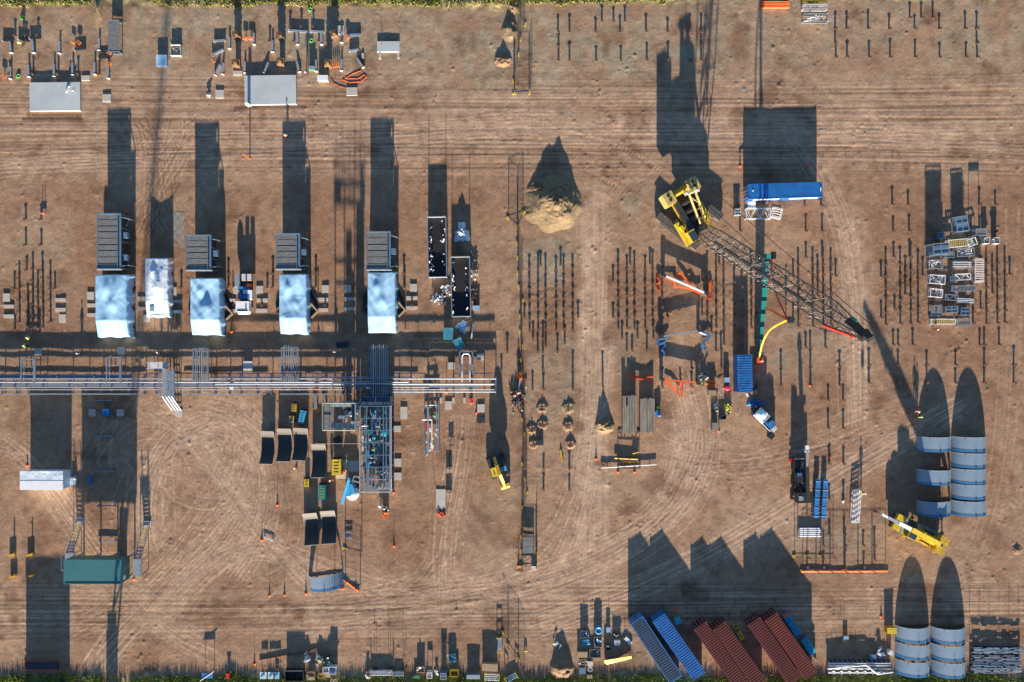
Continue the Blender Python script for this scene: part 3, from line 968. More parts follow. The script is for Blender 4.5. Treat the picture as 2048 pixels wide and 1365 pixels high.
def compressor():
    h = 3.9
    a, b = V(719, 812, h), V(781, 985, h)
    cx, cy, w, l = (a.x + b.x) / 2, (a.y + b.y) / 2, b.x - a.x, a.y - b.y
    t = thing('compressor_skid', 'large blue grey compressor skid packed with pipework, cyan vessels and a grating deck', 'skid', (cx, cy, 0))
    MB().box((0, 0, .35), (w, l, .6)).build('base_frame', 'steel_dark', t)
    MB().box((0, 0, 1.2), (w - .8, l - .6, 1.2)).build('machinery_block', 'cooler_panel', t)
    MB().box((-w * .36, 0, 2.55), (w * .14, l - .4, .06)).build('west_deck', 'gravel_mat', t)
    MB().box((.35, .9, 2.5), (1.0, l - 2.6, .06)).build('middle_deck', 'cooler_panel', t)
    MB().box((0, -l / 2 + 1.4, 2.52), (w - .3, 2.6, .06)).build('south_deck', 'cooler_panel', t)
    n = 8
    for i in range(n):
        yy = -l / 2 + .1 + (l - .2) * i / (n - 1)
        f = MB()
        for sx in (-1, 1):
            f.bar((sx * (w / 2 - .1), yy, .6), (sx * (w / 2 - .1), yy, h), .16, .16)
        f.bar((-w / 2, yy, h - .08), (w / 2, yy, h - .08), .09, .14)
        f.build('portal_frame', 'galv_blue', t)
    for x in (-w / 2 + .08, -w * .27, w * .27, w / 2 - .08, w / 2 - .7):
        MB().bar((x, -l / 2, h), (x, l / 2, h), .14, .16).build('top_beam', 'cooler_frame' if abs(x) < 2 else 'galv', t)
    r = random.Random(21)
    for i in range(74):
        x = r.uniform(-w / 2 + .3, w / 2 - .3)
        y = r.uniform(-l / 2 + .4, l / 2 - .8)
        z = r.uniform(2.6, 3.5)
        m = MB()
        rad = r.choice((.04, .05, .07, .1))
        p = [Vector((x, y, .8)), Vector((x, y, z))]
        if r.random() < .6:
            p += [Vector((x, y + r.uniform(-2.4, 2.4), z))]
        else:
            p += [Vector((x + r.uniform(-1.2, 1.2), y, z))]
        p[2].x = max(-w / 2 + .15, min(w / 2 - .15, p[2].x)); p[2].y = max(-l / 2 + .2, min(l / 2 - .2, p[2].y))
        p += [p[2] + Vector((0, 0, -r.uniform(.3, 1.5)))]
        m.path(p, rad, 7)
        m.tube(p[2] - Vector((0, 0, .05)), p[2] + Vector((0, 0, .08)), rad * 1.8, 8)
        m.build('pipe', r.choice(('galv', 'galv', 'white', 'pipe_grey', 'galv_blue', 'steel_dark')), t)
    for x, y, s, z, mt in ((-1.2, 2.6, .6, 2.7, 'cyan'), (1.35, 2.5, .58, 3.0, 'cyan'), (-.35, 1.7, .35, 2.9, 'cyan'), (-.3, .2, .4, 2.6, 'teal'), (-.5, -.2, .3, 2.8, 'yellow_pale')):
        MB().lathe([(0, z + .35), (s * .6, z + .25), (s, z), (s, .6)], (x, y, 0), 16).tube((x, y, z + .2), (x, y, z + .6), s * .3, 10).build('vessel', mt, t, smooth=False)
    MB().tube((-1.35, -3.4, 2.9), (-1.35, -.2, 2.9), .36, 14).build('cooler_drum', 'sky_blue', t)
    MB().tube((-.4, 3.0, 2.1), (-.4, 5.8, 2.1), .75, 14).build('engine', 'cooler_frame', t)
    MB().tube((-.3, -1.6, 2.0), (-.3, 1.2, 2.0), .7, 14).build('cylinder', 'teal', t)
    for y in (-4.2, -2.7):
        MB().lathe([(0, 3.1), (.3, 3.05), (.34, 2.9), (.34, 2.5)], (.7, y, 0), 12).build('filter_pot', 'steel_dark', t)
    for i in range(30):
        x, y = r.uniform(-1.8, 2.2), r.uniform(-l / 2 + .6, l / 2 - .8)
        MB().box((x, y, 2.85), (r.uniform(.15, .4), r.uniform(.15, .5), r.uniform(.3, .7))).tube((x, y, 3.1), (x, y, 3.55), .06, 6).build('valve', r.choice(('white', 'galv', 'cyan', 'steel_dark', 'yellow_pale')), t)
    for x in (-1, 1):
        MB().box((x * 1.22, l / 2 + .75, 3.55), (2.35, 1.35, .1)).build('roof_panel', 'navy_roof', t)
    MB().box((0, l / 2 + .75, 1.9), (4.8, 1.3, 3.1)).build('radiator', 'cooler_frame', t)
    for sx in (-1, 1):
        m = MB()
        for z in (3.15, 3.6):
            m.tube((sx * (w / 2 + .05), -l / 2, z), (sx * (w / 2 + .05), l / 2, z), .035, 6)
        m.build('handrail', 'white', t)
    MB().bar((-w / 2, -l / 2 - .05, 3.4), (w / 2, -l / 2 - .05, 3.4), .14, .2).build('end_beam', 'white_dirty', t)
    MB().tube((-.9, -l / 2 + 2.0, 3.65), (w / 2 - .6, -l / 2 + 3.0 - 1, 3.65), .05, 6).build('hose', 'pink', t)
    MB().tube((-w / 2 - 7.4, 0.75, 3.0), (-w / 2, .75, 3.0), .045, 6).build('air_line', 'pipe_pink', t)
compressor()

# ---- slabs and footings
def slab(x0, y0, x1, y1, h, label, rz=0.0, mat='slab'):
    a, b = V(x0, y0, h), V(x1, y1, h)
    w, l = b.x - a.x, a.y - b.y
    m = MB().box((0, 0, h / 2 - .05), (w, l, h + .1))
    o = m.build('concrete_slab', mat, None, ((a.x + b.x) / 2, (a.y + b.y) / 2, 0), rz)
    return tag(o, label, 'slab')
slab(59, 165, 160, 222, .42, 'wide grey concrete slab at top left with a white valve stand on it', R(.6))
slab(489, 151, 592, 209, .5, 'wide pale concrete slab with two long pole shadows across it', R(.8))
slab(754, 83, 799, 104, .32, 'small grey concrete slab with a marker post standing on it', 0)
slab(872, 979, 891, 1018, .12, 'rough pale concrete strip with rusty end, beside the two leaning boards', 0, 'concrete')
slab(671, 920, 697, 958, .06, 'pale concrete pad under the yellow generator', 0, 'concrete')
slab(698, 922, 717, 944, .05, 'dark pad in the shade left of the compressor skid', 0, 'slab')
# ============================================================ machines
LOC_BOOM_FOOT = None
def crawler_crane():
    foot = W(1398, 466, 2.4)
    tip = W(1524, 677, 40.0)
    base = W(1377, 436)
    ang = math.atan2(tip.y - foot.y, tip.x - foot.x)
    t = thing('crawler_crane', 'huge yellow crawler crane with a black lattice boom raised over the pile field', 'crane', base)
    ta = R(-38.7)
    ca, sa = math.cos(ta), math.sin(ta)
    for s in (-1, 1):
        ox, oy = -sa * s * 3.1, ca * s * 3.1
        def fn_prof(L=4.3, h=1.15):
            return [(-L, .35), (-L + .35, 0.02), (L - .35, 0.02), (L, .35), (L, h - .4), (L - .4, h), (-L + .4, h), (-L, h - .4)]
        m = MB()
        pr = fn_prof()
        n = len(pr)
        vs = []
        for yy in (-.62, .62):
            for x, z in pr:
                vs.append((ox + x * ca - yy * sa, oy + x * sa + yy * ca, z))
        m.add(vs, [tuple(range(n)), tuple(range(2 * n - 1, n - 1, -1))] + [(i, n + i, n + (i + 1) % n, (i + 1) % n) for i in range(n)])
        for k in range(22):
            x = -4.1 + 8.2 * k / 21
            m.box((ox + x * ca, oy + x * sa, 1.17), (.26, 1.34, .09), ta)
        tr = m.build('track', 'track', t)
        fr = MB().box((ox, oy, .6), (6.4, 1.45, .5), ta)
        fr.build('track_frame', 'steel_dark', tr)
    MB().box((0, 0, .9), (3.2, 5.6, .8), ta).lathe([(1.5, 1.2), (1.5, 1.65), (0, 1.65)], (0, 0, 0), 20).build('undercarriage', 'steel_dark', t)
    # upper works, x forward
    u = thing('upper_works', 'x', 'x', (0, 0, 0), ang)
    del u['label'], u['category']
    u.parent = t
    MB().box((-.6, 0, 1.95), (7.2, 2.5, .6)).build('deck', 'steel_dark', u)
    MB().box((-.8, -1.35, 2.5), (5.4, .95, 1.5)).build('engine_house', 'steel_dark', u)
    MB().bar((-3.4, -1.9, 2.5), (2.6, -1.9, 2.5), .22, .25).build('walkway', 'yellow', u)
    MB().box((.4, 2.0, 2.4), (3.0, .9, 1.0)).box((2.3, 1.75, 2.2), (1.6, .7, .6)).build('fuel_tank', 'yellow', u)
    cab = MB().box((2.95, -1.75, 2.7), (1.9, 1.25, 1.9)).build('cab', 'yellow', u)
    MB().box((3.1, -1.75, 3.66), (1.5, 1.1, .06)).box((3.92, -1.75, 2.9), (.06, 1.1, 1.2)).build('cab_window', 'glass', u)
    MB().box((1.9, -2.75, 2.0), (4.2, .8, .5)).box((1.0, -2.5, 2.6), (.8, .5, .8)).build('side_step', 'yellow_bright', u)
    for s, x in ((-1, -4.15), (1, -4.15)):
        m = MB()
        for k in range(6):
            m.box((x - .05, s * 2.25, 1.95 + .52 * k), (2.0, 1.7, .46))
        cw = m.build('counterweight', 'yellow_pale', u)
        MB().box((x - .45, s * 2.25, 4.83), (.42, .42, .06)).box((x + .35, s * 2.25, 4.83), (.42, .42, .06)).build('lifting_pocket', 'black', u)
        MB().box((x + 1.02, s * 2.3, 3.3), (.1, 1.5, 2.2)).build('weight_plate', 'yellow', u)
    MB().box((-4.4, 0, 2.6), (1.1, 2.6, 1.3)).tube((-4.2, -1.2, 3.6), (-4.2, 1.2, 3.6), .3, 12).build('weight_carrier', 'yellow', u)
    for x in (-2.4, -.9, .6):
        MB().tube((x, -.75, 2.75), (x, .75, 2.75), .52, 14).build('winch_drum', 'black', u)
    # A-frame mast, leaning forward
    for y in (.55, 1.65):
        MB().bar((-3.3, y, 5.6), (1.9, y - .1, 2.6), .26, .3).build('gantry_leg', 'yellow_pale', u)
        MB().bar((-3.3, y, 5.6), (-4.0, y, 2.3), .2, .2).build('gantry_back_leg', 'yellow', u)
    g = MB().bar((-3.35, .3, 5.7), (-3.35, 1.9, 5.7), .5, .45)
    for k in range(4):
        q = k / 3.4
        g.bar((-3.3 + 5 * q, .55, 5.55 - 2.9 * q), (-3.3 + 5 * q, 1.65, 5.55 - 2.9 * q), .12, .14)
    g.bar((-2.6, .6, 5.25), (-.9, 1.6, 4.3), .1, .1).build('gantry_crossbar', 'yellow_pale', u)
    MB().bar((-3.4, -.2, 5.75), (-2.8, 2.3, 5.6), .4, .12).build('sheave_block', 'white', u)
    jk = MB()
    r = random.Random(4)
    for i in range(40):
        a = Vector((r.uniform(-3.2, 3.4), r.uniform(-1.0, 1.9), r.uniform(2.3, 3.0)))
        jk.bar(a, a + Vector((r.uniform(-.7, .7), r.uniform(-.4, .4), r.uniform(-.1, .25))), r.uniform(.05, .18), .1)
    jk.build('hydraulic_gear', 'black', u)
    MB().box((3.6, -1.2, 2.3), (.5, .6, .7)).ball((3.6, -1.1, 2.9), .35).build('work_lamp_box', 'orange', u)
    # boom in its own frame: along d, width w, depth v
    d = (tip - foot); Lb = d.length; d = d / Lb
    wv = Vector((-math.sin(ang), math.cos(ang), 0))
    vv = d.cross(wv).normalized()
    o = foot - base
    def P(s, a, b):
        q = s / Lb
        k = 1.0
        if s < 4.5:
            k = .7 + .3 * s / 4.5
        if s > Lb - 7:
            k = .25 + .75 * max(0, (Lb - s)) / 7
        return o + d * s + wv * (a * 1.12 * k * 1.1) + vv * (b * 1.0 * k)
    cuts = [0, 4.5, 13, 21.5, 30, Lb - 7, Lb]
    for i, (s0, s1) in enumerate(zip(cuts, cuts[1:])):
        m = MB()
        nb = max(3, int((s1 - s0) / 1.7))
        for a in (-1, 1):
            for b in (-1, 1):
                m.tube(P(s0, a, b), P(s1, a, b), .095, 6)
        for k in range(nb):
            p, q = s0 + (s1 - s0) * k / nb, s0 + (s1 - s0) * (k + 1) / nb
            e = 1 if k % 2 else -1
            for f in (-1, 1):
                m.tube(P(p, -e, f), P(q, e, f), .045, 5, caps=False)
                m.tube(P(p, f, -e), P(q, f, e), .045, 5, caps=False)
                m.tube(P(p, -1, f), P(p, 1, f), .04, 5, caps=False)
        m.build('boom_foot' if i == 0 else 'boom_head' if i == 5 else 'boom_section', 'lattice_grey', t)
    sl = MB()
    for k in range(17):
        s = 2.5 + k * 1.28 + (k % 3) * .3
        p = P(s, -1.16, -1.0)
        sl.bar(p, p + d * 1.1 + wv * .95, .05, .2)
    for k in range(12):
        s = 6 + k * 1.1
        p = P(s, 1.0, .9)
        sl.bar(p, p - wv * .5 + d * .5, .06, .16)
    for s in (29, 32.5):
        p = P(s, -1.16, -1)
        sl.bar(p, p + d * 1.6 + wv * .7, .06, .2)
    sl.build('name_slat', 'white_dirty', t)
    wk = MB()
    wk.bar(P(3, .1, -.95), P(31, .1, -.95), .3, .05)
    wk.build('boom_walkway', 'mesh_dark', t)
    sg = MB()
    p0, p1 = P(Lb - 7.2, -1.25, -.9), P(Lb - 1.8, -1.4, -.9)
    n = wv * .0 + vv * .55
    sg.bar(p0, p1, .12, .5)
    sgo = sg.build('sign_board', 'red', t)
    bl = MB()
    for k in range(9):
        q = p0.lerp(p1, .22 + .065 * k) + Vector((0, 0, .52))
        bl.bar(q, q + (p1 - p0).normalized() * .2, .08, .05)
    bl.build('sign_lettering', 'black', t)
    hd = MB().tube(P(Lb - .6, -1.6, 0), P(Lb - .6, 1.6, 0), .55, 14).tube(P(Lb + .3, -1, .2), P(Lb + .3, 1, .2), .42, 14)
    hd.bar(P(Lb - 3.5, 0, 1.3), P(Lb + .8, 0, 1.0), .8, .3)
    hd.build('head_sheave', 'black', t)
    MB().bar(P(Lb - 3.6, .7, 1.2), P(Lb - 2.6, .8, 1.2), .5, .4).build('anemometer_box', 'teal', t)
    rp = MB()
    for b in (-.35, .35):
        rp.tube(P(Lb - .6, b * 4, -.6), W(1527, 644, 13.6) - base + wv * b, .032, 5)
    mast = Vector((-3.3, 1.1, 5.8)); ca2, sa2 = math.cos(ang), math.sin(ang)
    mw = Vector((mast.x * ca2 - mast.y * sa2, mast.x * sa2 + mast.y * ca2, mast.z))
    for b in (-1.1, 1.1):
        rp.tube(mw + wv * (b + 1.2), P(Lb - .8, b * 3, 1.4), .045, 5)
    rp.build('wire_rope', 'black', t)
    hk = W(1527, 644, 12.6) - base
    MB().box(hk + Vector((0, 0, .5)), (.5, .9, 1.0), ang).tube(hk + Vector((0, -.5, .7)), hk + Vector((0, .5, .7)), .45, 12).tube(hk, hk - Vector((0, 0, .6)), .12, 8).build('hook_block', 'steel_dark', t)
crawler_crane()
# the upper works empty only turned its pieces: fold them into the crane so that the pieces are its parts
for e in [o for o in bpy.data.objects if o.name.startswith('upper_works')]:
    bpy.context.view_layer.update()
    for ch in list(e.children):
        m = e.matrix_local @ ch.matrix_local
        ch.parent = e.parent
        ch.matrix_local = m
    bpy.data.objects.remove(e)

# ---- teal piling mast with slings
def teal_mast():
    foot, top = W(1517, 716, .5), V(1534, 508, 3.0)
    t = thing('piling_mast', 'long teal piling mast lying tilted beneath the crane boom with red cable guides', 'mast', foot)
    q = top - Vector(foot)
    n = 7
    m = MB()
    for i in range(n):
        a, b = q * (i / n), q * ((i + 1) / n)
        w = .5 + .6 * (i / n)
        m.bar(a, b, w, w * .8)
    m.build('mast_tube', 'teal', t)
    c = MB()
    for i in range(8):
        a = q * ((i + .4) / 8)
        c.bar(a + Vector((-.75, 0, .1)), a + Vector((.75, 0, .1)), .12, .9)
    c.build('collar', 'teal_wall', t)
    g = MB().bar(q * .72 + Vector((.75, 0, .4)), q + Vector((.9, .2, .4)), .2, .2)
    g.build('cable_guide', 'red', t)
    MB().tube(q + Vector((-.4, -.2, 0)), q + Vector((-.4, -.2, -3.0)), .14, 8).build('prop', 'steel_dark', t)
    MB().tube(q * .3, q * .3 + Vector((0, 0, -1.2)), .12, 8).build('trestle', 'steel_dark', t)
    MB().box(q + Vector((1.0, -.3, .2)), (.6, 1.2, .8)).build('winch', 'black', t)
    MB().box((0, -.4, 0), (1.1, .9, .7)).build('foot_plate', 'orange_deep', t)
    return t
teal_mast()
hook = W(1527, 644, 12.0)
def sling(pts, r, mat, label):
    m = MB()
    for a, b in zip(pts, pts[1:]):
        m.bar(a, b, r, r * .35)
    tag(m.build('lifting_sling', mat), label, 'sling', 'slings below the hook')
def catmull(pts, n=8):
    out = []
    P = [Vector(p) for p in pts]
    P = [P[0]] + P + [P[-1]]
    for i in range(1, len(P) - 2):
        for k in range(n):
            t = k / n
            a, b, c, d = P[i - 1], P[i], P[i + 1], P[i + 2]
            out.append(.5 * ((2 * b) + (c - a) * t + (2 * a - 5 * b + 4 * c - d) * t * t + (3 * b - a - 3 * c + d) * t ** 3))
    out.append(P[-2])
    return out
sling(catmull([V(1531, 616, 4), V(1548, 624, 7), V(1562, 632, 10), hook]), .4, 'orange', 'orange lifting sling running from the crane hook to the middle of the teal mast')
sling(catmull([V(1519, 715, 1), V(1524, 690, 3), V(1534, 668, 6), V(1547, 655, 9), hook]), .26, 'sling_orange', 'yellow orange sling curving from the crane hook to the foot of the teal mast')
sling(catmull([V(1541, 520, 3.6), V(1548, 570, 6), V(1556, 598, 9), hook]), .22, 'red', 'thin red lifting sling from the crane hook to the top of the teal mast')

# ---- shipping containers
def container(loc, rz, length, label, roof, wall, group=None, open_end=False, ribs=True, hh=2.6):
    t = thing('shipping_container', label, 'container', loc, rz, group)
    w = 2.44
    MB().box((0, 0, hh / 2 + .03), (length - .12, w - .08, hh - .14)).build('wall', wall, t)
    f = MB()
    for sx in (-1, 1):
        for sy in (-1, 1):
            f.box((sx * (length / 2 - .08), sy * (w / 2 - .08), hh / 2), (.17, .17, hh))
        f.box((sx * (length / 2 - .07), 0, hh - .06), (.14, w, .13))
        f.box((sx * (length / 2 - .07), 0, .08), (.14, w, .16))
    for sy in (-1, 1):
        f.box((0, sy * (w / 2 - .05), hh - .05), (length, .1, .1))
        f.box((0, sy * (w / 2 - .05), .08), (length, .1, .16))
    f.build('frame', wall, t)
    m = MB().box((0, 0, hh - .035), (length - .3, w - .22, .03))
    if ribs:
        n = int(length / .42)
        for i in range(n):
            x = -length / 2 + .4 + (length - .8) * i / (n - 1)
            m.box((x, 0, hh - .002), (.17, w - .36, .04))
    m.build('roof', roof, t)
    n = int(length / .3)
    for sy in (-1, 1):
        s = MB()
        for i in range(n):
            x = -length / 2 + .3 + (length - .6) * i / (n - 1)
            s.box((x, sy * (w / 2 - .03), hh / 2), (.14, .05, hh - .4))
        s.build('side_corrugation', wall, t)
    for k in (-1, 1):
        d = MB().box((-length / 2 - .03, k * .58, hh / 2), (.05, 1.1, hh - .25)).build('door', wall, t)
        bb = MB()
        for yy in (-.3, .25):
            bb.tube((-length / 2 - .09, k * .58 + yy, .2), (-length / 2 - .09, k * .58 + yy, hh - .15), .035, 6)
        bb.build('locking_bar', 'galv', d)
    for sx in (-1, 1):
        for sy in (-1, 1):
            MB().box((sx * (length / 2 - .09), sy * (w / 2 - .09), hh + .0), (.19, .18, .11)).build('corner_casting', 'rust' if 'red' in roof else 'blue_roof', t)
    return t
def cont_px(ax, ay, bx, by, length, *a, **k):
    """roof mid-line from door end a to far end b as seen"""
    p, q = V(ax, ay, 2.6), V(bx, by, 2.6)
    d = (q - p).normalized()
    c = p + d * (length / 2)
    return container((c.x, c.y, 0), math.atan2(d.y, d.x), length, *a, **k)
t = cont_px(1497, 383.5, 1640, 379, 12.1, 'long blue shipping container with pale streaked south side, standing alone by the crane', 'blue_box', 'blue_box', None, ribs=False)
m = MB()
m.box((-2.9, -1.245, 1.55), (4.2, .03, 1.0)).box((3.2, -1.245, 1.7), (4.6, .03, .9))
m.build('side_stripe', 'white', t)
MB().box((-5.1, -1.9, .9), (1.3, 1.0, .08)).build('step_landing', 'white', t)
MB().box((-5.3, .1, 2.63), (.2, .2, .12)).box((5.75, 0, 2.63), (.15, .6, .08)).build('roof_vent', 'white', t)
m = MB()
for k in range(3):
    m.bar((-6.2, -.4 + .35 * k, 1.6), (-6.9, -.75 + .35 * k, 1.5), .06, .06)
m.build('stair_rail', 'galv', t)
CG = 'containers in the angled row at the south edge'
cont_px(1273, 1241, 1348, 1354, 11.7, 'faded navy blue container, leftmost of the angled row, with dirt streaked ribbed roof', 'navy_roof', 'blue_roof', CG)
cont_px(1317, 1236, 1396, 1349, 11.7, 'bright blue container second in the angled row', 'blue_box', 'blue_box', CG)
cont_px(1400, 1252, 1478, 1365, 11.9, 'dull red container, third in the angled row and left of its close twin', 'red_roof', 'red_roof', CG)
cont_px(1438, 1252, 1517, 1365, 11.9, 'dull red container, fourth in the angled row, beside the yellow tank', 'red_roof', 'red_roof', CG)
cont_px(1508, 1243, 1586, 1356, 11.9, 'dark red container, fifth in the angled row', 'red_roof', 'red_roof', CG)
cont_px(1541, 1234, 1620, 1347, 11.7, 'rusty red container, rightmost of the angled row, beside teal equipment', 'red_roof_b', 'red_roof', CG)
container(W(1481, 746), R(91), 6.06, 'small blue container with bright ribbed roof among lifting gear in the middle of the site', 'blue_roof', 'blue_box')

# ---- long white hut and off-picture neighbours that throw their shade in
def hut():
    a, b = V(43, 947, 2.7), V(123, 977, 2.7)
    t = thing('site_hut', 'long white site hut with a pale blue roof edge at the west side', 'hut', ((a.x + b.x) / 2, (a.y + b.y) / 2, 0))
    w, l = b.x - a.x + .3, 2.9
    MB().box((0, 0, 1.45), (w, l, 2.5)).build('wall', 'white', t)
    MB().prism([(-w / 2 - .1, -l / 2 - .05), (w / 2 + .1, -l / 2 - .05), (w / 2 + .1, 0), (-w / 2 - .1, 0)], 2.66, 2.76).build('roof_sheet', 'white', t)
    MB().prism([(-w / 2 - .1, .002), (w / 2 + .1, .002), (w / 2 + .1, l / 2 + .12), (-w / 2 - .1, l / 2 + .12)], 2.63, 2.73).build('roof_fall', 'tarp_white', t)
    MB().box((w / 2 + .03, 0, 1.4), (.05, l - .3, 2.2)).build('end_wall', 'tarp_white', t)
    MB().box((w / 2 + .5, -.5, .3), (.8, 1.2, .5)).build('step', 'tarp_white', t)
    MB().box((-1, -l / 2 - .03, 1.1), (.9, .05, 2.0)).build('door', 'white_dirty', t)
    for k in range(4):
        MB().box((-w / 2 + 1 + 1.6 * k, 0, .1), (.4, l - .2, .2)).build('support', 'timber', t)
hut()
t = thing('site_cabin', 'dark stacked site cabin standing just beyond the south west edge', 'cabin', W(96, 1432))
MB().box((0, 0, 2.4), (7.3, 3, 4.8)).build('wall', 'teal_wall', t)
MB().box((0, 0, 4.87), (7.5, 3.2, .14)).build('roof', 'white_dirty', t)

def far_crane():
    t = thing('distant_crane', 'tall lattice crane beyond the south edge whose boom shadow crosses the west yard', 'crane', W(224, 1500))
    MB().box((0, 0, 1.7), (1.9, 6, 3.4)).build('body', 'yellow', t)
    MB().box((0, -2, 4), (1.5, 2.4, 1.4)).build('counterweight', 'yellow_pale', t)
    for s in (-1, 1):
        MB().box((s * 2.6, 0, .6), (1.0, 8, 1.2)).build('track', 'track', t)
    q = W(342, 1530, 26) - W(224, 1500)
    m = MB()
    for a in (-.55, .55):
        for b in (-.5, .5):
            m.tube((a, 2 + b, 2.5), (q.x + a * .5, q.y + b * .5, q.z), .13, 6)
    for k in range(26):
        f, g = k / 26, (k + 1) / 26
        e = .55 if k % 2 else -.55
        m.tube((q.x * f + e, 2 + (q.y - 2) * f, 2.5 + (q.z - 2.5) * f), (q.x * g - e, 2 + (q.y - 2) * g, 2.5 + (q.z - 2.5) * g), .11, 6)
    m.build('boom', 'black', t)
far_crane()

# ---- yellow mobile crane
def mobile_crane():
    a, b = W(1876, 1088), W(1778, 1036)
    c = (a + b) / 2
    ang = math.atan2(b.y - a.y, b.x - a.x)
    t = thing('mobile_crane', 'yellow all terrain mobile crane with its boom stretched forward beside the shell plates', 'crane', c, ang)
    L = (b - a).length
    MB().box((0, 0, 1.15), (L, 2.3, .7)).build('chassis', 'steel_dark', t)
    for x in (-3.6, -2.0, 2.0, 3.6):
        for s in (-1, 1):
            w = MB().tube((x, s * .85, .6), (x, s * 1.3, .6), .6, 16).build('wheel', 'rubber', t)
            MB().tube((x, s * 1.25, .6), (x, s * 1.34, .6), .3, 10).build('hub', 'yellow', w)
    for s in (-1, 1):
        MB().box((L / 2 - 1.6, s * .85, 1.75), (2.9, .95, .55)).build('front_fender', 'yellow_bright', t)
        MB().box((-1.2, s * 1.15, 1.6), (4.4, .3, .35)).build('side_deck', 'yellow', t)
        MB().box((-L / 2 + 1.2, s * .85, 1.75), (2.0, .9, .55)).build('rear_fender', 'yellow', t)
    MB().box((L / 2 - .5, 0, 1.35), (.9, 2.6, .9)).build('bumper', 'yellow', t)
    cb = MB().box((1.4, .95, 2.5), (1.7, 1.0, 1.7)).build('cab', 'yellow_bright', t)
    MB().box((1.5, .95, 3.37), (1.2, .85, .05)).box((2.27, .95, 2.7), (.05, .85, 1.0)).build('cab_window', 'glass', t)
    MB().box((1.6, -.95, 2.2), (1.8, .9, .9)).build('engine_cover', 'steel_dark', t)
    MB().box((-1.7, 0, 2.3), (2.8, 1.4, 1.3)).lathe([(1.0, 1.5), (1.0, 1.9), (0, 1.9)], (0, 0, 0), 18).build('turntable', 'yellow_bright', t)
    for s in (-1, 1):
        MB().box((-3.6, s * .8, 2.5), (1.6, 1.2, 1.2)).build('counterweight', 'yellow', t)
    MB().box((-1.0, -1.35, 2.0), (2.6, .5, .06)).box((-3.0, -1.35, 2.0), (1.0, .5, .06)).build('step_plate', 'cooler_panel', t)
    tipw = W(1727, 1012, 6.6)
    dx, dy = tipw.x - c.x, tipw.y - c.y
    tip = Vector((dx * math.cos(-ang) - dy * math.sin(-ang), dx * math.sin(-ang) + dy * math.cos(-ang), 6.6))
    foot = Vector((-3.0, 0, 3.0))
    d = tip - foot
    for i, (f0, f1, w, mt) in enumerate(((0, .5, .75, 'yellow_bright'), (.3, .72, .58, 'white'), (.7, .9, .45, 'galv'), (.88, 1, .34, 'white'))):
        MB().bar(foot + d * f0, foot + d * f1, w, w * 1.15).build('boom_section', mt, t)
    MB().bar(foot + d * .62 + Vector((0, -1.2, 0)), foot + d * .62 + Vector((0, 1.2, 0)), .3, .3).build('jib_bracket', 'galv', t)
    MB().tube(foot + d * .15 + Vector((0, 0, -.4)), Vector((.4, 0, 2.0)), .2, 10).build('lift_cylinder', 'galv', t)
    hkp = tip + Vector((.2, 0, -1.8))
    MB().tube(tip, hkp, .03, 5).build('wire_rope', 'black', t)
    MB().box(hkp, (.35, .4, .6)).build('hook_block', 'steel_dark', t)
    for x in (-4.6, 1.0):
        for s in (-1, 1):
            MB().box((x, s * 1.25, .75), (.35, .5, .3)).tube((x, s * 1.42, 0), (x, s * 1.42, .9), .12, 8).lathe([(0, .1), (.35, .1), (.35, 0)], (x, s * 1.42, 0), 10).build('outrigger', 'yellow', t)
mobile_crane()

# ---- excavator
def excavator():
    c = W(996, 932)
    t = thing('excavator', 'yellow tracked excavator digging with folded boom beside the fenced trench', 'excavator', c, R(-72))
    for s in (-1, 1):
        m = MB()
        pr = [(-2.0, .3), (-1.7, .02), (1.7, .02), (2.0, .3), (2.0, .6), (1.7, .85), (-1.7, .85), (-2.0, .6)]
        n = len(pr)
        m.add([(x, s * 1.15 + yy, z) for yy in (-.3, .3) for x, z in pr], [tuple(range(n)), tuple(range(2 * n - 1, n - 1, -1))] + [(i, n + i, n + (i + 1) % n, (i + 1) % n) for i in range(n)])
        m.build('track', 'rubber', t)
    MB().box((0, 0, .7), (2.2, 1.9, .5)).lathe([(.7, .9), (.7, 1.15), (0, 1.15)], (0, 0, 0), 14).build('undercarriage', 'steel_dark', t)
    MB().box((-.9, .2, 1.6), (2.0, 2.2, .9)).build('engine_body', 'black', t)
    MB().lathe([(1.25, 1.2), (1.3, 1.3), (1.3, 1.9), (1.1, 2.05), (0, 2.1)], (-1.0, .1, 0), 12).build('counterweight', 'steel_dark', t)
    cb = MB().box((.45, -.75, 2.0), (1.5, .95, 1.6)).build('cab', 'yellow_bright', t)
    MB().box((.55, -.75, 2.82), (.7, .12, .04)).box((1.22, -.75, 2.2), (.04, .8, 1.0)).build('cab_window', 'glass', t)
    MB().box((.2, .95, 1.6), (1.4, .7, .7)).build('tank', 'sky_blue', t)
    bm = MB()
    pts = [Vector((-1.7, -.05, 1.9)), Vector((-.6, 0, 2.9)), Vector((.9, .05, 3.0)), Vector((2.6, .1, 1.9))]
    for p, q in zip(pts, pts[1:]):
        bm.bar(p, q, .5, .55)
    bm.build('boom', 'yellow', t)
    MB().bar((2.6, .1, 2.0), (3.6, .1, .7), .38, .42).build('stick', 'yellow_bright', t)
    b = MB().grid(lambda u, v: (3.45 + .55 * math.sin(u * 3.0), -.65 + 1.5 * v, .08 + .62 * (1 - math.cos(u * 2.6)) * .6), 8, 4)
    b.box((3.5, -.66, .4), (.7, .05, .6)).box((3.5, .86, .4), (.7, .05, .6)).bar((3.3, -.7, .75), (3.3, .9, .75), .25, .2)
    b.build('bucket', 'yellow', t)
    MB().tube((.1, .05, 2.3), (1.2, .1, 2.6), .09, 8).build('boom_cylinder', 'galv', t)
excavator()

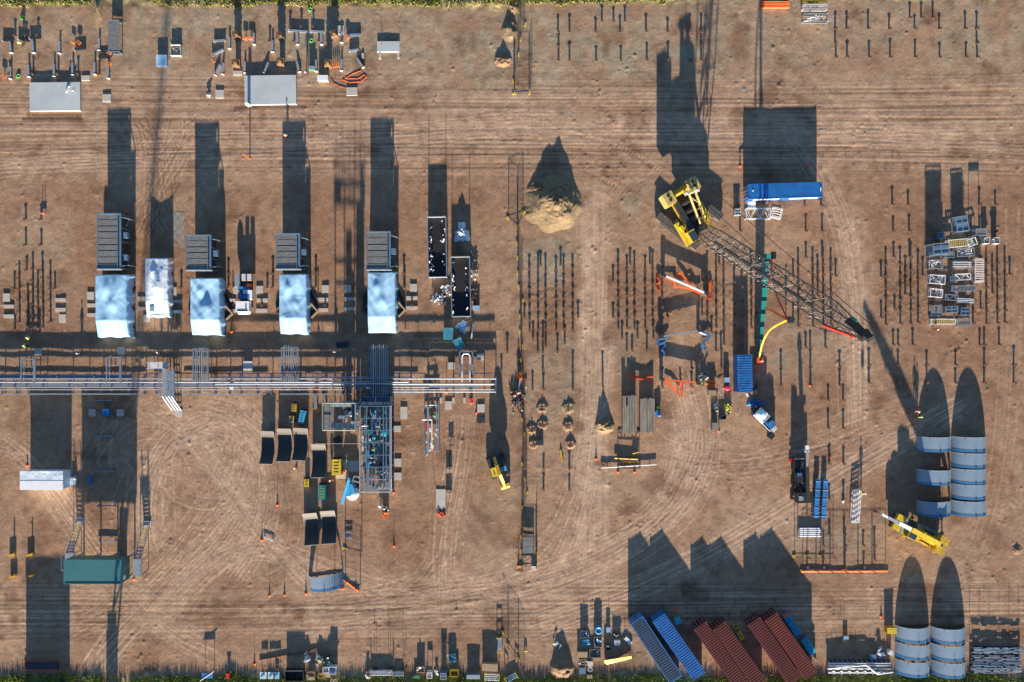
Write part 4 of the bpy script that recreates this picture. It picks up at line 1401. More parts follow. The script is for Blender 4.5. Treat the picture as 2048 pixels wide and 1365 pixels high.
# ---- black telescopic handler crane
def black_handler():
    t = thing('telescopic_crane', 'black rough terrain crane with white tipped boom lowered, beside two blue bundles', 'crane', W(1598, 958), R(92))
    MB().box((0, 0, 1.0), (6.6, 1.9, .7)).build('chassis', 'steel_dark', t)
    for x in (-2.1, 2.1):
        for s in (-1, 1):
            MB().tube((x, s * .8, .65), (x, s * 1.3, .65), .65, 16).build('wheel', 'rubber', t)
    MB().box((-2.7, .0, 1.9), (1.7, 2.5, 1.3)).build('engine_cover', 'black', t)
    MB().box((-2.8, -.6 + 1.1, 2.57), (.6, .6, .05)).build('roof_plate', 'cooler_frame', t)
    MB().box((-2.75, .75, 2.58), (.75, .55, .06)).build('hatch', 'galv', t)
    MB().box((.6, .8, 2.0), (1.5, .9, 1.6)).build('cab', 'black', t)
    MB().box((1.2, .9, 2.82), (.5, .7, .05)).build('cab_window', 'blue_roof', t)
    MB().box((2.6, .3, 1.5), (1.2, 1.9, .7)).build('front_deck', 'steel_dark', t)
    MB().bar((3.6, -1.25, 1.9), (3.6, 1.25, 1.9), .16, .3).build('front_rail', 'galv', t)
    MB().bar((-3.1, -.45, 2.5), (3.4, -.3, 3.0), .55, .6).build('boom_base', 'black', t)
    MB().bar((2.4, -.32, 3.0), (5.2, -.25, 3.45), .4, .42).build('boom_extension', 'cooler_panel', t)
    MB().box((5.5, -.25, 3.4), (1.0, .5, .45)).box((5.0, -.25, 3.42), (.2, .8, .35)).build('boom_tip', 'white', t)
    for x in (-3.1, 3.2):
        for s in (-1, 1):
            MB().box((x, s * 1.15, .6), (.3, .7, .25)).box((x, s * 1.4, .15), (.45, .4, .3)).build('outrigger', 'red' if (x > 0 and s > 0) else 'black', t)
    j = MB()
    r = random.Random(8)
    for i in range(36):
        a = Vector((r.uniform(-2, 2.2), r.uniform(-1.1, 1.1), r.uniform(1.4, 2.3)))
        j.bar(a, a + Vector((r.uniform(-.6, .6), r.uniform(-.3, .3), r.uniform(0, .2))), .1, .1)
    j.build('hose_bundle', 'cooler_panel', t)
black_handler()

# ---- white and blue telehandler
def telehandler():
    t = thing('work_truck', 'white fronted work truck with blue covers and a pale sheet at its tail', 'truck', W(1524, 836), R(-45))
    MB().box((0, 0, .75), (4.2, 1.5, .4)).build('chassis', 'steel_dark', t)
    for x in (-1.3, 1.3):
        for s in (-1, 1):
            MB().tube((x, s * .65, .42), (x, s * .95, .42), .42, 14).build('wheel', 'rubber', t)
    MB().box((-.7, 0, 1.35), (1.9, 1.7, 1.1)).ball((-.9, 0, 1.85), .9, 1.0, .9, .35).build('cab', 'white', t, smooth=False)
    MB().box((.15, 0, 1.7), (.06, 1.3, .55)).box((-1.2, .2, 2.1), (.5, .7, .1)).build('windscreen', 'sky_blue', t)
    MB().box((1.2, 0, 1.05), (1.7, 1.5, .25)).build('tray', 'steel_dark', t)
    MB().box((1.5, .1, 1.35), (1.0, 1.2, .4)).box((.9, -.3, 1.3), (.4, .5, .3)).build('load', 'blue_roof', t)
    MB().bar((-.2, -.85, 1.25), (2.2, -.85, 1.25), .06, .2).build('side_board', 'white', t)
telehandler()
tag(MB().box((0, 0, .5), (1.0, .85, 1.0)).box((0, 0, 1.02), (1.1, .95, .05)).box((.1, .1, 1.06), (.4, .1, .03)).build('pale_cabinet', 'white_dirty', None, W(1542, 856), R(-40)), 'pale grey cabinet behind the white fronted work truck', 'cabinet')
tag(MB().box((0, 0, .04), (.95, .95, .08)).box((0, 0, .3), (.9, .9, .5)).build('black_crate', 'black', None, W(1541, 872), R(-40)), 'black open crate at the tail of the white fronted work truck', 'crate')

# ---- blue boom lift with dome beside the compressor
def boom_lift():
    t = thing('boom_lift', 'blue boom lift with folded arm standing at the corner of the compressor skid', 'boom lift', W(706, 972), R(75))
    MB().box((0, 0, .6), (2.4, 1.5, .5)).build('chassis', 'steel_dark', t)
    for x in (-.9, .9):
        for s in (-1, 1):
            MB().tube((x, s * .6, .4), (x, s * .9, .4), .4, 12).build('wheel', 'rubber', t)
    MB().box((-.3, 0, 1.2), (1.6, 1.2, .8)).build('turret', 'sky_blue', t)
    MB().bar((-3.0, .75, 1.5), (1.6, .55, 2.3), .4, .4).build('lower_arm', 'sky_blue', t)
    MB().bar((1.6, .5, 2.3), (.2, -1.0, 2.7), .34, .34).build('upper_arm', 'cooler_frame', t)
    m = MB()
    for z in (2.0, 2.7):
        m.path([(1.3, -1.2, z), (2.1, -1.2, z), (2.1, -.1, z), (1.3, -.1, z), (1.3, -1.2, z)], .04, 6)
    for x in (1.3, 2.1):
        for y in (-1.2, -.1):
            m.tube((x, y, 1.7), (x, y, 2.7), .04, 6)
    m.build('basket', 'galv', t)
boom_lift()
def dome_tank():
    t = thing('dome_tank', 'round white tank with a blue half cover beside the boom lift', 'tank', W(707, 985))
    MB().lathe([(1.05, 0), (1.1, .2), (1.1, 1.1), (.9, 1.35), (.5, 1.5), (0, 1.55)], (0, 0, 0), 28).build('shell', 'tarp_white', t, smooth=True)
    MB().grid(lambda u, v: (-1.12 + 1.1 * u, .95 - 1.5 * v + .3 * u, 1.2 + .4 * math.sin(u * 1.6) + .05 * v), 8, 8).build('cover', 'sky_blue', t)
dome_tank()
# ============================================================ shell plates
ORD = ['first', 'second', 'third', 'fourth', 'fifth', 'sixth', 'seventh', 'eighth', 'ninth', 'tenth', 'eleventh', 'twelfth', 'thirteenth', 'fourteenth', 'fifteenth', 'sixteenth', 'seventeenth', 'eighteenth', 'nineteenth', 'twentieth']
def arch_mesh(rad, depth, a0, th, n=30):
    m = MB()
    vs = []
    for i in range(n + 1):
        a = R(a0 + (180 - 2 * a0) * i / n)
        for r in (rad, rad - th):
            for y in (-depth / 2, depth / 2):
                vs.append((-r * math.cos(a), y, r * math.sin(a) - rad * math.sin(R(a0))))
    fs = []
    for i in range(n):
        k, q = i * 4, i * 4 + 4
        fs += [(k, q, q + 1, k + 1), (k + 2, k + 3, q + 3, q + 2), (k, k + 2, q + 2, q), (k + 1, q + 1, q + 3, k + 3)]
    fs += [(0, 1, 3, 2), (4 * n, 4 * n + 2, 4 * n + 3, 4 * n + 1)]
    return m.add(vs, fs)
def arch_proto():
    t = thing('shell_plate', 'x', 'shell plate', (0, 0, 0), 0)
    arch_mesh(2.93, 2.42, 14, .05).build('plate', 'shell_blue', t)
    m = arch_mesh(2.97, .07, 14, .13)
    m.v = [(x, y + 1.2, z) for x, y, z in m.v]
    m.build('rim', 'shell_rim', t)
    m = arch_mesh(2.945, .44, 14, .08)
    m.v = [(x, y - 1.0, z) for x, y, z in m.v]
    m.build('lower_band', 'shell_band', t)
    for x, a in ((0.0, 90), (1.6, 57)):
        z = 2.95 * math.sin(R(a)) - 2.93 * math.sin(R(14))
        MB().box((x, -.85, z + .08), (.05, .5, .22)).build('lifting_lug', 'steel_dark', t)
    b = MB()
    for s in (-1, 1):
        b.bar((s * 1.5, -1.0, .06), (s * 1.5, 1.0, .06), .1, .12)
    b.bar((-2.8, -1.02, .06), (2.8, -1.02, .06), .1, .12)
    b.bar((-2.8, 1.02, .06), (2.8, 1.02, .06), .1, .12)
    for s in (-1, 1):
        b.bar((s * 1.5, 1.0, .1), (s * 1.5, 1.0, 1.9), .08, .08)
    b.build('spreader_frame', 'steel_dark', t)
    return t
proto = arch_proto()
first = True
def close_end(o):  # added board hidden under the arch, makes its cast shadow solid
    m = arch_mesh(2.86, .04, 14, 2.85)
    m.v = [(x, y + 1.12, z) for x, y, z in m.v]
    m.build('shadow_board', 'steel_dark', o)
def arch(x0, y0, x1, y1, label, rz=0.0, group='blue grey curved shell plates standing as arches'):
    global first
    cx, cy, w, l = seen_box(x0, y0, x1, y1, 1.2)
    s = (w / 5.8, 1, 1)
    if first:
        proto.location = (cx, cy, 0); proto.rotation_euler.z = rz; proto['label'] = label; proto['group'] = group
        first = False
        return proto
    return dup(proto, (cx, cy, 0), rz, label, group)
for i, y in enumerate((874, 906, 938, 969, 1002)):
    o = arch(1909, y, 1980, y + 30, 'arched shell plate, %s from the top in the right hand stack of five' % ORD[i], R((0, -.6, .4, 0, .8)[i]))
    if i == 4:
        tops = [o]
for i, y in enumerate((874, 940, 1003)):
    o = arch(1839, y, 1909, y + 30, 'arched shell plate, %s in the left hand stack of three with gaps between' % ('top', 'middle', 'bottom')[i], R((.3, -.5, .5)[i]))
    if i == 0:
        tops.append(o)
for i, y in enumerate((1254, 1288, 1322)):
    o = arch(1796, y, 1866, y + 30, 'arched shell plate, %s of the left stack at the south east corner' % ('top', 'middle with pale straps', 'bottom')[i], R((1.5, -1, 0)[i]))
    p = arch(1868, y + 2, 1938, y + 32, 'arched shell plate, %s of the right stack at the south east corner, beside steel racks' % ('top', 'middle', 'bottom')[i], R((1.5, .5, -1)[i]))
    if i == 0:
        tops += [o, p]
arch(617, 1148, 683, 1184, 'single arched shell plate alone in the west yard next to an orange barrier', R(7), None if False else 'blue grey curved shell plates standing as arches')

for o in tops:
    close_end(o)
def cradle(x0, y0, x1, y1, rz, label, k=1.0):
    cx, cy, w, l = seen_box(x0, y0, x1, y1, .8)
    r, c = 3.75, l / 2 - .02
    a = math.asin(min(.98, c / r))
    def fn(u, v):
        t = -a + 2 * a * v
        return ((u - .5) * w, r * math.sin(t), r - r * math.cos(t) + .08)
    t = thing('curved_plate', label, 'shell plate', (cx, cy, 0), rz, 'dark hollow shell plates lying open side up')
    m = MB().grid(fn, 8, 26)
    m.grid(lambda u, v: tuple(Vector(fn(1 - u, v)) - Vector((0, 0, .05))), 8, 26)
    m.build('plate', 'shell_inner', t)
    for s in (-1, 1):
        e = MB()
        for k in range(24):
            p, q = fn(.5 + s * .49, k / 24), fn(.5 + s * .49, (k + 1) / 24)
            e.bar(p, q, .06, .12)
        e.build('side_rim', 'timber', t)
    MB().bar((-w / 2, -c - .02, fn(0, 0)[2]), (w / 2, -c - .02, fn(0, 0)[2]), .06, .1).build('lip', 'white_dirty', t)
    b = MB()
    for y in (-1.2, 1.2):
        b.box((0, y, .12), (w, .2, .24))
    b.build('chock', 'timber', t)
cradle(521, 862, 547, 928, R(-2), 'dark hollow shell plate, leftmost of the three lying side by side')
cradle(554, 857, 582, 923, R(-1), 'dark hollow shell plate in the middle of the three lying side by side')
cradle(586, 856, 614, 921, R(-3), 'dark hollow shell plate, right of the three lying side by side')
cradle(623, 888, 651, 955, 0, 'dark hollow shell plate alone left of the yellow generator')
cradle(607, 1026, 636, 1090, R(5), 'dark hollow shell plate with cream rim, left of the pair above the single arch')
cradle(642, 1021, 671, 1087, R(3), 'dark hollow shell plate with cream rim, right of the pair above the single arch')

# ============================================================ piles
pm('pile_cap', (.20, .155, .11), .7, .2, .35, 6, (.22, .10, .05))
pile_mesh = MB().tube((0, 0, -.2), (0, 0, .5), .165, 8).box((0, 0, .52), (.42, .42, .06))
P0 = pile_mesh.build('screw_pile', 'pile_steel')
P0_used = False
n_piles = 0
stuff_piles = []
def pile(px, py, label, group, h=1.0):
    global P0_used, n_piles
    loc = W(px, py)
    if n_piles >= 300:
        stuff_piles.append((loc, h))
        return
    n_piles += 1
    o = P0 if not P0_used else P0.copy()
    if P0_used:
        COL.objects.link(o)
    P0_used = True
    o.location = loc
    o.rotation_euler.z = (px * 7 + py * 3) % 6.28
    o.scale = (1, 1, h * (.86 + .3 * ((px * 13.7 + py * 7.3) % 1)))
    o.rotation_euler.x = R(((px * 3.1 + py) % 1 - .5) * 5)
    tag(o, label, 'pile', group)
def rows(name, group, data):
    for r, (y, xs) in enumerate(data):
        for i, x in enumerate(xs):
            yy = y
            if isinstance(x, tuple):
                x, yy = x
            pile(x, yy, 'steel pile, %s along the %s row of %s' % (ORD[i], ORD[r], name), group)
rows('piles at the top centre', 'piles at the top centre', [
    (44, [1203.6, 1227, 1249.5]), (65, [1116, 1139, 1191, 1240, 1292, 1335, 1379, 1402]), (94, [1117, 1402]),
    (122, [1117, 1139, 1192, 1241.5, 1293.5, 1336, 1380, 1402])])
rows('piles at the top right', 'piles at the top right', [
    (37, [1819, 1842, 1865]), (59, [1670, 1693, 1736, 1778, 1829, 1878, 1930, 1953]), (88, [1670, 1953]),
    (116, [1671.5, 1694, 1738, 1780, 1830, 1879, 1931.5, 1954])])
rows('scattered piles beside the fenced trench', 'piles around the fenced trench', [
    (678, [1066, 1086, (1129.4, 686.7)]), (704, [1014.5, 1075.6, 1085.7, (1091.4, 693), 1115]), (740, [1003, 1085.7, 1145.4]), (778, [1065, 1086.5, 1145.8]),
    (937, [1087, 1138.5]), (979, [1087, 1138.5])])
rows('scattered piles below the orange spreader', 'piles among the lifting beams', [
    (528, [1260, 1299.7, 1438]), (676, [1244, 1275, 1307, (1423, 665)]), (701, [1253.6, 1264, 1293.7, 1432, 1442, (1448, 688)]), (736, [1205, 1323.6, 1383, 1443]), (773, [1205.3, 1324.3, 1383])])
rows('scattered piles below the crane boom', 'piles below the crane boom', [
    (515, [1611.5, 1644]), (695, [1611, 1620, 1650.6]), (733, [1502, 1561.5, 1620.5, 1679]), (771, [1562, 1621, 1679]), (800, [1656, 1686])])
rows('pile lines above the shell plates', 'piles above the shell plates', [
    (690, [1786, 1796, 1825, 1959, 1968, 1998]), (730, [1737.7, 1795.7, 1853, 1910.6, 1968, 2027]), (766, [1737.7, 1795.7, 1853, 1910.6, 1968, 2027])])
rows('piles above the steel platform store', 'piles around the platform store', [
    (410, [1784, 1815.7, 1958, 1990]), (463, [1786, 1818, 1959, 1990]), (514, [1787, 1818.5, 1960])])
rows('piles above the far left dense block', 'piles at the left edge', [
    (440, [52, 82.5]), (491, [52, 83]), (541, [54, 85]), (578, [29.5, 110]), (660, [30])])
rows('piles by the lone container', 'piles near the lone container', [
    (412, [1476, 1609, 1642]), (463, [1480, 1611, 1644])])
rows('pile pairs near the blue bundles', 'piles near the blue bundles', [
    (856, [1656, 1686]), (927, [1658, 1686.6]), (998, [1658, 1686.6]), (1068, [1658, 1687.6]), (1090, [1646, 1689.4, 1726, 1748.6]), (1134, [1614, 1646, 1689.4, 1727, (1749, 1119)])])
rows('piles among the laid out columns', 'piles in the top left frames', [
    (73, [31, 53, 77]), (150, [20, 67, 117, 157, 199]), (56, [581, 603, 627]), (84, [540, 589, 638, 683])])
rows('stubs beside the wrapped modules', 'stub piles by the wrapped modules', [
    (548, [457, 546, 632, 808]), (575, [363, 457, 535, 546, 632, 808]), (560, [269]), (585, [269]), (612, [269, 524, 651, 824])])
def dense(name, group, cols):
    for i, (x, y0, y1, n) in enumerate(cols):
        for k in range(n):
            pile(x + k * .12, y0 + (y1 - y0) * k / max(1, n - 1), 'steel pile, %s down the %s column of %s' % (ORD[k], ORD[i], name), group)
dense('the block below the sand heap', 'dense piles below the sand heap', [
    (1058.5, 539, 662, 7), (1076, 578, 660, 5), (1091, 578, 661, 5), (1112, 578, 661, 5), (1127, 578, 659, 5), (1145, 539, 661, 7),
    (1049, 636, 636, 1), (1156, 634, 634, 1), (1091, 543, 543, 1), (1112, 542, 542, 1), (1076, 542, 542, 1), (1127, 542, 542, 1), (1081, 531, 531, 1), (1121, 530, 530, 1)])
dense('the block left of the spreaders', 'dense piles left of the spreaders', [
    (1226, 564, 634, 2), (1236, 535, 658, 7), (1253.6, 571, 657, 5), (1268.6, 571, 658, 5), (1290, 571, 658, 5), (1305, 571, 656, 5), (1323.6, 535, 656, 7), (1334.5, 632, 632, 1),
    (1253.6, 539, 539, 1), (1268.6, 540, 540, 1), (1290, 540, 540, 1), (1305, 538, 538, 1)])
dense('the left platform store block', 'dense piles left of the platform store', [
    (1762, 553, 635, 2), (1771, 529, 649, 6), (1789, 619, 619, 1), (1800, 529, 648, 6), (1810, 545, 589, 3), (1821, 515, 648, 6), (1835.5, 529, 646, 5), (1845, 551, 551, 1)])
dense('the right platform store block', 'dense piles right of the platform store', [
    (1945, 529, 647, 6), (1961, 617, 617, 1), (1972, 527, 647, 6), (1984, 541, 586, 3), (1994, 527, 646, 6), (2009, 526, 645, 6), (2019, 549, 549, 1)])
dense('the block under the crane boom', 'dense piles under the crane boom', [
    (1502, 533, 655, 7), (1513, 626, 626, 1), (1586, 553, 640, 2), (1596, 531, 652, 7), (1625, 530, 652, 7), (1635, 544, 592, 4), (1646, 530, 650, 7), (1661, 530, 649, 7), (1671, 552, 552, 1)])
dense('the block by the small blue container', 'dense piles by the small container', [
    (1404, 561, 630, 2), (1414, 535, 657, 7), (1432, 572, 655, 5), (1447, 572, 656, 5), (1468, 565, 650, 5), (1483, 575, 690, 5), (1432, 536, 536, 1), (1447, 538, 538, 1)])
dense('the block left of the wrapped modules', 'dense piles at the left edge', [
    (39, 557, 644, 5), (56, 600, 648, 3), (66, 538, 655, 6), (76, 575, 655, 5), (86, 556, 655, 6), (101, 556, 644, 5)])
if stuff_piles:
    m = MB()
    for loc, h in stuff_piles:
        m.add([(v[0] + loc.x, v[1] + loc.y, v[2] * h) for v in pile_mesh.v], [f for f in pile_mesh.f])
    # faces are indexed from each pile's own start by add()
    struct(m.build('pile_field', 'pile_steel'), 'stuff')
print('piles', n_piles, 'rest', len(stuff_piles))

# concrete caps round some trench piles (excavated soil rings) and mounds
def mound(px, py, rx, ry, h, label, seed, mat, peak=(0, 0), flat=0.0, name='soil_mound', cat='soil heap', rough=.08):
    r = random.Random(seed)
    ph = [(r.uniform(2, 9), r.uniform(0, 6.3), r.uniform(.3, 1)) for _ in range(6)]
    bl = [(r.uniform(-.8, .8), r.uniform(-.8, .8), r.uniform(.1, .28), r.uniform(-.25, .28)) for _ in range(22)]
    rx, ry = rx / S, ry / S
    vs, fs = [], []
    n, k = 56, 26
    for j in range(k + 1):
        q = j / k
        for i in range(n):
            a = 2 * math.pi * i / n
            e = 1 + .05 * sum(c * math.sin(f * a + p) for f, p, c in ph) / 2
            x, y = q * e * math.cos(a) + peak[0] * (1 - q), q * e * math.sin(a) + peak[1] * (1 - q)
            z = (1 - q) ** (1.0 if not flat else .6)
            if flat:
                z = min(z, flat)
            z += sum(c * math.exp(-((x - bx) ** 2 + (y - by) ** 2) / s ** 2) for bx, by, s, c in bl) * min(1, (1 - q) * 3) * .8
            z += r.uniform(-1, 1) * rough * min(.5, 1 - q) * 1.3
            vs.append((x * rx, y * ry, max(0, z) * h - .03))
    for j in range(k):
        for i in range(n):
            o = (i + 1) % n
            fs.append((j * n + i, (j + 1) * n + i, (j + 1) * n + o, j * n + o))
    o = MB().add(vs, fs).build(name, mat, None, W(px, py), 0, smooth=True)
    return tag(o, label, cat)
pm('sand', (.245, .178, .10), .95, 0, .3, 2.2, None, .09)
pm('sand_red', (.27, .17, .10), .95, 0, .3, 2.5, None, .08)
mound(1108, 408, 58, 58, 2.1, 'big pale sand heap at the end of the dirt track, with a sharp peak', 1, 'sand', (.15, .12), rough=.11)
mound(1077, 425, 30, 26, 1.0, 'lower left shoulder of the big sand heap, a separate dumped load', 17, 'sand', (.1, .2), rough=.12)
mound(1078, 380, 26, 24, .8, 'small dark load of earth at the left rear of the big sand heap', 18, 'sand_red', (0, .1), rough=.2)
mound(1141, 424, 17, 15, .75, 'small grey dumped clod heap on the flank of the big sand heap', 7, 'sand', (0, 0), .7)
mound(1209, 852, 21, 17, 1.3, 'small sand heap beside the timber mats', 2, 'sand', (-.1, .2))
mound(1019, 62, 19, 24, .75, 'earth heap at the top edge near the fence, middle one', 3, 'sand', (.1, .1))
mound(1006, 122, 19, 14, .8, 'earth heap at the top edge near the fence, lowest one', 4, 'sand_red', (0, .1))
mound(1028, 18, 13, 12, .5, 'earth heap at the top edge near the fence, on the grass', 5, 'sand', (0, .1))
mound(1123, 1338, 26, 22, 1.4, 'heap of earth at the south edge left of the pallets', 6, 'sand_red', (0, .3))
mound(196, 22, 12, 40, .55, 'long spoil windrow leaning over the top left verge', 8, 'sand', (.1, .1))
mound(2034, 1100, 12, 12, .3, 'low dark spoil ring at the right edge', 9, 'sand_red')
for i, (px, py, k) in enumerate(((1084, 815, 11), (1137, 815, 13), (1085, 849, 11), (1136, 851, 11), (1064, 858, 10), (1067, 888, 10), (1141, 888, 10))):
    vs = []
    prof = [(k / S * 1.15, -.02), (k / S * .9, .1), (k / S * .7, .17), (k / S * .45, .13), (k / S * .2, .1), (0, .1)]
    m = MB().lathe(prof, (0, 0, 0), 22)
    rr2 = random.Random(i)
    m.v = [(x * (1 + rr2.uniform(-.2, .2)), y * (1 + rr2.uniform(-.2, .2)), z + rr2.uniform(-.05, .07) * (z > 0)) for x, y, z in m.v]
    t = thing('pile_collar', 'ring of orange spoil around a pile, %s of seven beside the trench' % ('top left', 'top right and roundest', 'centre left', 'centre right', 'far left upper', 'far left lower', 'bottom right')[i], 'spoil ring', W(px, py), 0, 'spoil rings around piles')
    m.build('spoil_ring', 'sand_red' if i != 1 else 'sand', t, smooth=True)
    MB().tube((0, 0, -.1), (0, 0, .4), .12, 8).build('pile', 'pile_steel', t)

# ============================================================ fences
fp = thing('fence_panel', 'x', 'fence panel', (0, 0, 0))
f = MB()
f.path([(0.03, 0, .08), (.97, 0, .08), (.97, 0, 2.0), (.03, 0, 2.0), (.03, 0, .08)], .022, 6)
f.build('frame', 'mesh_dark', fp)
m = MB()
for i in range(1, 16):
    m.bar((i / 16, 0, .1), (i / 16, 0, 1.98), .003, .008)
for i in range(1, 9):
    m.bar((.03, 0, .1 + 1.88 * i / 9), (.97, 0, .1 + 1.88 * i / 9), .008, .008)
m.build('mesh', 'mesh_dark', fp)
ft = MB().box((0, 0, .08), (.28, .62, .15)).build('foot', 'yellow_bright', fp)
used_panel = False
def fence(pts, where, group, foot=True):
    global used_panel
    for i, (a, b) in enumerate(zip(pts, pts[1:])):
        A, B = W(*a), W(*b)
        d = B - A
        lab = 'mesh fence panel, %s %s' % (ORD[i] if i < 20 else 'last', where)
        if not used_panel:
            fp.location = A; fp.rotation_euler.z = math.atan2(d.y, d.x)
            fp['label'] = lab; fp['group'] = group
            o = fp
        else:
            o = dup(fp, A, math.atan2(d.y, d.x), lab, group)
        for c in o.children:
            if not c.name.startswith('foot'):
                c.scale.x = d.length
            else:
                c.rotation_euler.z = R(90 - 0)
        used_panel = True
G1 = 'temporary fence panels along the trench'
fence([(1045, -14), (1037, 24), (1050, 50), (1041, 79), (1037, 109), (1027, 163), (1028.5, 188)], 'from the top in the north fence run', G1)
fence([(1028.5, 188), (1059, 186), (1064, 154)], 'panel of the short return below the north fence', G1)
fence([(1047, 425.6), (1016, 437), (1036, 455)], 'panel of the fence corner beside the sand heap', G1)
fence([(1047, 425.6), (1036, 455), (1034, 487), (1036, 516), (1036, 545.6), (1038, 574), (1045, 602), (1039.6, 633), (1040, 663.6), (1043.6, 693), (1041.6, 721), (1046.7, 781)], 'from the top of the fence beside the dense piles', G1)
fence([(1044.6, 840), (1048.7, 869), (1045, 929), (1050.5, 957.7), (1054, 986), (1045, 1015), (1047.8, 1045.6), (1043, 1075), (1043, 1103), (1043, 1133.5)], 'from the top of the lower fence right of the excavator', G1)
fence([(1043, 1133.5), (1072.5, 1131), (1073, 1108), (1074, 1080)], 'panel of the enclosure at the foot of the lower fence', G1)
fence([(1006, 1266), (1016, 1290), (1037, 1318), (1050, 1352)], 'from the top of the slanting fence at the south edge', G1)
fence([(690, 1097), (725, 1108)], 'panel right of the lone arch', 'temporary fence panels in the west yard')
fence([(690, 1165), (722, 1175)], 'panel behind the orange barrier in the west yard', 'temporary fence panels in the west yard')
fence([(1588, 1112), (1614, 1112), (1641, 1112), (1667, 1112)], 'panel in line under the white pipe stack', 'temporary fence panels near the blue bundles')
fence([(1604 + 28 * k, 1141) for k in range(7)], 'panel behind the long orange barrier', 'temporary fence panels near the blue bundles')

def barrier(a, b, label, mat='orange'):
    A, B = W(*a), W(*b)
    d = B - A
    m = MB()
    n = 10
    for i in range(n):
        p, q = A + d * (i / n), A + d * ((i + 1) / n)
        s = Vector((-d.y, d.x, 0)).normalized() * .16
        z0, z1 = .2 + .03 * math.sin(i), .2 + .03 * math.sin(i + 1)
        m.add([p - s + Vector((0, 0, .06)), q - s + Vector((0, 0, .06)), q + s + Vector((0, 0, z1)), p + s + Vector((0, 0, z0))], [(0, 1, 2, 3)])
    t = thing('safety_barrier', label, 'barrier', (0, 0, 0))
    m.build('netting', mat, t)
    for i in range(0, n + 1, 2):
        MB().tube(A + d * (i / n), A + d * (i / n) + Vector((0, 0, .3)), .03, 6).build('stake', 'steel_dark', t)
barrier((1602, 1144), (1776, 1143), 'long low orange safety netting barrier across the haul road edge')
barrier((686, 1160), (718, 1184), 'short slanting orange safety netting barrier beside the lone arch')

# cone posts
cp = thing('marker_post', 'x', 'marker post', (0, 0, 0))
MB().lathe([(.26, 0), (.26, .05), (.14, .1), (.10, .35), (0, .36)], (0, 0, 0), 12).build('cone_base', 'orange', cp)
MB().tube((0, 0, .3), (0, 0, 1.05), .03, 6).build('pole', 'orange_deep', cp)
usedc = False
for px, py, lab in ((555, 1010, 'below the three hollow plates'), (524, 1080, 'beside a short slanted beam in the west yard'), (539, 1191, 'leftmost of three in line left of the lone arch'),
                    (569, 1190, 'middle of three in line left of the lone arch'), (612, 1187, 'rightmost of three in line left of the lone arch'), (685, 1177, 'at the right foot of the lone arch'),
                    (712, 1179, 'at the end of the short orange barrier'), (788, 1092, 'alone below the compressor skid'), (1192, 918, 'at the left end of the white pipe'),
                    (1480, 333, 'left of the lone container shadow'), (1613, 333, 'in the shade behind the lone container'), (1437, 862, 'beside the black crate below the small container'),
                    (1659, 914, 'between the pile pairs and blue bundles'), (1620, 771, 'on the track side left of the crane boom shadow'), (1269, 944, 'below the yellow pipe'),
                    (1236, 944, 'holding an orange cover under the white pipe'), (55, 931, 'above the white site hut'), (441, 470, 'right of the second cooler'), (614, 467, 'right of the third cooler'),
                    (788, 464, 'right of the fourth cooler'), (253, 425, 'right of the longest cooler'), (463, 664, 'by the fourth wrapped module'), (268, 1158, 'at the right stair of the green house'),
                    (943, 806, 'red one under the end of the pipe rack'), (893, 785, 'by the pipe rack feet'), (1689, 1264, 'near the south edge left of the yellow box'), (1762, 1233, 'behind the yellow box at the south edge'),
                    (1217, 1255, 'among pallets at the south edge'), (1249, 1296, 'behind the yellow banner'), (1037, 1132, 'at the fence enclosure corner'), (1167, 1256, 'on the stacked gear left of the blue drum'),
                    (763, 92, 'standing on the small grey slab'), (509, 1328, 'at the south edge left of the tables'), (1350, 1221, 'beside the second blue container'), (953, 826, 'by the pad right of the pipe spool'), (184, 832, 'by the shaded pad under the green house shadow'), (787, 985, 'at the corner of the compressor skid')):
    lab = 'orange cone marker post ' + lab
    if usedc:
        dup(cp, W(px, py), 0, lab, 'orange cone marker posts')
    else:
        cp.location = W(px, py); cp['label'] = lab; cp['group'] = 'orange cone marker posts'
    usedc = True

# concrete pads
pad = MB().box((0, 0, .06), (1, 1, .24)).build('concrete_pad', 'concrete')
usedp = False
def pads(lst, where, group):
    global usedp, pad
    for i, (px, py, w, l) in enumerate(lst):
        o = pad if not usedp else pad.copy()
        if usedp:
            COL.objects.link(o)
        usedp = True
        o.location = W(px, py)
        o.scale = (w / S, l / S, 1)
        tag(o, 'pale concrete %s, %s %s' % ('block' if abs(w - l) < 5 else 'strip', ORD[i], where), 'footing', group)
pads([(14, 595.5, 14, 16), (18.5, 613, 21, 6), (18.5, 633, 21, 7)], 'down the column at the left edge', 'concrete footings')
pads([(122, 600, 21, 6), (122, 620, 21, 7), (126, 637.5, 14, 16)], 'down the column right of the left pile block', 'concrete footings')
pads([(182, 592, 14, 15), (184, 610.6, 18, 6), (184, 630, 18, 6)], 'down the column left of the largest wrapped module', 'concrete footings')
pads([(284, 597, 16, 6), (285, 617, 16, 6), (294, 637, 14, 14)], 'down the column left of the narrow wrapped load', 'concrete footings')
pads([(347, 583, 14, 16), (353, 603, 22, 6)], 'down the column right of the narrow wrapped load', 'concrete footings')
pads([(472, 581, 12, 14), (466, 601, 12, 6), (466, 622, 14, 6)], 'down the column left of the generator truck', 'concrete footings')
pads([(520, 580, 14, 15), (525, 600.5, 22, 6), (524, 621.6, 23, 7)], 'down the column right of the generator truck', 'concrete footings')
pads([(651, 578.6, 14, 15), (646, 599, 22, 6), (646, 620, 22, 6)], 'down the column right of the braced module', 'concrete footings')
pads([(696, 578, 14, 15), (699.6, 598, 22, 6), (699.6, 618, 22, 6)], 'down the column left of the smooth wrapped module', 'concrete footings')
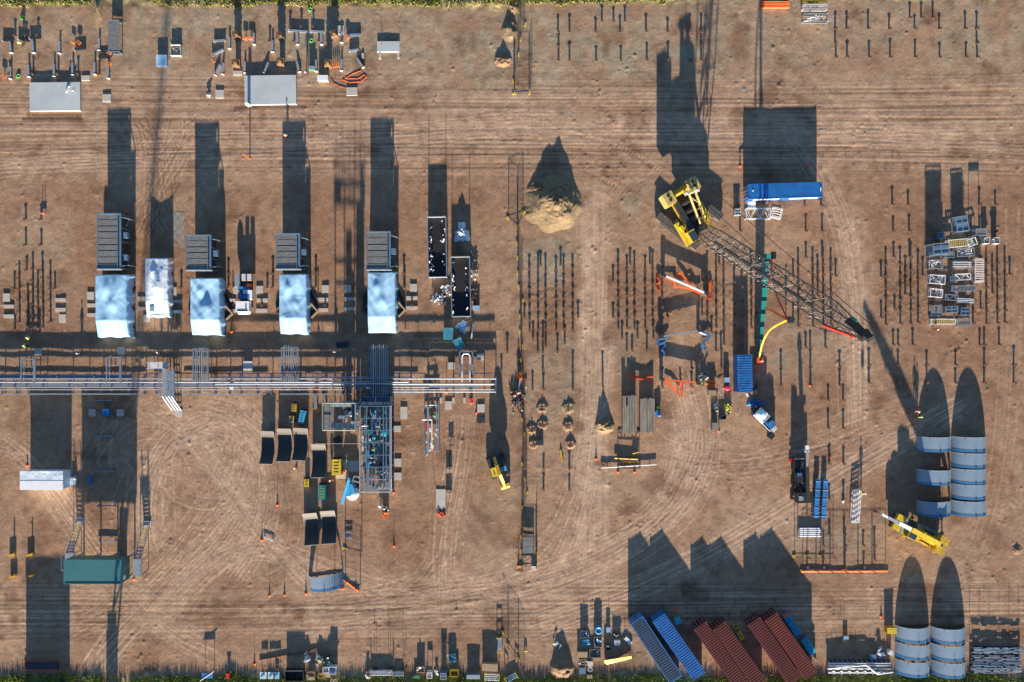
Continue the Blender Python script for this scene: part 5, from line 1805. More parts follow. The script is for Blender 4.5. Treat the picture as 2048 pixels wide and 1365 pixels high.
pads([(827, 576, 14, 15), (824, 596, 23, 6), (824, 616, 23, 6)], 'down the column right of the smooth wrapped module', 'concrete footings')
pads([(185, 826, 13, 14), (241, 826, 14, 14)], 'of the two in the green house shadow', 'concrete footings')
pads([(77, 704, 14, 14), (243, 702, 14, 14), (903, 732, 14, 14), (961, 714, 14, 14)], 'from left of the pads behind the pipe rack', 'concrete footings')
pads([(897, 811, 14, 16), (962, 817, 15, 16), (808, 826, 14, 24)], 'of the pads below the pipe rack end', 'concrete footings')
pads([(796, 925, 14, 15), (796, 953, 15, 15), (795, 858, 14, 12)], 'beside the compressor skid', 'concrete footings')
pads([(882, 801, 5, 10), (907, 801, 5, 10), (929, 801, 5, 10)], 'of the small feet under the rack end', 'concrete footings')
pads([(214, 197, 17, 15), (172, 157, 17, 10), (440, 189, 17, 16), (476, 147, 18, 8), (704, 184, 22, 16), (681, 61, 14, 17), (726, 113, 5, 11), (760, 113, 5, 11), (797, 112, 4, 11)], 'from left of the blocks around the top slabs', 'concrete footings')
pads([(1540, 735, 1, 1)][:0], '', '')
# ============================================================ people
def make_person(vest, trousers, name='person'):
    def skin(verts, edges, radii, root, mat, nm, parent, lv=1):
        me = bpy.data.meshes.new(nm)
        me.from_pydata(verts, edges, [])
        o = bpy.data.objects.new(nm, me)
        COL.objects.link(o)
        sk = o.modifiers.new('skin', 'SKIN')
        for i, rd in enumerate(radii):
            me.skin_vertices[0].data[i].radius = rd if isinstance(rd, tuple) else (rd, rd)
            me.skin_vertices[0].data[i].use_root = i == root
        ss = o.modifiers.new('sub', 'SUBSURF'); ss.levels = lv; ss.render_levels = lv
        dg = bpy.context.evaluated_depsgraph_get()
        em = bpy.data.meshes.new_from_object(o.evaluated_get(dg))
        bpy.data.objects.remove(o)
        em.materials.clear(); em.materials.append(M[mat])
        for p in em.polygons:
            p.use_smooth = True
        b = bpy.data.objects.new(nm, em)
        COL.objects.link(b); b.parent = parent
        return b
    t = thing(name, 'x', 'person', (0, 0, 0))
    V3 = []; E = []; RD = []
    def v(p, r, par=None):
        V3.append(p); RD.append(r)
        if par is not None:
            E.append((par, len(V3) - 1))
        return len(V3) - 1
    pel = v((0, 0, .95), (.15, .11)); ab = v((0, .01, 1.12), (.14, .10), pel); ch = v((0, .0, 1.34), (.17, .115), ab)
    nk = v((0, -.01, 1.5), .055, ch); hd = v((0, .0, 1.6), (.075, .09), nk); tp = v((0, .01, 1.73), (.07, .085), hd)
    v((0, .10, 1.61), .02, hd)                                    # nose
    for s in (-1, 1):
        hp = v((s * .1, 0, .88), .095, pel); kn = v((s * .12, .04 + .06 * s, .49), .062, hp); an = v((s * .13, -.01 + .1 * s, .09), .043, kn); v((s * .14, .16 + .1 * s, .05), .04, an)
        sh = v((s * .2, 0, 1.42), .065, ch); el = v((s * .3, .02, 1.14), .047, sh); wr = v((s * .3, .2, .96), .033, el); pa = v((s * .3, .27, .93), (.04, .02), wr)
        for k, (dx, ln) in enumerate(((-.03, .07), (-.01, .085), (.01, .08), (.03, .06))):
            f1 = v((s * .3 + dx, .31, .92), .009, pa); v((s * .3 + dx, .31 + ln * .7, .895), .008, f1)
        th = v((s * .3 - s * .045, .25, .94), .01, pa); v((s * .3 - s * .055, .3, .93), .009, th)
    skin(V3, E, RD, 0, 'skin', 'body', t)
    # jacket and trousers follow the body
    jv = [(0, 0, .93), (0, .01, 1.12), (0, 0, 1.34), (0, 0, 1.45)]; je = [(0, 1), (1, 2), (2, 3)]; jr = [(.17, .135), (.16, .125), (.19, .14), (.1, .09)]
    for s in (-1, 1):
        k = len(jv)
        jv += [(s * .2, 0, 1.42), (s * .3, .02, 1.14), (s * .3, .15, 1.02)]; je += [(2, k), (k, k + 1), (k + 1, k + 2)]; jr += [.085, .065, .05]
    skin(jv, je, jr, 0, vest, 'jacket', t)
    tv = [(0, 0, .96)]; te = []; tr = [(.165, .13)]
    for s in (-1, 1):
        k = len(tv)
        tv += [(s * .1, 0, .88), (s * .12, .04 + .06 * s, .49), (s * .13, -.01 + .1 * s, .12)]; te += [(0, k), (k, k + 1), (k + 1, k + 2)]; tr += [.11, .082, .07]
    skin(tv, te, tr, 0, trousers, 'trousers', t)
    for s in (-1, 1):
        MB().ball((s * .14, .06 + .1 * s, .05), .06, .8, 1.9, .8).build('boot', 'black', t, smooth=True)
    h = MB().lathe([(.125, 0), (.12, .05), (.09, .1), (0, .13)], (0, .01, 1.67), 14)
    h.grid(lambda u, w: ((u - .5) * .17, .1 + .1 * w, 1.675 - .01 * w), 3, 2)
    h.build('helmet', 'white', t, smooth=True)
    return t
bases = {}
def person(px, py, vest, trousers, rz, label):
    k = (vest, trousers)
    if k not in bases:
        bases[k] = make_person(vest, trousers)
        o = bases[k]
        o.location = W(px, py); o.rotation_euler.z = R(rz); o['label'] = label
    else:
        dup(bases[k], W(px, py), R(rz), label)
person(1572, 637, 'hivis', 'navy_cloth', 60, 'worker in a lime vest tending the slings below the crane hook')
person(1722, 984, 'hivis', 'navy_cloth', 200, 'worker in a lime vest at the corner of the white lattice boom section')
person(1829, 822, 'hivis_orange', 'navy_cloth', 160, 'worker in an orange jacket, upper of the pair beside the shell plates')
person(1834, 833, 'hivis', 'navy_cloth', 20, 'worker in a lime vest, lower of the pair beside the shell plates')
person(1519, 722, 'hivis_orange', 'navy_cloth', 0, 'worker in an orange jacket at the foot of the teal mast')
person(65, 676, 'hivis', 'navy_cloth', 90, 'worker in a lime vest, upper of the pair in the shade at the left edge')
person(58, 692, 'hivis', 'navy_cloth', 280, 'worker in a lime vest, lower of the pair in the shade at the left edge')
person(164, 707, 'navy_cloth', 'navy_cloth', 30, 'worker in dark blue overalls in the shade left of the second branch rack')
person(323, 705, 'navy_cloth', 'navy_cloth', 100, 'worker in dark blue overalls near the stair bridge')
person(615, 151, 'red', 'navy_cloth', 0, 'worker in a red jacket beside the green pallet at the top')
person(594, 934, 'hivis_orange', 'navy_cloth', 80, 'worker in an orange jacket below the three hollow plates')
person(575, 275, 'hivis_orange', 'navy_cloth', 10, 'worker in an orange jacket at the shadow edge on the north road')
person(1037, 785, 'hivis_orange', 'navy_cloth', 200, 'worker in an orange jacket on the fence line near the rubble')
person(664, 958, 'red', 'navy_cloth', 200, 'worker in a red jacket right of the teal generator')
person(771, 848, 'navy_cloth', 'navy_cloth', 90, 'worker in dark blue overalls at the right side of the compressor skid')
person(48, 92, 'hivis', 'navy_cloth', 10, 'worker in a lime vest among the top left steel frames')
person(1866, 660, 'red', 'navy_cloth', 10, 'worker in a red jacket below the platform store')
person(672, 704, 'hivis_orange', 'navy_cloth', 0, 'worker in an orange jacket left of the widest branch rack')

# ============================================================ smaller goods
def bundle(px, py, w, l, h, n, mat, label, rz=0.0, ends=None, layers=1, name='pipe_bundle', cat='pipe bundle', r=None):
    """a stillage: n pipes along x on bearers, w long and l wide (metres)"""
    t = thing(name, label, cat, W(px, py), R(rz))
    r = r or min(l / n / 2 * .9, h / layers / 2)
    for i in range(2 if w < 4 else 3):
        x = -w * .38 + w * .76 * i / (1 if w < 4 else 2)
        MB().box((x, 0, .07), (.12, l + .1, .14)).build('bearer', ends or 'timber', t)
    for L in range(layers):
        m = MB()
        for i in range(n):
            y = -l / 2 + l * (i + .5) / n
            e = ((i * 37 + L * 11) % 10) / 40
            m.tube((-w / 2 + e * .3, y, .14 + r + L * 2 * r), (w / 2 - e, y, .14 + r + L * 2 * r), r, 8)
        m.build('pipe_layer', mat, t)
    if ends:
        for sx in (-1, 1):
            f = MB()
            for sy in (-1, 1):
                f.bar((sx * (w / 2 + .05), sy * (l / 2 + .04), 0), (sx * (w / 2 + .05), sy * (l / 2 + .04), h + .1), .1, .1)
            f.bar((sx * (w / 2 + .05), -l / 2, h), (sx * (w / 2 + .05), l / 2, h), .1, .12)
            f.build('end_frame', ends, t)
    return t
def crate(px, py, w, l, h, mat, label, rz=0.0, lid=None, name='crate', cat='crate', junk=None, pallet=True):
    t = thing(name, label, cat, W(px, py), R(rz))
    z = .14 if pallet else .02
    if pallet:
        m = MB()
        for y in (-.42, 0, .42):
            m.box((0, y * l, .06), (w, .1, .1))
        for k in range(5):
            m.box((-w / 2 + w * (k + .5) / 5, 0, .125), (w / 5 * .8, l, .03))
        m.build('pallet', 'pallet', t)
    if junk is None:
        MB().box((0, 0, z + (h - z) / 2), (w * .94, l * .94, h - z)).build('side', mat, t)
        m = MB()
        n = max(3, int(l / .22))
        for k in range(n):
            m.box((0, -l / 2 + l * (k + .5) / n, h + .015), (w, l / n * .9, .04))
        m.build('lid', lid or mat, t)
    else:
        for sx in (-1, 1):
            MB().box((sx * (w / 2 - .03), 0, h / 2 + .05), (.06, l, h)).build('side', mat, t)
        for sy in (-1, 1):
            MB().box((0, sy * (l / 2 - .03), h / 2 + .05), (w - .12, .06, h)).build('end', mat, t)
        MB().box((0, 0, z + .02), (w - .1, l - .1, .06)).build('base', mat, t)
        r = random.Random(int(px * 3 + py))
        for k in range(7):
            a = Vector((r.uniform(-.4, .4) * w, r.uniform(-.4, .4) * l, r.uniform(.3, .9) * h))
            MB().bar(a, a + Vector((r.uniform(-.35, .35) * w, r.uniform(-.35, .35) * l, r.uniform(-.1, .3))), r.uniform(.06, .22), r.uniform(.06, .2)).build('content_piece', junk, t)
    return t
def heap(px, py, w, l, h, mat, label, seed, n=26, name='scrap_heap', cat='heap', mats=None):
    t = thing(name, label, cat, W(px, py))
    r = random.Random(seed)
    for mt in (mats or [mat]):
        m = MB()
        for k in range(n):
            a = Vector((r.gauss(0, .27) * w, r.gauss(0, .27) * l, r.uniform(.05, 1) * h))
            d = Vector((r.uniform(-.5, .5), r.uniform(-.5, .5), r.uniform(-.25, .35)))
            m.bar(a - d * .5, a + d * .5, r.uniform(.06, .35), r.uniform(.04, .16))
            m.bar(a, (a.x, a.y, 0), .05, .05)
        m.build('piece' if mt == mat else 'other_piece', mt, t)
    return t
def sheet(px, py, w, l, h, mat, label, seed, cat='plastic sheet', name='plastic_sheet'):
    r = random.Random(seed)
    def fn(u, v):
        x, y = (u - .5) * 2, (v - .5) * 2
        q = max(abs(x), abs(y)); a = math.atan2(y, x)
        rr_ = q * (1 + .25 * math.sin(a * 3 + seed) + .12 * math.sin(a * 7 + seed * 2))
        z = h * max(0, 1 - q ** 2) * (.6 + .4 * r.random()) + .03 + .12 * h * r.random()
        return (math.cos(a) * rr_ * w / 2, math.sin(a) * rr_ * l / 2, z)
    t = thing(name, label, cat, W(px, py))
    MB().grid(fn, 22, 22).build('film', mat, t)
    MB().box((0, 0, h * .3), (w * .5, l * .5, h * .55)).build('wrapped_load', 'white_dirty', t)
def rack(px, py, w, l, h, label, rz=0.0, mat='galv', style='frame', name='steel_frame', cat='steel frame', group=None):
    """fabricated galvanised piece lying on the ground"""
    t = thing(name, label, cat, W(px, py), R(rz), group)
    b = .09
    for z in (.1, h):
        m = MB()
        m.bar((-w / 2, -l / 2, z), (w / 2, -l / 2, z), b, b).bar((-w / 2, l / 2, z), (w / 2, l / 2, z), b, b)
        m.bar((-w / 2, -l / 2, z), (-w / 2, l / 2, z), b, b).bar((w / 2, -l / 2, z), (w / 2, l / 2, z), b, b)
        m.build('lower_rail' if z == .1 else 'upper_rail', mat, t)
    for sx in (-1, 1):
        for sy in (-1, 1):
            MB().bar((sx * w / 2, sy * l / 2, 0), (sx * w / 2, sy * l / 2, h), b, b).build('post', mat, t)
    r = random.Random(int(px + py * 7))
    if style == 'truss':
        n = max(3, int(w / .8)); k = MB()
        for i in range(n):
            x0, x1 = -w / 2 + w * i / n, -w / 2 + w * (i + 1) / n
            s = 1 if i % 2 else -1
            for z in (.1, h):
                k.bar((x0, -s * l / 2, z), (x1, s * l / 2, z), .06, .06)
        k.build('lacing', mat, t)
    elif style == 'grate':
        n = max(4, int(w / .22)); k = MB()
        for i in range(n):
            k.bar((-w / 2 + w * (i + .5) / n, -l / 2, h + .02), (-w / 2 + w * (i + .5) / n, l / 2, h + .02), .07, .05)
        k.build('grating', mat, t)
    elif style == 'tread':
        n = max(4, int(w / .3)); k = MB()
        for i in range(n):
            k.box((-w / 2 + w * (i + .5) / n, 0, h + .02), (.2, l * .92, .04))
        k.build('tread', 'yellow_pale', t)
    elif style == 'deck':
        MB().box((0, 0, h - .02), (w - .1, l - .1, .04)).build('deck', 'cooler_panel', t)
    elif style == 'tangle':
        k = MB()
        for i in range(18):
            a = Vector((r.uniform(-.5, .5) * w, r.uniform(-.5, .5) * l, r.uniform(.2, h)))
            c = Vector((r.uniform(-.5, .5) * w, r.uniform(-.5, .5) * l, r.uniform(.2, h)))
            k.bar(a, a + (c - a) * .7, .07, .07)
        k.build('loose_rails', 'white', t)
    elif style == 'box':
        MB().box((0, 0, h * .5), (w - .2, l - .2, h * .9)).build('infill', 'cooler_frame', t)
        MB().bar((-w / 2, 0, h + .02), (w / 2, 0, h + .02), .08, .06).bar((0, -l / 2, h + .02), (0, l / 2, h + .02), .08, .06).build('cross_rail', mat, t)
    elif style == 'bars':
        k = MB(); n = max(3, int(l / .35))
        for i in range(n):
            y = -l / 2 + l * (i + .5) / n
            k.bar((-w / 2, y, h + .03), (w / 2, y, h + .03), .1, .08)
        k.build('loose_bars', 'white', t)
    return t
def beam(px, py, l, rz, label, mat='galv', w=.32, h=.4, group='steel columns laid out on the ground', z=.0):
    t = thing('steel_column', label, 'steel column', W(px, py), R(rz), group)
    m = MB().box((0, 0, z + h / 2), (l, .05, h - .04)).box((0, 0, z + .03), (l, w, .04)).box((0, 0, z + h - .02), (l, w, .04))
    m.build('section', mat, t)
    MB().box((-l / 2 - .02, 0, z + h / 2), (.05, w * 1.4, h * 1.3)).build('base_plate', 'white', t)
    return t
# columns laid out at the top left
i = 0
for px, py, rz, lab in ((23, 95, 96, 'far left, tilted, below a cross beam'), (68, 95, 95, 'right of the lime vested worker'), (121, 96, 88, 'by the paired piles'), (200, 90, 88, 'left of the ladder frame'), (59, 143, 92, 'above the wide slab, left'),
                        (110, 142, 90, 'above the wide slab, middle'), (147, 139, 90, 'above the wide slab, right'), (191, 138, 90, 'beside the small block'), (218, 146, 90, 'under the ladder frame'), (23, 147, 88, 'at the left edge near an orange cover')):
    beam(px, py, 2.0, rz, 'grey column lying north to south, top left, ' + lab)
for px, py, rz, lab in ((18, 82, -3, 'far left'), (49, 81, -14, 'above the lime vested worker'), (72, 77, 2, 'right of the worker'), (162, 99, 6, 'under the orange covers'), (209, 116, 3, 'by the ladder frame foot')):
    beam(px, py, 1.8, rz, 'short dark beam lying east to west, top left, ' + lab, 'steel_dark')
for px, py, rz, lab in ((460, 87, 90, 'left of the first brown box'), (509, 79, 90, 'right of the first brown box'), (546, 94, 90, 'left of the second brown box'), (596, 79, 90, 'under the long cross beam'), (644, 79, 90, 'left of the third brown box'),
                        (684, 75, 90, 'by the pale block'), (491, 136, 90, 'above the two pole slab'), (533.5, 137, 68, 'tilted above the two pole slab'), (597, 134.5, 104, 'tilted beside the green pallet'), (633, 132.5, 90, 'right of the green pallet'),
                        (684, 131.5, 88, 'right of the orange cones'), (447.5, 138.5, 84, 'left of the lower brown box'), (436.6, 141, 66, 'far left and tilted'), (720.5, 127, 124, 'right end and tilted')):
    beam(px, py, 1.9, rz, 'grey steel column lying in the top centre frames, ' + lab)
for px, py, l, rz, lab in ((440.5, 83, 1.9, 4, 'far left of the frames'), (598, 64, 3.2, -4, 'longest, left half'), (636, 65, 2.2, -3, 'longest, right half'), (709, 102, 1.6, 8, 'right end of the frames'), (708, 71, 2.3, 0, 'blue and wide, right end'), (437, 106, 2.0, 26, 'dark and slanted, far left')):
    beam(px, py, l, rz, 'steel beam lying east to west in the top centre, ' + lab, 'galv_blue' if 'blue' in lab else 'galv')
for k, (px, py, hh, lab) in enumerate(((470, 73, 1.5, 'upper left'), (557, 75, 1.5, 'upper middle'), (664, 71, 1.5, 'upper right'), (471, 130, 1.9, 'lower left'), (559, 127, 1.9, 'lower middle'), (653, 130, 1.9, 'lower right'))):
    t = thing('formwork_box', 'tall brown timber formwork box, %s of six in the top centre' % lab, 'formwork', W(px + 6, py + 2), R(18 * (k < 3)), 'brown timber formwork boxes')
    MB().box((0, 0, hh / 2), (.9, .9, hh)).build('panel', 'timber_brown', t)
    for s in (-1, 1):
        MB().box((s * .5, 0, hh * .5), (.1, 1.15, .12)).box((0, s * .5, hh * .7), (1.15, .1, .12)).build('waler', 'pallet', t)
    MB().tube((0, 0, hh), (0, 0, hh + .5), .05, 6).build('rebar', 'rust', t)
    MB().box((.1, -.25, hh + .02), (.4, .35, .05)).build('top_cleat', 'yellow_pale', t)
def cover(px, py, rz, label, mat='hivis_orange', n=2):
    t = thing('warning_cover', label, 'barrier board', W(px, py), R(rz), 'orange warning boards')
    for k in range(n):
        MB().box((k * .32 - .16 * (n - 1), 0, .45), (.12, .75, .25)).build('board', mat, t)
        MB().box((k * .32 - .16 * (n - 1), 0, .16), (.06, .06, .34)).build('leg', 'white', t)
for px, py, rz, n, lab in ((148, 88, 70, 1, 'left of the pair near the top left columns'), (160, 87, 50, 2, 'double one near the top left columns'), (221, 108, 60, 2, 'at the foot of the ladder frame'), (221, 130, 60, 2, 'striped, below the ladder frame'), (10, 155, 60, 2, 'at the far left edge'),
                           (492, 79, 75, 2, 'right of the first brown box'), (503, 79, 75, 2, 'second right of the first brown box'), (428, 124, 50, 1, 'far left of the top centre frames'), (671, 133, 10, 5, 'long row right of the lower right brown box'), (642, 133, 10, 2, 'left of the lower right brown box'), (696, 76, 30, 2, 'near the blue beam')):
    cover(px, py, rz, 'orange warning board, ' + lab, 'hivis_orange', n)
for px, py, lab in ((45, 76, 'above the worker in the top left'), (36, 153, 'above the wide slab'), (621, 82, 'between the longest cross beams'), (619, 20, 'on the verge above the top centre frames'), (44, 36, 'on the verge at top left')):
    m = MB()
    r = random.Random(int(px))
    for k in range(5):
        m.path([(.25 * k / 5 + .3 * math.cos(a * .9 + k), .3 * math.sin(a * .9 + k), .04 + .03 * k) for a in range(8)], .045, 5)
    tag(m.build('cable_coil', 'green_cable', None, W(px, py)), 'coil of bright green cable ' + lab, 'cable')
m = MB().path([tuple(W(px, py, .05)) for px, py in ((662, 158), (668, 168), (680, 174), (692, 177))], .045, 5)
tag(m.build('orange_hose', 'orange_deep'), 'thin orange hose running to the notched concrete block', 'hose')
m = MB().path([tuple(W(px, py, .05)) for px, py in ((684, 160), (700, 166), (722, 164), (733, 155), (728, 150), (716, 158), (690, 158), (706, 148), (722, 142))], .05, 5)
tag(m.build('orange_hose', 'orange'), 'looped orange hose lying above the notched block', 'hose')
# ladder frame etc, top
rack(235, 78, 1.7, 5.2, 1.3, 'grey caged ladder frame standing on end at the top left', 0, 'galv_blue', 'deck', 'cage_ladder', 'ladder')
crate(354, 103, 1.7, 1.8, .55, 'white_dirty', 'square pale crate with sandy middle, right of the pole shadow', 0, None, 'crate', 'crate', 'pallet', False)
crate(326, 124, 1.75, 1.9, .6, 'galv_blue', 'square blue white crate lying in the pole shadow at the top', 0, 'tarp', 'crate', 'crate', None, False)
heap(144, 183, 1.6, 1.0, .9, 'white', 'small white valve stand on the wide concrete slab', 5, 10, 'valve_stand', 'valve stand')
crate(648, 160, 1.8, .9, 1.0, 'white_dirty', 'white small plant trailer below the lower right brown box', 0, 'white', 'trailer', 'trailer')
crate(625, 139, 1.1, .6, .8, 'green', 'green pallet load beside the red jacketed worker', 0, 'galv', 'pallet_load', 'pallet load')
heap(419, 193, .9, 1.0, .6, 'white_dirty', 'small pale rubble pile left of a concrete block', 9, 8)
tag(MB().box((0, 0, 1.0), (.5, .12, 1.9)).box((-.2, 0, .5), (.08, .3, 1.0)).build('notice_board', 'white', None, W(500, 213), R(5)), 'upright notice board at the front edge of the two pole slab', 'notice board')
for px, py, hh, lab in ((500, 318, 3.4, 'tall thin survey pole on the north road throwing a shadow onto the slab'),):
    t = thing('level_staff', lab, 'survey pole', W(px, py))
    MB().tube((0, 0, 0), (0, 0, hh), .11, 8).build('pole', 'orange_deep', t)
    MB().box((0, 0, hh - .1), (.3, .05, .3)).build('target', 'hivis_orange', t)
t = thing('survey_sign', 'orange sign on twin grey legs in the left pile field', 'sign', W(88, 428))
for s in (-1, 1):
    MB().tube((s * .2, 0, 0), (s * .2, 0, .95), .06, 6).build('leg', 'galv', t)
MB().box((0, -.05, .3), (.9, .1, .25)).build('board', 'orange', t)

# generator truck between modules
def gen_truck():
    t = thing('service_truck', 'white cabbed service truck with blue boxes and pale tanks, parked between two wrapped modules', 'truck', W(493, 588), R(-90))
    MB().box((-.2, 0, .7), (6.4, 1.5, .35)).build('chassis', 'steel_dark', t)
    for x in (-2.4, -1.5, 1.9):
        for s in (-1, 1):
            MB().tube((x, s * .75, .48), (x, s * 1.1, .48), .48, 14).build('wheel', 'rubber', t)
    cb = MB().box((2.2, 0, 1.45), (1.7, 2.2, 1.3)).prism([(3.05, -1.0), (3.5, -.9), (3.5, .9), (3.05, 1.0)], .7, 1.5)
    cb.build('cab', 'white', t)
    MB().box((2.9, 0, 2.12), (.25, 1.7, .05)).box((2.2, .6, 2.13), (.8, .2, .04)).build('windscreen', 'glass', t)
    MB().box((2.3, -1.1, 1.6), (.6, .1, .5)).build('side_window', 'steel_dark', t)
    MB().tube((-3.2, -.75 - .3, 1.3), (-1.1, -1.05, 1.3), .5, 14).build('tank', 'galv', t)
    MB().box((-2.6, .15, 1.4), (1.1, .65, 1.0)).box((-2.6, 1.05, 1.4), (1.1, .7, 1.0)).build('cabinet', 'white_dirty', t)
    MB().box((-.8, .0, 1.3), (.6, 1.6, .8)).box((.4, -.5, 1.3), (1.1, .7, .85)).box((.2, .4, 1.35), (1.5, .8, 1.0)).build('toolbox', 'blue_roof', t)
    MB().box((.3, 1.15, 1.35), (1.6, .7, 1.0)).build('locker', 'white', t)
    MB().box((-1.3, .8, 1.2), (.5, .9, .3)).build('hose_tray', 'orange', t)
gen_truck()

# west yard plant
def plant(px, py, w, l, h, mat, label, top, rz=0.0, name='generator'):
    t = thing(name, label, 'generator', W(px, py), R(rz))
    MB().box((0, 0, .15), (w * .9, l * .96, .3)).build('skid', 'steel_dark', t)
    MB().box((0, 0, .3 + (h - .3) / 2), (w, l, h - .3)).build('canopy', mat, t)
    m = MB()
    for k in range(4):
        m.box((0, -l * .3 + l * .2 * k, h + .01), (w * .55, .1, .03))
    m.build('louvre', top, t)
    MB().tube((w * .25, l * .36, h - .1), (w * .25, l * .36, h + .45), .07, 8).build('exhaust', 'steel_dark', t)
    MB().box((0, l / 2 + .12, h * .5), (w * .9, .24, h * .7)).build('radiator_grille', 'black', t)
    return t
plant(677, 932, 1.5, 2.6, 1.7, 'yellow_bright', 'yellow generator with black hose coils on its canopy', 'black')
plant(648, 982, 1.15, 2.4, 1.5, 'teal', 'teal generator with a yellow cap left of the boom lift', 'yellow')
plant(615, 965, .8, 1.3, .7, 'yellow_bright', 'small plain yellow box in shade right of the three hollow plates', 'yellow', 0, 'fuel_cell')
plant(591, 815, .8, 1.3, .9, 'yellow', 'upper yellow compressor with a dark side near the pipe rack', 'yellow_pale', R(3), 'air_compressor')
plant(586, 838, .8, 1.1, .9, 'yellow_pale', 'lower pale yellow compressor with a dark strap', 'black', 0, 'air_compressor')
plant(607, 833, .9, 2.1, 1.0, 'sky_blue', 'blue and green slanted compressor left of the vent tower', 'green', -12, 'air_compressor')
bundle(631, 803, 2.3, .6, .8, 4, 'galv', 'yellow ended stillage of grey tubes left of the vent tower', 94, 'yellow')
bundle(649, 800, 1.8, .5, .8, 3, 'galv', 'second yellow ended stillage of grey tubes, touching the vent tower', 97, 'yellow')
crate(677, 879, 1.2, 1.1, .8, 'steel_dark', 'dark tarpaulin covered load below the vent tower', 30, 'black')
crate(772, 1018, 1.0, 1.0, .8, 'pallet', 'pallet of mixed parts below the compressor skid', 0, None, 'crate', 'crate', 'white')
heap(762, 1012, .7, .7, .9, 'white', 'round white bag beside the mixed parts pallet', 4, 8, 'bag', 'bag')
heap(770, 1030, 1.0, .5, .3, 'orange', 'orange cloths under the mixed parts pallet', 6, 10, 'cloth', 'cloth')
heap(688, 944, .8, .6, .4, 'hivis_orange', 'orange hose reel on the pale pad by the yellow generator', 12, 9, 'hose_reel', 'hose reel')
bundle(538, 1077, 1.9, .25, .3, 2, 'white_dirty', 'short slanted pale beam near the marker post', -20)
rack(697, 1070, 1.2, 1.0, .35, 'low mesh tray on the ground left of the lone fence panel', 0, 'galv', 'grate')
for px, py, lab in ((210, 801, 'behind the two shaded pads'), (212, 872, 'upper red tagged one'), (213, 942, 'lower one above the hut level'), (215, 1011, 'blue one close to the house'), (216, 1081, 'nearest to the green house')):
    t = thing('road_plate', 'thin grey kerb beam in the green house shade, ' + lab, 'beam', W(px, py), 0, 'kerb beams in the green house shade')
    MB().bar((-1.6, 0, .25), (1.6, 0, .25), .16, .2).build('rail', 'galv_blue', t)
    for s in (-1, 1):
        MB().bar((s * 1.3, -.2, .0), (s * 1.3, .2, .0), .14, .3).build('foot', 'steel_dark', t)
tag(MB().box((0, 0, .4), (1.1, 1.2, .8)).box((.45, 0, .85), (.1, 1.2, .1)).build('meter_cabinet', 'blue_roof', None, W(215, 825)), 'dark blue cabinet between the two shaded pads', 'cabinet')
for k, (px, py) in enumerate(((26, 1109), (62, 1109), (28, 1152), (65, 1151))):
    t = thing('yellow_support', 'yellow pipe support, %s of four at the lower left' % ('upper left', 'upper right', 'lower left', 'lower right in the shade')[k], 'pipe support', W(px, py), R(20), 'yellow pipe supports')
    MB().box((0, 0, .3), (1.1, .35, .5)).build('saddle', 'yellow', t)
    MB().tube((.3, .1, 0), (.3, .1, 1.15), .12, 8).build('stub', 'yellow', t)
heap(152, 958, .5, 1.0, .6, 'white', 'white post cap beside the hut', 3, 6, 'fixture', 'fixture')
tag(MB().box((0, 0, .4), (.25, 1.3, .8)).build('hoarding_board', 'blue_roof', None, W(183, 960)), 'upright blue panel right of the white hut', 'panel')
t = thing('edge_frame', 'low framed pit edge with red tags at the bottom left corner', 'frame', W(84, 1330))
MB().box((0, 0, .1), (5.6, 1.3, .2)).build('pit_cover', 'steel_dark', t)
for s in (-1, 1):
    MB().bar((-2.9, s * .75, .35), (2.9, s * .75, .35), .08, .08).build('rail', 'orange_deep', t)
for x in (-2.9, 2.6, 2.9):
    MB().bar((x, -.75, .0), (x, -.75, .4), .08, .08).build('post', 'red', t)

# pipe spools on the right of the compressor
def spool():
    cx, cy, w, l = seen_box(848, 808, 877, 908, 1.3)
    t = thing('pipe_spool', 'galvanised skid of pipe spools with a green valve between two pads', 'pipe skid', (cx, cy, 0))
    for sx in (-1, 1):
        MB().bar((sx * w / 2, -l / 2, .9), (sx * w / 2, l / 2, .9), .14, .2).build('side_beam', 'galv_blue', t)
        for yy in (-l * .45, 0, l * .45):
            MB().bar((sx * w / 2, yy, 0), (sx * w / 2, yy, .9), .12, .12).build('leg', 'galv_blue', t)
    for i in range(5):
        MB().bar((-w / 2, -l / 2 + .3 + l * .92 * i / 4, .95), (w / 2, -l / 2 + .3 + l * .92 * i / 4, .95), .1, .12).build('cross_beam', 'galv', t)
    MB().path([(-.55, l / 2 - .4, 1.3), (-.55, -l / 2 + .1, 1.3), (-1.0, -l / 2 - .4, 1.3)], .15, 10).build('main_pipe', 'galv', t)
    MB().path([(-1.5, l * .18, 1.25), (.1, l * .18, 1.25), (.1, -l / 2 + .5, 1.25)], .09, 8).build('branch_pipe', 'white', t)
    MB().path([(-.9, l / 2 - .2, 1.2), (.9, l / 2 - .2, 1.2), (.9, -l / 2 + .8, 1.2)], .1, 8).build('return_pipe', 'galv_blue', t)
    MB().ball((.5, l * .27, 1.3), .3).tube((.5, l * .27, 1.3), (.5, l * .27, 1.8), .08, 6).build('valve', 'green', t)
    MB().box((-.9, l * .05, 1.1), (.3, 1.3, .4)).build('tag_plate', 'red', t)
    r = random.Random(2)
    m = MB()
    for i in range(16):
        m.box((r.uniform(-.8, .9), r.uniform(-l / 2, 0), r.uniform(1.0, 1.4)), (.25, .3, .2))
    m.build('flange', 'white', t)
spool()
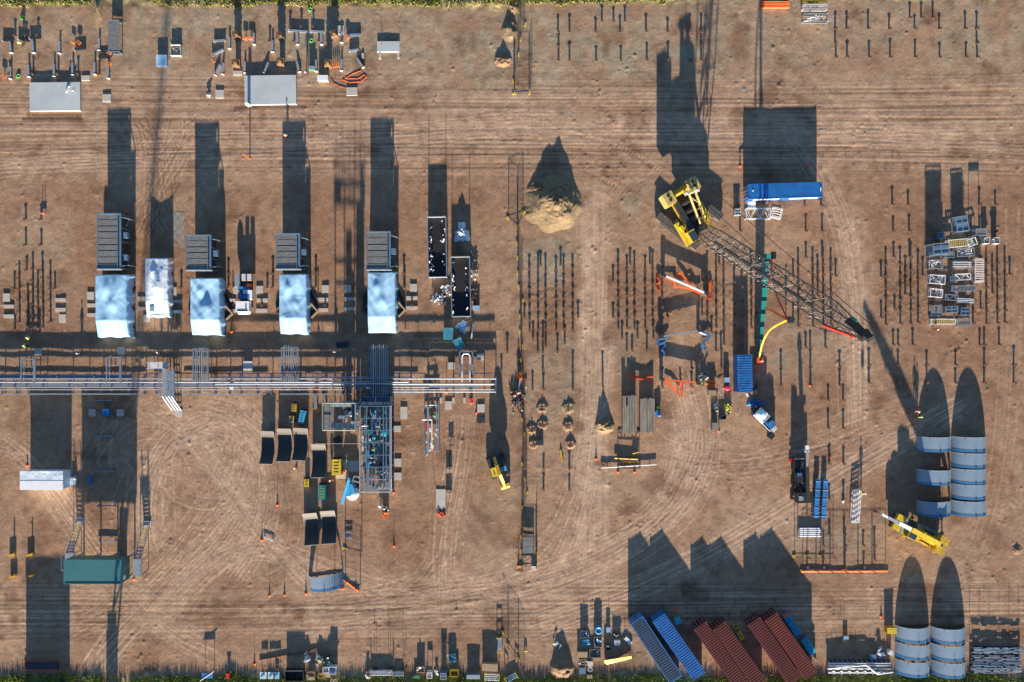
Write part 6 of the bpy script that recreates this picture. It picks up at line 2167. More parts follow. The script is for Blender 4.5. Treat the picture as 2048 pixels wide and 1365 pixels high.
for px, py, hh, lab in ((898, 938, .75, 'upper'), (898, 985, .75, 'lower')):
    t = thing('test_stand', '%s grey angled board on a post beside the pale strip' % lab, 'board', W(px, py), 0, 'angled boards on posts')
    MB().box((0, 0, .35), (1.0, .12, .55)).build('board', 'galv', t)
    MB().tube((.1, 0, .3), (.1, 0, .95), .05, 6).build('post', 'steel_dark', t)
t = thing('test_stand', 'dark square board on a post, topmost above the two grey boards', 'board', W(902, 890), 0, 'angled boards on posts')
MB().box((0, 0, .5), (.8, .1, .5)).build('board', 'steel_dark', t)
MB().tube((0, 0, 0), (0, 0, .5), .05, 6).build('post', 'steel_dark', t)
heap(882, 1030, 1.5, .8, .3, 'orange_deep', 'scatter of rusty clamps at the end of the pale concrete strip', 14, 12)
crate(962, 840, 1.4, 1.0, .15, 'steel_dark', 'flat dark mat below the framed pad', 0, 'steel_dark', 'ground_mat', 'mat', None, False)
tag(MB().tube((0, 0, 0), (0, 0, .8), .32, 14).box((0, 0, .85), (.3, .3, .1)).build('red_drum', 'pink', None, W(942, 799)), 'dark red drum under the end of the pipe rack', 'drum')
heap(879, 595, 1.9, 1.6, .6, 'white', 'tangled pile of white pipe fittings left of the lower black skid', 31, 30, 'fitting_heap', 'fittings', ['white', 'galv_blue', 'steel_dark'])
heap(892, 580, 1.2, 1.3, .5, 'galv', 'smaller pile of grey fittings touching the lower black skid', 33, 16, 'fitting_heap', 'fittings', ['galv', 'white'])
heap(950, 545, 1.0, 2.0, .9, 'white_dirty', 'timber and pale offcuts right of the lower black skid', 35, 14, 'offcut_heap', 'offcuts', ['white_dirty', 'pallet'])
heap(947, 595, 1.3, 3.0, .5, 'pallet', 'brown timber offcuts beside the foot of the lower black skid', 36, 12, 'offcut_heap', 'offcuts', ['pallet', 'rust'])
crate(953, 617, 1.1, .8, .7, 'blue_roof', 'blue lidded timber box beside the lower black skid', 0, 'tarp')
sheet(924, 467, 2.4, 3.2, 1.3, 'tarp_white', 'crumpled white plastic wrapped load above the lower black skid', 3)
sheet(924, 654, 1.8, 1.9, .6, 'tarp', 'crumpled light blue plastic sheet below the lower black skid', 5)
crate(897, 668, 1.6, 2.0, 1.0, 'tarp_teal', 'dark teal tarpaulin load in the shade behind the hairpin rack', 0, 'tarp_teal', 'tarp_load', 'covered load')
crate(919, 688, 1.5, 1.9, 1.0, 'tarp_teal', 'second dark teal tarpaulin load, turned and lower', 25, 'tarp_teal', 'tarp_load', 'covered load')
bundle(945, 662, 2.8, .25, .3, 2, 'white', 'thin white rail leaning right of the blue sheet', 82)
crate(687, 690, 2.0, 1.0, .9, 'blue_roof', 'dark blue pump set in the shade left of the widest branch rack', 0, 'black', 'pump_set', 'pump')
crate(497, 732, 1.5, 1.6, .35, 'tarp', 'pale blue ribbed panel lying behind the pipe rack', 0, 'slab_edge', 'panel_stack', 'panel', None, False)
crate(355, 624, 1.7, .5, .5, 'galv_blue', 'low grey blue trough right of the narrow wrapped load', 0, 'cooler_frame', 'trough', 'trough')
tag(MB().grid(lambda u, v: ((u - .5) * 2.1, (v - .5) * 5.9, .02 + .012 * math.sin(u * 9) * math.sin(v * 23)), 8, 20).build('ground_mat', 'gravel_mat', None, W(356, 460)), 'grey gravel coated mat lying left of the second cooler', 'mat')
heap(1034, 800, 2.2, 3.2, .6, 'white_dirty', 'broken concrete and scrap by the trench fence', 41, 26, 'rubble_heap', 'rubble', ['white_dirty', 'steel_dark', 'rust'])
bundle(1038, 775, 3.0, .22, .4, 2, 'white', 'white tube leaning on the trench fence above the rubble', 84)
heap(1040, 750, .6, 1.9, .5, 'hivis_orange', 'orange netting hanging on the trench fence', 43, 12, 'netting', 'netting')
bundle(1123, 912, 2.1, .28, .4, 2, 'yellow_bright', 'short bright yellow rod right of the trench', 100)
crate(1079, 885, 1.3, .9, .5, 'tarp_teal', 'small dark box between spoil rings', 0, 'steel_dark')
rack(1056, 1090, 1.9, 3.0, .9, 'dark trench box inside the lower fence enclosure', 0, 'steel_dark', 'deck', 'trench_box', 'trench box')
crate(1068, 1134, .9, .4, .35, 'white', 'white bag at the corner of the fence enclosure', 0, 'white', 'bag', 'bag')

# timber mats
for k, (px, py, w, l, h, lab) in enumerate(((1257, 828, 2.35, 6.2, 1.25, 'left stack of weathered timber crane mats with a dark gap'), (1292.5, 830, 2.4, 5.6, 1.1, 'right stack of weathered timber crane mats'))):
    t = thing('timber_mat_stack', lab, 'timber mats', W(px, py))
    for L in range(4):
        for i in range(8):
            z = h * (L + .5) / 4
            if k == 0 and L == 3 and i == 2:
                MB().box((-w / 2 + w * (i + .5) / 8, -l * .12, z), (w / 8 * .9, l * .7, h / 4 * .9)).build('timber_baulk', 'timber', t)
                continue
            o = ((i * 5 + L * 3) % 7 - 3) * .04
            MB().box((-w / 2 + w * (i + .5) / 8, o, z + (i % 3) * .012), (w / 8 * .93, l, h / 4 * .94)).build('timber_baulk', 'timber', t)

# spreader beams with slings
def spreader(a, b, za, zb, mat, slings, label, seed, ends=True, sagside=-1):
    A, B = W(*a), W(*b)
    d = B - A
    t = thing('spreader_beam', label, 'lifting beam', (0, 0, 0))
    MB().bar(A + Vector((0, 0, za)), B + Vector((0, 0, zb)), .26, .42).build('beam', mat, t)
    for p, z in ((A, za), (B, zb)):
        MB().box(p + Vector((0, 0, z / 2)), (.5, .4, z), math.atan2(d.y, d.x)).build('stand', 'galv_blue', t)
        MB().box(p + Vector((0, 0, z)), (.7, .5, .55), math.atan2(d.y, d.x)).build('end_shackle', 'steel_dark', t)
    r = random.Random(seed)
    for col, pts in slings:
        P = [W(px, py, .25 + .25 * r.random()) for px, py in pts]
        m = MB()
        for p, q in zip(P, P[1:]):
            m.bar(p, q, .30, .14)
            q2 = (p + q) / 2
            m.bar(q2, (q2.x, q2.y, 0), .06, .06)
        m.build('sling', col, t)
    return t
spreader((1326, 552), (1410, 588), 1.0, 1.0, 'white', [('orange', [(1330, 556), (1350, 566), (1347, 574), (1360, 575), (1372, 577), (1388, 582), (1400, 588)]), ('orange', [(1353, 547), (1362, 548), (1372, 560), (1380, 570), (1390, 580), (1400, 585)]),
         ('orange_deep', [(1318, 548), (1314, 556), (1320, 564), (1314, 570), (1318, 582), (1312, 582)]), ('orange_deep', [(1420, 562), (1422, 575), (1420, 590), (1424, 598), (1412, 598)]), ('orange', [(1316, 552), (1320, 560), (1313, 576)]), ('orange', [(1418, 566), (1420, 596), (1410, 594)])],
         'white spreader beam wrapped in bright orange slings, uppermost of the three beams', 1)
spreader((1320, 674), (1396, 662), 1.0, 1.1, 'galv', [('blue_roof', [(1316, 678), (1312, 690), (1322, 684), (1330, 692), (1322, 700), (1328, 706), (1325, 712)]), ('cooler_frame', [(1314, 681), (1336, 676), (1330, 684), (1318, 690)]), ('blue_roof', [(1400, 664), (1414, 668), (1420, 672), (1410, 682), (1402, 690), (1406, 700), (1412, 694)]), ('white', [(1394, 662), (1404, 668), (1416, 672)])],
         'grey spreader beam with blue slings heaped at both ends, middle of the three beams', 2)
spreader((1322, 758), (1394, 766), 1.0, .9, 'orange', [('orange', [(1330, 762), (1342, 772), (1352, 782), (1358, 793)]), ('orange_deep', [(1360, 764), (1361, 776), (1364, 793)]), ('orange_deep', [(1256, 750), (1268, 754), (1290, 756), (1306, 754)]), ('orange_deep', [(1256, 752), (1272, 758), (1296, 760), (1306, 762)]), ('orange', [(1408, 758), (1420, 762), (1430, 766)]), ('orange', [(1410, 768), (1422, 770), (1432, 774)]), ('orange_deep', [(1410, 764), (1428, 762)])],
         'orange yellow spreader beam with orange slings, lowest of the three beams', 3)
heap(1404, 756, 1.3, 1.6, .9, 'white_dirty', 'grey shackle rack at the right end of the lowest spreader beam', 51, 14, 'shackle_rack', 'shackle rack', ['white_dirty', 'black', 'green'])
# around the small blue container
crate(1452, 760, .9, .8, .8, 'tarp', 'pale blue box in the shade left of the small blue container', 0, 'tarp', 'box', 'box', None, False)
tag(MB().lathe([(.4, 0), (.45, .1), (.45, .8), (.3, .9), (0, .92)], (0, 0, 0), 16).build('pink_drum', 'pink', None, W(1453, 776)), 'bright pink drum at the corner of the small blue container', 'drum')
crate(1422, 786, 1.3, .9, .9, 'galv', 'slatted grey pallet box below the orange slings', 0, 'pallet')
t = thing('ladder', 'white runged ladder leaning left of the pink drum', 'ladder', W(1439, 782), R(-72))
for s in (-1, 1):
    MB().bar((-.9, s * .2, .3), (.9, s * .2, .7), .05, .08).build('stile', 'white', t)
for k in range(6):
    MB().bar((-.75 + .3 * k, -.2, .35 + .06 * k), (-.75 + .3 * k, .2, .35 + .06 * k), .06, .05).build('rung', 'white', t)
bundle(1434, 800, 3.0, .2, .3, 2, 'pallet', 'pale plank standing on edge below the ladder', 88)
heap(1430, 815, .6, 1.6, .6, 'steel_dark', 'dark small tools left of the plank shadow', 53, 8, 'tool_heap', 'tools', ['steel_dark', 'green', 'white'])
heap(1456, 816, 1.0, .9, .5, 'hivis', 'lime and green strap pile below the small blue container', 54, 14, 'strap_heap', 'straps', ['hivis', 'green', 'yellow'])
crate(1444, 834, 1.1, .8, .5, 'black', 'black tray holding a silver tool', 4, None, 'crate', 'crate', 'galv')
crate(1428, 852, 1.1, 1.2, .9, 'steel_dark', 'grey crate nearest the marker post below the small container', 0, 'gravel_mat')
crate(1506, 784, 1.2, .8, .7, 'pallet', 'tan timber box at the lower right corner of the small blue container', 0, 'pallet')
tag(MB().box((0, 0, .5), (.6, .12, .9)).build('leaning_board', 'white_dirty', None, W(1493, 790), R(-70)), 'pale board leaning below the small blue container', 'board')
sheet(1512, 806, 2.4, 1.4, .9, 'blue_box', 'dark blue tarpaulin heaped in front of the work truck', 8, 'tarpaulin', 'tarpaulin')
sheet(1499, 808, 1.0, .7, .4, 'sky_blue', 'small bright blue tarpaulin end left of the heaped one', 9, 'tarpaulin', 'tarpaulin')
crate(1505, 766, .9, 1.8, 1.0, 'steel_dark', 'dark tool chest against the right side of the small blue container', 0, 'black')
tag(MB().box((0, 0, .35), (.7, .9, .7)).ball((.1, -.4, .6), .35).build('equipment_bag', 'blue_roof', None, W(1314, 826), R(30)), 'dark blue equipment bag beside the timber mats', 'bag')
heap(1314, 816, .5, .5, .5, 'hivis', 'lime straps on top of the blue equipment bag', 57, 7, 'strap_heap', 'straps')
bundle(1252, 917, 3.9, .2, .4, 1, 'yellow', 'yellow pipe resting on a dark trestle', -3, None, 1, 'yellow_pipe', 'pipe', .15)
bundle(1257, 932, 9.2, .25, .4, 1, 'white_dirty', 'long thin white pipe lying below the yellow pipe', 3.5, None, 1, 'white_pipe', 'pipe', .11)
bundle(1271, 905, 1.1, .2, .7, 1, 'yellow', 'short yellow pipe end sticking up behind the yellow pipe', 18, None, 1, 'yellow_pipe', 'pipe', .14)
rack(1257, 925, 3.6, 1.7, .95, 'dark steel trestle frame carrying the yellow pipe', 0, 'steel_dark', 'truss', 'trestle', 'trestle')
# near the lone container
rack(1513, 429, 4.0, 1.7, 1.0, 'long white scaffold frame below the lone blue container', 0, 'white', 'truss', 'scaffold_frame', 'scaffold')
rack(1551, 428, 1.5, 1.6, .9, 'smaller white scaffold frame at the right end of the long one', -12, 'white', 'bars', 'scaffold_frame', 'scaffold')
rack(1473, 426, 1.0, 1.0, .8, 'small pale basket left of the long scaffold frame', 0, 'white_dirty', 'box', 'basket', 'basket')
# long blue bundles
for px, py, lab in ((1634, 1003, 'left long blue wrapped bundle on timber bearers'), (1649, 1003, 'right long blue wrapped bundle on timber bearers')):
    t = thing('wrapped_bundle', lab, 'bundle', W(px - 3, py - 6), R(86.5 - 180), 'long blue wrapped bundles')
    MB().box((0, 0, .48), (6.5, .75, .55)).build('wrap', 'sky_blue' if False else 'blue_roof', t)
    for k in range(5):
        MB().box((-2.9 + 1.45 * k, 0, .5), (.07, .8, .6)).build('strap', 'tarp', t)
    m = MB()
    for k in range(12):
        m.box((-3.0 + .54 * k, -.32, .1), (.2, .55, .2))
    m.build('bearer', 'pallet', t)
rack(1709, 1012, 1.2, 5.3, .8, 'white lattice boom section lying by the lime vested worker', -4, 'white', 'grate', 'boom_section', 'lattice section')
t = thing('boom_lacing', 'diagonal white lacing frame resting on the lattice section', 'lattice section', W(1709, 1012), R(-4))
m = MB()
for k in range(6):
    m.bar((-.6, -2.6 + .87 * k, .95), (.6, -1.73 + .87 * k, .95), .13, .06)
m.build('diagonal', 'white', t)
bundle(1618, 1064, 3.7, 1.6, .9, 5, 'white', 'stack of five white pipes on blue bearers below the black crane', 0, 'galv_blue', 1, 'pipe_bundle', 'pipe bundle', .13)
heap(1687, 1003, .5, .7, .2, 'white', 'small white wire loop beside a pile near the lattice section', 61, 6, 'wire_loop', 'wire')
# top right goods
bundle(1549, 12, 4.7, 1.2, .9, 5, 'orange', 'stack of orange pipes at the top edge', 0, None, 2)
rack(1628, 40, 4.1, 1.2, 1.0, 'steel rack with white pipe bends below the top edge', 0, 'galv', 'tangle', 'pipe_rack_bin', 'pipe stillage')
rack(1626, 18, 4.0, .8, .9, 'pale barred stillage just below the top edge', 0, 'white_dirty', 'grate', 'pipe_rack_bin', 'pipe stillage')
bundle(1626, 1, 3.9, .9, 1.0, 4, 'yellow', 'yellow orange load cut by the top edge', 0, None, 1)

# platform store on the right
PG = 'fabricated platforms in the steel store'
for px, py, w, l, h, rz, st, mt, lab in (
    (1914, 451, 1.9, 2.5, 1.6, 8, 'box', 'galv', 'tall blue panelled frame with six windows, topmost'),
    (1877, 473, 1.2, 1.0, 1.0, 5, 'box', 'galv_blue', 'small dark box frame above the second column'),
    (1866, 502, 2.6, 1.9, 2.6, 5, 'box', 'galv', 'blue panelled frame with white rails, left column top'),
    (1947, 468, 1.7, 1.0, 2.2, 0, 'deck', 'galv', 'grey decked platform right of the tall blue frame'),
    (1910, 488, 3.2, 1.2, 1.0, 5, 'tread', 'white', 'stair flight with yellow treads under the tall frame'),
    (1938, 486, 1.4, 1.2, 1.0, 20, 'tangle', 'white', 'tangle of handrails right of the yellow treads'),
    (1890, 489, 1.0, .6, .8, 0, 'deck', 'galv', 'small grey platform left of the yellow treads'),
    (1925, 506, 2.8, 1.3, 1.0, 3, 'tangle', 'galv', 'bundle of curved rails below the yellow treads'),
    (1894, 511, 1.4, .9, .9, 3, 'deck', 'galv_blue', 'pale blue platform in the middle column'),
    (1866, 530, 2.3, 1.4, .9, 0, 'tangle', 'galv', 'heap of rails second down the left column'),
    (1918, 530, 3.0, 1.0, .9, 0, 'bars', 'galv', 'walkway frame with splayed legs in the right column'),
    (1952, 542, 1.3, 3.8, .9, 0, 'bars', 'white', 'tall open white ladder cage at the right side'),
    (1870, 560, 2.5, 1.4, .8, -4, 'tangle', 'white', 'white tangled rails third down the left column'),
    (1920, 555, 2.5, 1.0, .9, 3, 'truss', 'white', 'zigzag white truss in the right column'),
    (1900, 559, .9, .7, .9, 0, 'box', 'galv_blue', 'tiny blue box left of the zigzag truss'),
    (1868, 587, 2.0, 1.3, .8, -6, 'tangle', 'white', 'white tangled rails fourth down the left column'),
    (1921, 578, 4.0, .9, 1.0, 1.5, 'grate', 'galv', 'long grated walkway with a pale end'),
    (1897, 596, 2.0, .9, .9, -4, 'truss', 'galv', 'short truss below the long grated walkway'),
    (1925, 602, 2.8, .8, .8, -3, 'bars', 'galv_blue', 'pair of blue white rails in the right column'),
    (1867, 622, 1.8, 1.6, 1.0, 0, 'deck', 'cooler_frame', 'blue sheeted box near the bottom of the left column'),
    (1897, 620, 2.0, 1.0, 1.0, 4, 'box', 'galv', 'dark windowed frame near the bottom of the middle column'),
    (1924, 624, 1.4, 1.2, 1.0, 0, 'box', 'galv_blue', 'rounded blue frame near the bottom of the right column'),
    (1882, 644, 4.1, .8, .7, 0, 'tread', 'white', 'long yellow treaded stair at the very bottom'),
    (1924, 646, 2.4, 1.1, .7, 3, 'grate', 'galv', 'grated platform at the bottom right')):
    rack(px, py, w, l, h, lab + ' of the steel store', rz, mt, st, 'fabricated_platform', 'steel platform', PG)
for px, py, lab in ((1967, 483, 'left of two white topped pallets right of the store'), (1987, 483, 'right of two white topped pallets right of the store')):
    crate(px, py, .9, 1.0, 1.0, 'white_dirty', lab, 0, None, 'crate', 'crate', 'white')
# ============================================================ goods along the south edge
bundle(1172, 1284, 1.3, .9, .7, 3, 'sky_blue', 'cyan drum sled among pallets left of the blue tub', 10, None, 1, 'drum_sled', 'sled')
tag(MB().lathe([(.6, 0), (.65, .1), (.65, .9), (.5, .95), (.3, .8), (0, .8)], (0, 0, 0), 20).build('blue_tub', 'sky_blue', None, W(1196, 1258)), 'round bright blue tub at the south edge', 'tub')
crate(1168, 1266, 1.3, 1.0, .8, 'cooler_frame', 'pallet of blue and white fittings left of the round blue tub', 0, None, 'crate', 'crate', 'white')
crate(1195, 1282, 1.3, 1.7, .6, 'gravel_mat', 'grey pallet bin with a blue corner below the round blue tub', 0, None, 'crate', 'crate', 'tarp')
crate(1190, 1306, 1.9, 1.4, .4, 'gravel_mat', 'wide grey tray below the grey pallet bin', 0, None, 'crate', 'crate', 'steel_dark')
crate(1164, 1307, 1.7, .9, .7, 'pallet', 'closed tan timber box left of the wide grey tray', 0, 'pallet')
crate(1166, 1322, 1.3, .9, .6, 'pallet', 'open tan box with a white tube in it', 0, None, 'crate', 'crate', 'white')
crate(1164, 1339, 1.1, 1.0, .7, 'galv', 'grey lidded box with dark top near the grass', 0, 'cooler_frame')
crate(1180, 1326, .9, .8, .5, 'white_dirty', 'small pale crate right of the open tan box', 0)
tag(MB().lathe([(.45, 0), (.45, .3), (.38, .34), (.3, .2), (0, .2)], (0, 0, 0), 18).build('cable_reel', 'white_dirty', None, W(1180, 1338)), 'round pale cable reel near the grass', 'reel')
crate(1179, 1352, .9, .6, .4, 'pallet', 'pallet half on the grass below the cable reel', 0)
crate(1216, 1258, .7, .8, .6, 'tarp', 'small white and blue box right of the blue tub', 0)
crate(1215, 1293, 1.0, 1.0, .6, 'steel_dark', 'open basket of grey pipe clips left of the banner', 8, None, 'crate', 'crate', 'galv')
crate(1233, 1270, 1.4, .7, .5, 'steel_dark', 'dark pallet of rods above the small white frame', 0, None, 'crate', 'crate', 'white_dirty')
rack(1234, 1285, .85, .85, .25, 'small square white frame above the yellow banner', 0, 'white', 'bars', 'square_stand', 'stand')
bundle(1256, 1281, 1.5, .6, .5, 4, 'white', 'short white pipes beside the navy container', -48)
heap(1114, 1288, .8, 1.0, .5, 'white', 'white plastic scraps on the shaded earth heap', 71, 12, 'plastic_scrap', 'scrap')
t = thing('banner', 'long yellow banner board with small black lettering and a black flash at its left end', 'banner', W(1235, 1316), R(9.5))
m = MB()
m.add([(-2.3, -.42, .25), (2.25, -.42, .25), (2.25, .2, .75), (-2.3, .2, .75), (-1.95, -.85, .02)], [(0, 1, 2, 3), (0, 4, 1)])
m.build('board', 'yellow_bright', t)
for x in (-2.0, 0, 2.0):
    MB().bar((x, .22, 0), (x, .22, .75), .05, .05).build('post', 'steel_dark', t)
m = MB()
r = random.Random(77)
def onboard(x, k):
    return Vector((x, -.42 + .62 * k, .25 + .5 * k + .02))
for line, (k, x0, x1, hh) in enumerate(((.62, -1.1, 1.15, .16), (.33, -1.1, .9, .07), (.68, 1.3, 2.05, .16))):
    x = x0
    while x < x1:
        w = r.uniform(.05, .13)
        a, b = onboard(x, k - hh), onboard(x + w, k + hh)
        m.add([(a.x, a.y, a.z), (b.x, a.y, a.z), (b.x, b.y, b.z), (a.x, b.y, b.z)], [(0, 1, 2, 3)])
        x += w + r.uniform(.03, .07)
p, q, s, u = onboard(-1.75, .9), onboard(-2.05, .4), onboard(-1.85, .45), onboard(-2.1, .05)
m.add([p, q, s], [(0, 1, 2)]).add([s + Vector((.06, 0, 0)), q + Vector((.12, -.01, 0)), u], [(0, 1, 2)])
m.build('lettering', 'black', t)

# teal gear between the containers
crate(1354, 1239, 1.1, 1.0, .8, 'tarp_teal', 'teal covered pump beside the second blue container', 25, 'cyan', 'pump_set', 'pump')
t = thing('spill_tray', 'yellow plastic tray with a round yellow ring, between the red containers', 'tray', W(1478, 1266), R(-62))
MB().box((.45, 0, .2), (1.4, .85, .35)).build('tray', 'yellow_bright', t)
MB().lathe([(.42, .1), (.45, .25), (.32, .25), (.30, .1)], (-1.3, .0, 0), 18).build('ring', 'yellow_bright', t)
MB().tube((.4, 0, .35), (.4, 0, .42), .12, 10).build('cap', 'black', t)
for px, py, lab, l in ((1574, 1236, 'orange tipped upper teal skid beside the rusty red container', 2.0), (1586, 1255, 'ribbed teal blue skid beside the rusty red container', 2.6), (1614, 1290, 'lower teal skid with bent covers beside the rusty red container', 3.0)):
    t = thing('teal_skid', lab, 'equipment skid', W(px, py), R(-57), 'teal equipment skids')
    MB().box((0, 0, .3), (l, 1.3, .5)).build('base', 'blue_roof', t)
    m = MB()
    for k in range(5):
        m.tube((-l / 2 + .1, -.5 + .25 * k, .75), (l / 2 - .1, -.5 + .25 * k, .75), .11, 8)
    m.build('tube_bank', 'cyan' if 'lower' in lab else 'sky_blue', t)
    MB().box((-l / 2 + .2, 0, .8), (.35, 1.2, .5)).build('head_box', 'orange' if 'orange' in lab else 'tarp_teal', t)
tag(MB().bar((-.4, 0, .15), (.4, 0, .15), .12, .2).build('timber_baulk', 'pallet', None, W(1629, 1318), R(-55)), 'short tan timber at the end of the lower teal skid', 'timber')

# south east steel
crate(1777, 1257, 1.6, 1.0, 1.2, 'yellow', 'bright yellow lidded box above the south east steel', 0, 'yellow_bright', 'tool_box', 'box', None, False)
heap(1757, 1303, .9, 1.4, .6, 'white', 'white and blue valve crate contents right of the long rails', 81, 16, 'valve_heap', 'valves', ['white', 'blue_roof'])
crate(1744, 1313, 1.1, .9, .5, 'tarp_teal', 'flat teal topped box in shade above the pipe bends', 0, 'cooler_frame')
tag(MB().lathe([(.4, 0), (.42, .9), (.3, .92), (0, .9)], (0, 0, 0), 16).build('white_drum', 'tarp_white', None, W(1777, 1302)), 'white topped drum left of the south east arches', 'drum')
crate(1690, 1274, .8, .5, .5, 'tarp', 'small pale box under a marker post near the south edge', 0)
t = thing('pipe_stillage', 'long stillage of bright pipes with a stepped bend beside the red containers', 'pipe stillage', W(1716, 1334))
MB().box((0, 0, .1), (10.6, 2.4, .2)).build('bearer', 'steel_dark', t)
m = MB()
for y, z in ((.8, .6), (.45, .65), (-.1, .6), (-.75, .55)):
    m.tube((-5.2, y, z), (5.2, y, z), .09, 8)
m.build('pipe', 'white', t)
MB().path([(-5.4, -.0, .85), (1.0, .62, .85), (2.9, -.9, .85), (5.4, -.55, .85)], .1, 8).build('bent_pipe', 'white', t)
m = MB()
for k in range(7):
    a = Vector((-4.6 + 1.3 * k, -.5, .7))
    m.path([a, a + Vector((.3, .15, .1)), a + Vector((.45, -.2, 0)), a + Vector((.3, -.5, -.1))], .09, 6)
m.build('elbow', 'galv', t)
for k in range(14):
    MB().bar((-5.2 + .8 * k, 1.2, 0), (-5.2 + .8 * k, 1.2, .95), .07, .07).build('stanchion', 'galv', t)
for k, py in enumerate((1298, 1314, 1326, 1339)):
    t = thing('pipe_stillage', 'long stillage of galvanised pipework, %s of four at the south east corner' % ('top and darkest', 'second', 'third', 'bottom')[k], 'pipe stillage', W(1988, py), 0, 'pipe stillages at the south east corner')
    r = random.Random(90 + k)
    MB().box((0, 0, .08), (8.3, .9, .16)).build('bearer', 'steel_dark', t)
    hh = 1.0 if k == 0 else .6
    for s in range(2):
        m = MB()
        for j in range(4):
            y = -.4 + .25 * j
            x = -4.2 + r.uniform(0, .8)
            while x < 4:
                l = r.uniform(.6, 3.2)
                m.tube((x, y, hh * (.5 + .4 * s)), (min(4.3, x + l), y + r.uniform(-.06, .06), hh * (.5 + .4 * s)), r.choice((.04, .05, .07)), 7)
                x += l + r.uniform(.1, .9)
        m.build('pipe', ('galv_blue' if k in (0, 2) else 'galv') if s else 'galv_blue', t)
    for j in range(6):
        MB().bar((-4.1 + 1.64 * j, .5, 0), (-4.1 + 1.64 * j, .5, hh + .5 + .5 * (k == 0)), .06, .06).build('stanchion', 'galv', t)
for px, py, lab in ((1826, 1315, 'left'), (1848, 1318, 'right')):
    tag(MB().bar((0, -1.0, .05), (0, -.95, 1.6), .15, .1).box((0, -1.0, .1), (.5, .3, .2)).build('ratchet_strap', 'white', None, W(px, py)), '%s pale tie down strap under the middle left arch' % lab, 'strap')

# south centre
bundle(764, 1344, 3.6, .9, .9, 4, 'galv', 'rack of bright tubes at the south edge, left of the elbowed one', 1, 'pallet', 2)
bundle(798, 1346, 1.6, .9, .9, 3, 'cooler_frame', 'rack of blue tubes with splayed ends at the south edge', 0, 'pallet')
for k, (px, hh) in enumerate(((749, 2.0), (753, 1.5), (777, 2.1), (781, 1.7), (786, 1.3), (806, 2.1), (812, 1.5))):
    t = thing('rebar_post', 'upright thin rod standing in the tube racks, %s from left' % ORD[k], 'rod', W(px, 1336), 0, 'upright rods in the tube racks')
    MB().tube((0, 0, 0), (0, 0, hh), .035, 6).build('rod', 'steel_dark', t)
    MB().box((0, 0, .04), (.25, .25, .08)).build('foot', 'steel_dark', t)
crate(842, 1337, 1.3, .9, .7, 'pallet', 'tan pallet of white parts with a yellow corner at the south edge', 0, None, 'crate', 'crate', 'white')
crate(834, 1352, 1.0, .5, .5, 'green', 'green box half in the grass', 0)
rack(860, 1347, .8, .9, .9, 'white square stand at the south edge', 0, 'white', 'deck', 'stand', 'stand')
heap(872, 1343, .6, .7, .5, 'white', 'white scraps right of the square stand', 73, 8, 'plastic_scrap', 'scrap')
rack(888, 1347, .9, 1.0, 1.3, 'blue topped stand at the south edge', 0, 'galv', 'box', 'stand', 'stand')
crate(905, 1314, 1.2, 1.2, .6, 'tarp_teal', 'grey green basket with white parts above the yellow tray', 8, None, 'crate', 'crate', 'white')
crate(909, 1344, 1.4, 1.1, .6, 'yellow_bright', 'bright yellow rimmed tray with black load at the south edge', 0, None, 'crate', 'crate', 'black')
crate(947, 1350, 2.2, .7, .9, 'cooler_frame', 'blue grey long box at the south edge', 0, 'galv')
crate(980, 1331, 2.6, 1.2, 1.0, 'pallet', 'wide tan timber bed with yellow rim at the south edge', -3, 'pallet')
bundle(984, 1353, 2.3, 1.2, .7, 4, 'galv', 'yellow ended stillage of tubes below the wide timber bed', -2, 'yellow_bright')
bundle(999, 1287, 2.2, .75, 1.0, 4, 'galv', 'yellow ended stillage of tubes standing above the timber bed', 92, 'yellow_bright')
bundle(1023, 1353, 1.9, 1.0, .9, 3, 'cooler_frame', 'slanted yellow ended stillage at the south edge right of the timber bed', 30, 'yellow_bright')
bundle(1051, 1301, .5, .3, .4, 1, 'yellow_bright', 'small yellow stop block right of the slanting fence', 0)
# south west centre
for k, (px, w, lab) in enumerate(((530, 1.1, 'left white table with a folded green sheet'), (546, 1.1, 'middle white table'), (556, 1.0, 'right blue white table'))):
    t = thing('site_table', lab + ' at the south edge', 'table', W(px, 1347), 0, 'tables at the south edge')
    MB().box((0, 0, .95), (w, 1.1, .06)).build('table_top', 'tarp_white' if k < 2 else 'tarp', t)
    for sx in (-1, 1):
        for sy in (-1, 1):
            MB().tube((sx * w * .42, sy * .45, 0), (sx * w * .42, sy * .45, .93), .04, 6).build('leg', 'galv', t)
    MB().bar((-.3, -.2, 1.02), (.2, .3, 1.02), .25, .06).build('folded_sheet', 'tarp_teal', t)
bundle(555, 1335, .6, .6, 1.6, 3, 'black', 'black upright gas bottle rack behind the tables', 0, None, 1, 'bottle_rack', 'rack')
t = thing('skip_bin', 'black open skip with a toothed rim at the south edge', 'skip', W(592, 1347))
for s in (-1, 1):
    MB().box((s * 1.5, 0, .6), (.1, 1.8, 1.2)).build('end_wall', 'black', t)
    MB().box((0, s * .85, .6), (2.9, .1, 1.2)).build('side_wall', 'black', t)
MB().box((0, 0, .1), (2.9, 1.6, .1)).build('floor', 'steel_dark', t)
m = MB()
for k in range(9):
    m.box((-1.3 + .33 * k, .9, 1.24), (.1, .14, .08))
m.build('rim_tooth', 'galv', t)
heap(616, 1315, .9, 1.0, .7, 'white', 'white bagged rubbish right of the black skip', 75, 12, 'rubbish_bag', 'rubbish', ['white', 'white_dirty'])
crate(624, 1347, 1.3, .9, .6, 'pallet', 'tan pallet of small boxes below the white rubbish', 0, None, 'crate', 'crate', 'yellow_pale')
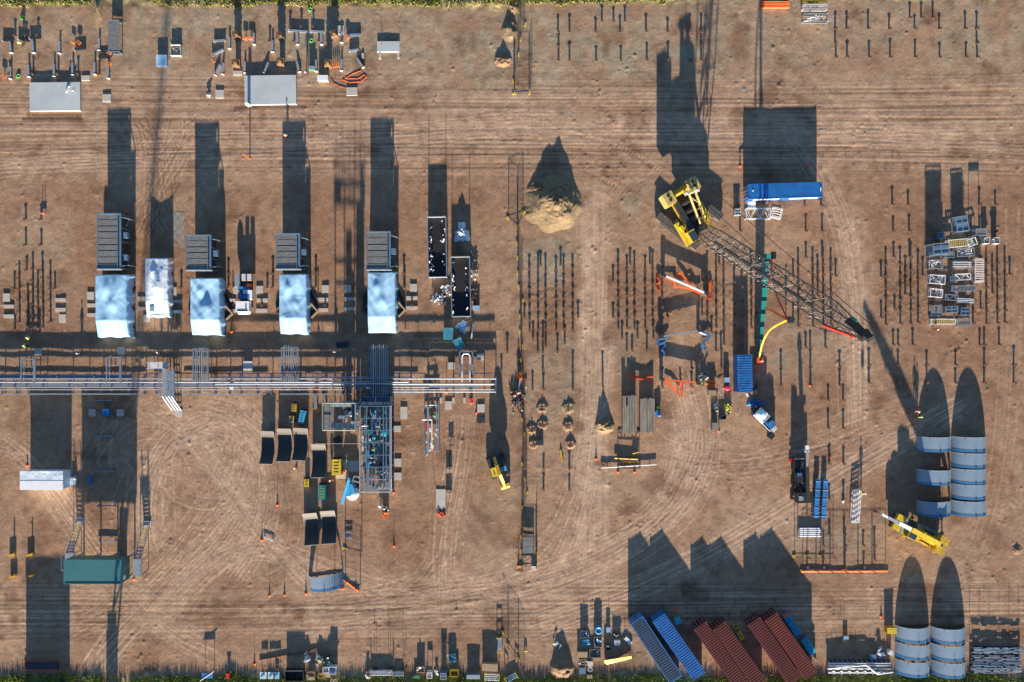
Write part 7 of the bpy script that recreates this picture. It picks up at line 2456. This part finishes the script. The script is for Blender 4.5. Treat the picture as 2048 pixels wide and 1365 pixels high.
crate(624, 1354, 1.2, .6, .6, 'pallet', 'closed tan box at the grass below the small boxes', 0, 'pallet')
heap(642, 1320, 1.0, 1.4, .7, 'white', 'mixed white and yellow fittings pile, left one', 76, 18, 'fitting_heap', 'fittings', ['white', 'yellow', 'steel_dark'])
heap(659, 1322, .8, 1.2, .7, 'green', 'mixed green and white fittings pile, right one', 77, 14, 'fitting_heap', 'fittings', ['green', 'white', 'steel_dark'])
crate(654, 1337, 1.0, .9, .8, 'white', 'left white square tank crate with a dark symbol hole', 6, None, 'crate', 'crate', 'galv')
crate(668, 1336, 1.2, 1.2, 1.2, 'tarp_white', 'right larger white square tank crate', -4, None, 'crate', 'crate', 'cooler_frame')
crate(644, 1350, 1.1, .8, .5, 'yellow_pale', 'pale yellow straw bale like box near the grass', 0, None, 'crate', 'crate', 'yellow')
crate(657, 1349, .8, .7, .5, 'pallet', 'small tan crate right of the pale yellow box', 0)
rack(669, 1362, 1.1, .7, .5, 'yellow timber frame cut by the bottom edge', 0, 'yellow_pale', 'box', 'timber_stand', 'stand')
heap(735, 1343, .9, 1.4, .5, 'rust', 'rusty parts heap left of the bright tube rack', 78, 14, 'scrap_heap', 'scrap', ['rust', 'white_dirty'])
t = thing('road_sign', 'dark board with a white diagonal strip at the south edge', 'board', W(420, 1346), 0)
MB().box((0, 0, 1.2), (1.8, .9, .08)).build('panel', 'blue_roof', t)
MB().bar((-1.15, -.85, 1.28), (1.15, .75, 1.28), .14, .06).build('diagonal_strip', 'white', t)
for s in (-1, 1):
    MB().tube((s * .8, 0, 0), (s * .8, 0, 1.16), .05, 6).build('leg', 'steel_dark', t)
tag(MB().box((0, 0, .3), (.5, .9, .6)).box((0, .3, .65), (.7, .3, .1)).build('fire_point', 'red', None, W(458, 1350)), 'dark red fire point box at the south edge', 'fire point')
m = MB().path([tuple(W(px, py, .12)) for px, py in ((519, 1320), (560, 1313), (600, 1306), (634, 1300))], .1, 6)
tag(m.build('red_pipe', 'rust'), 'long rusty red pipe lying above the tables and skip', 'pipe')
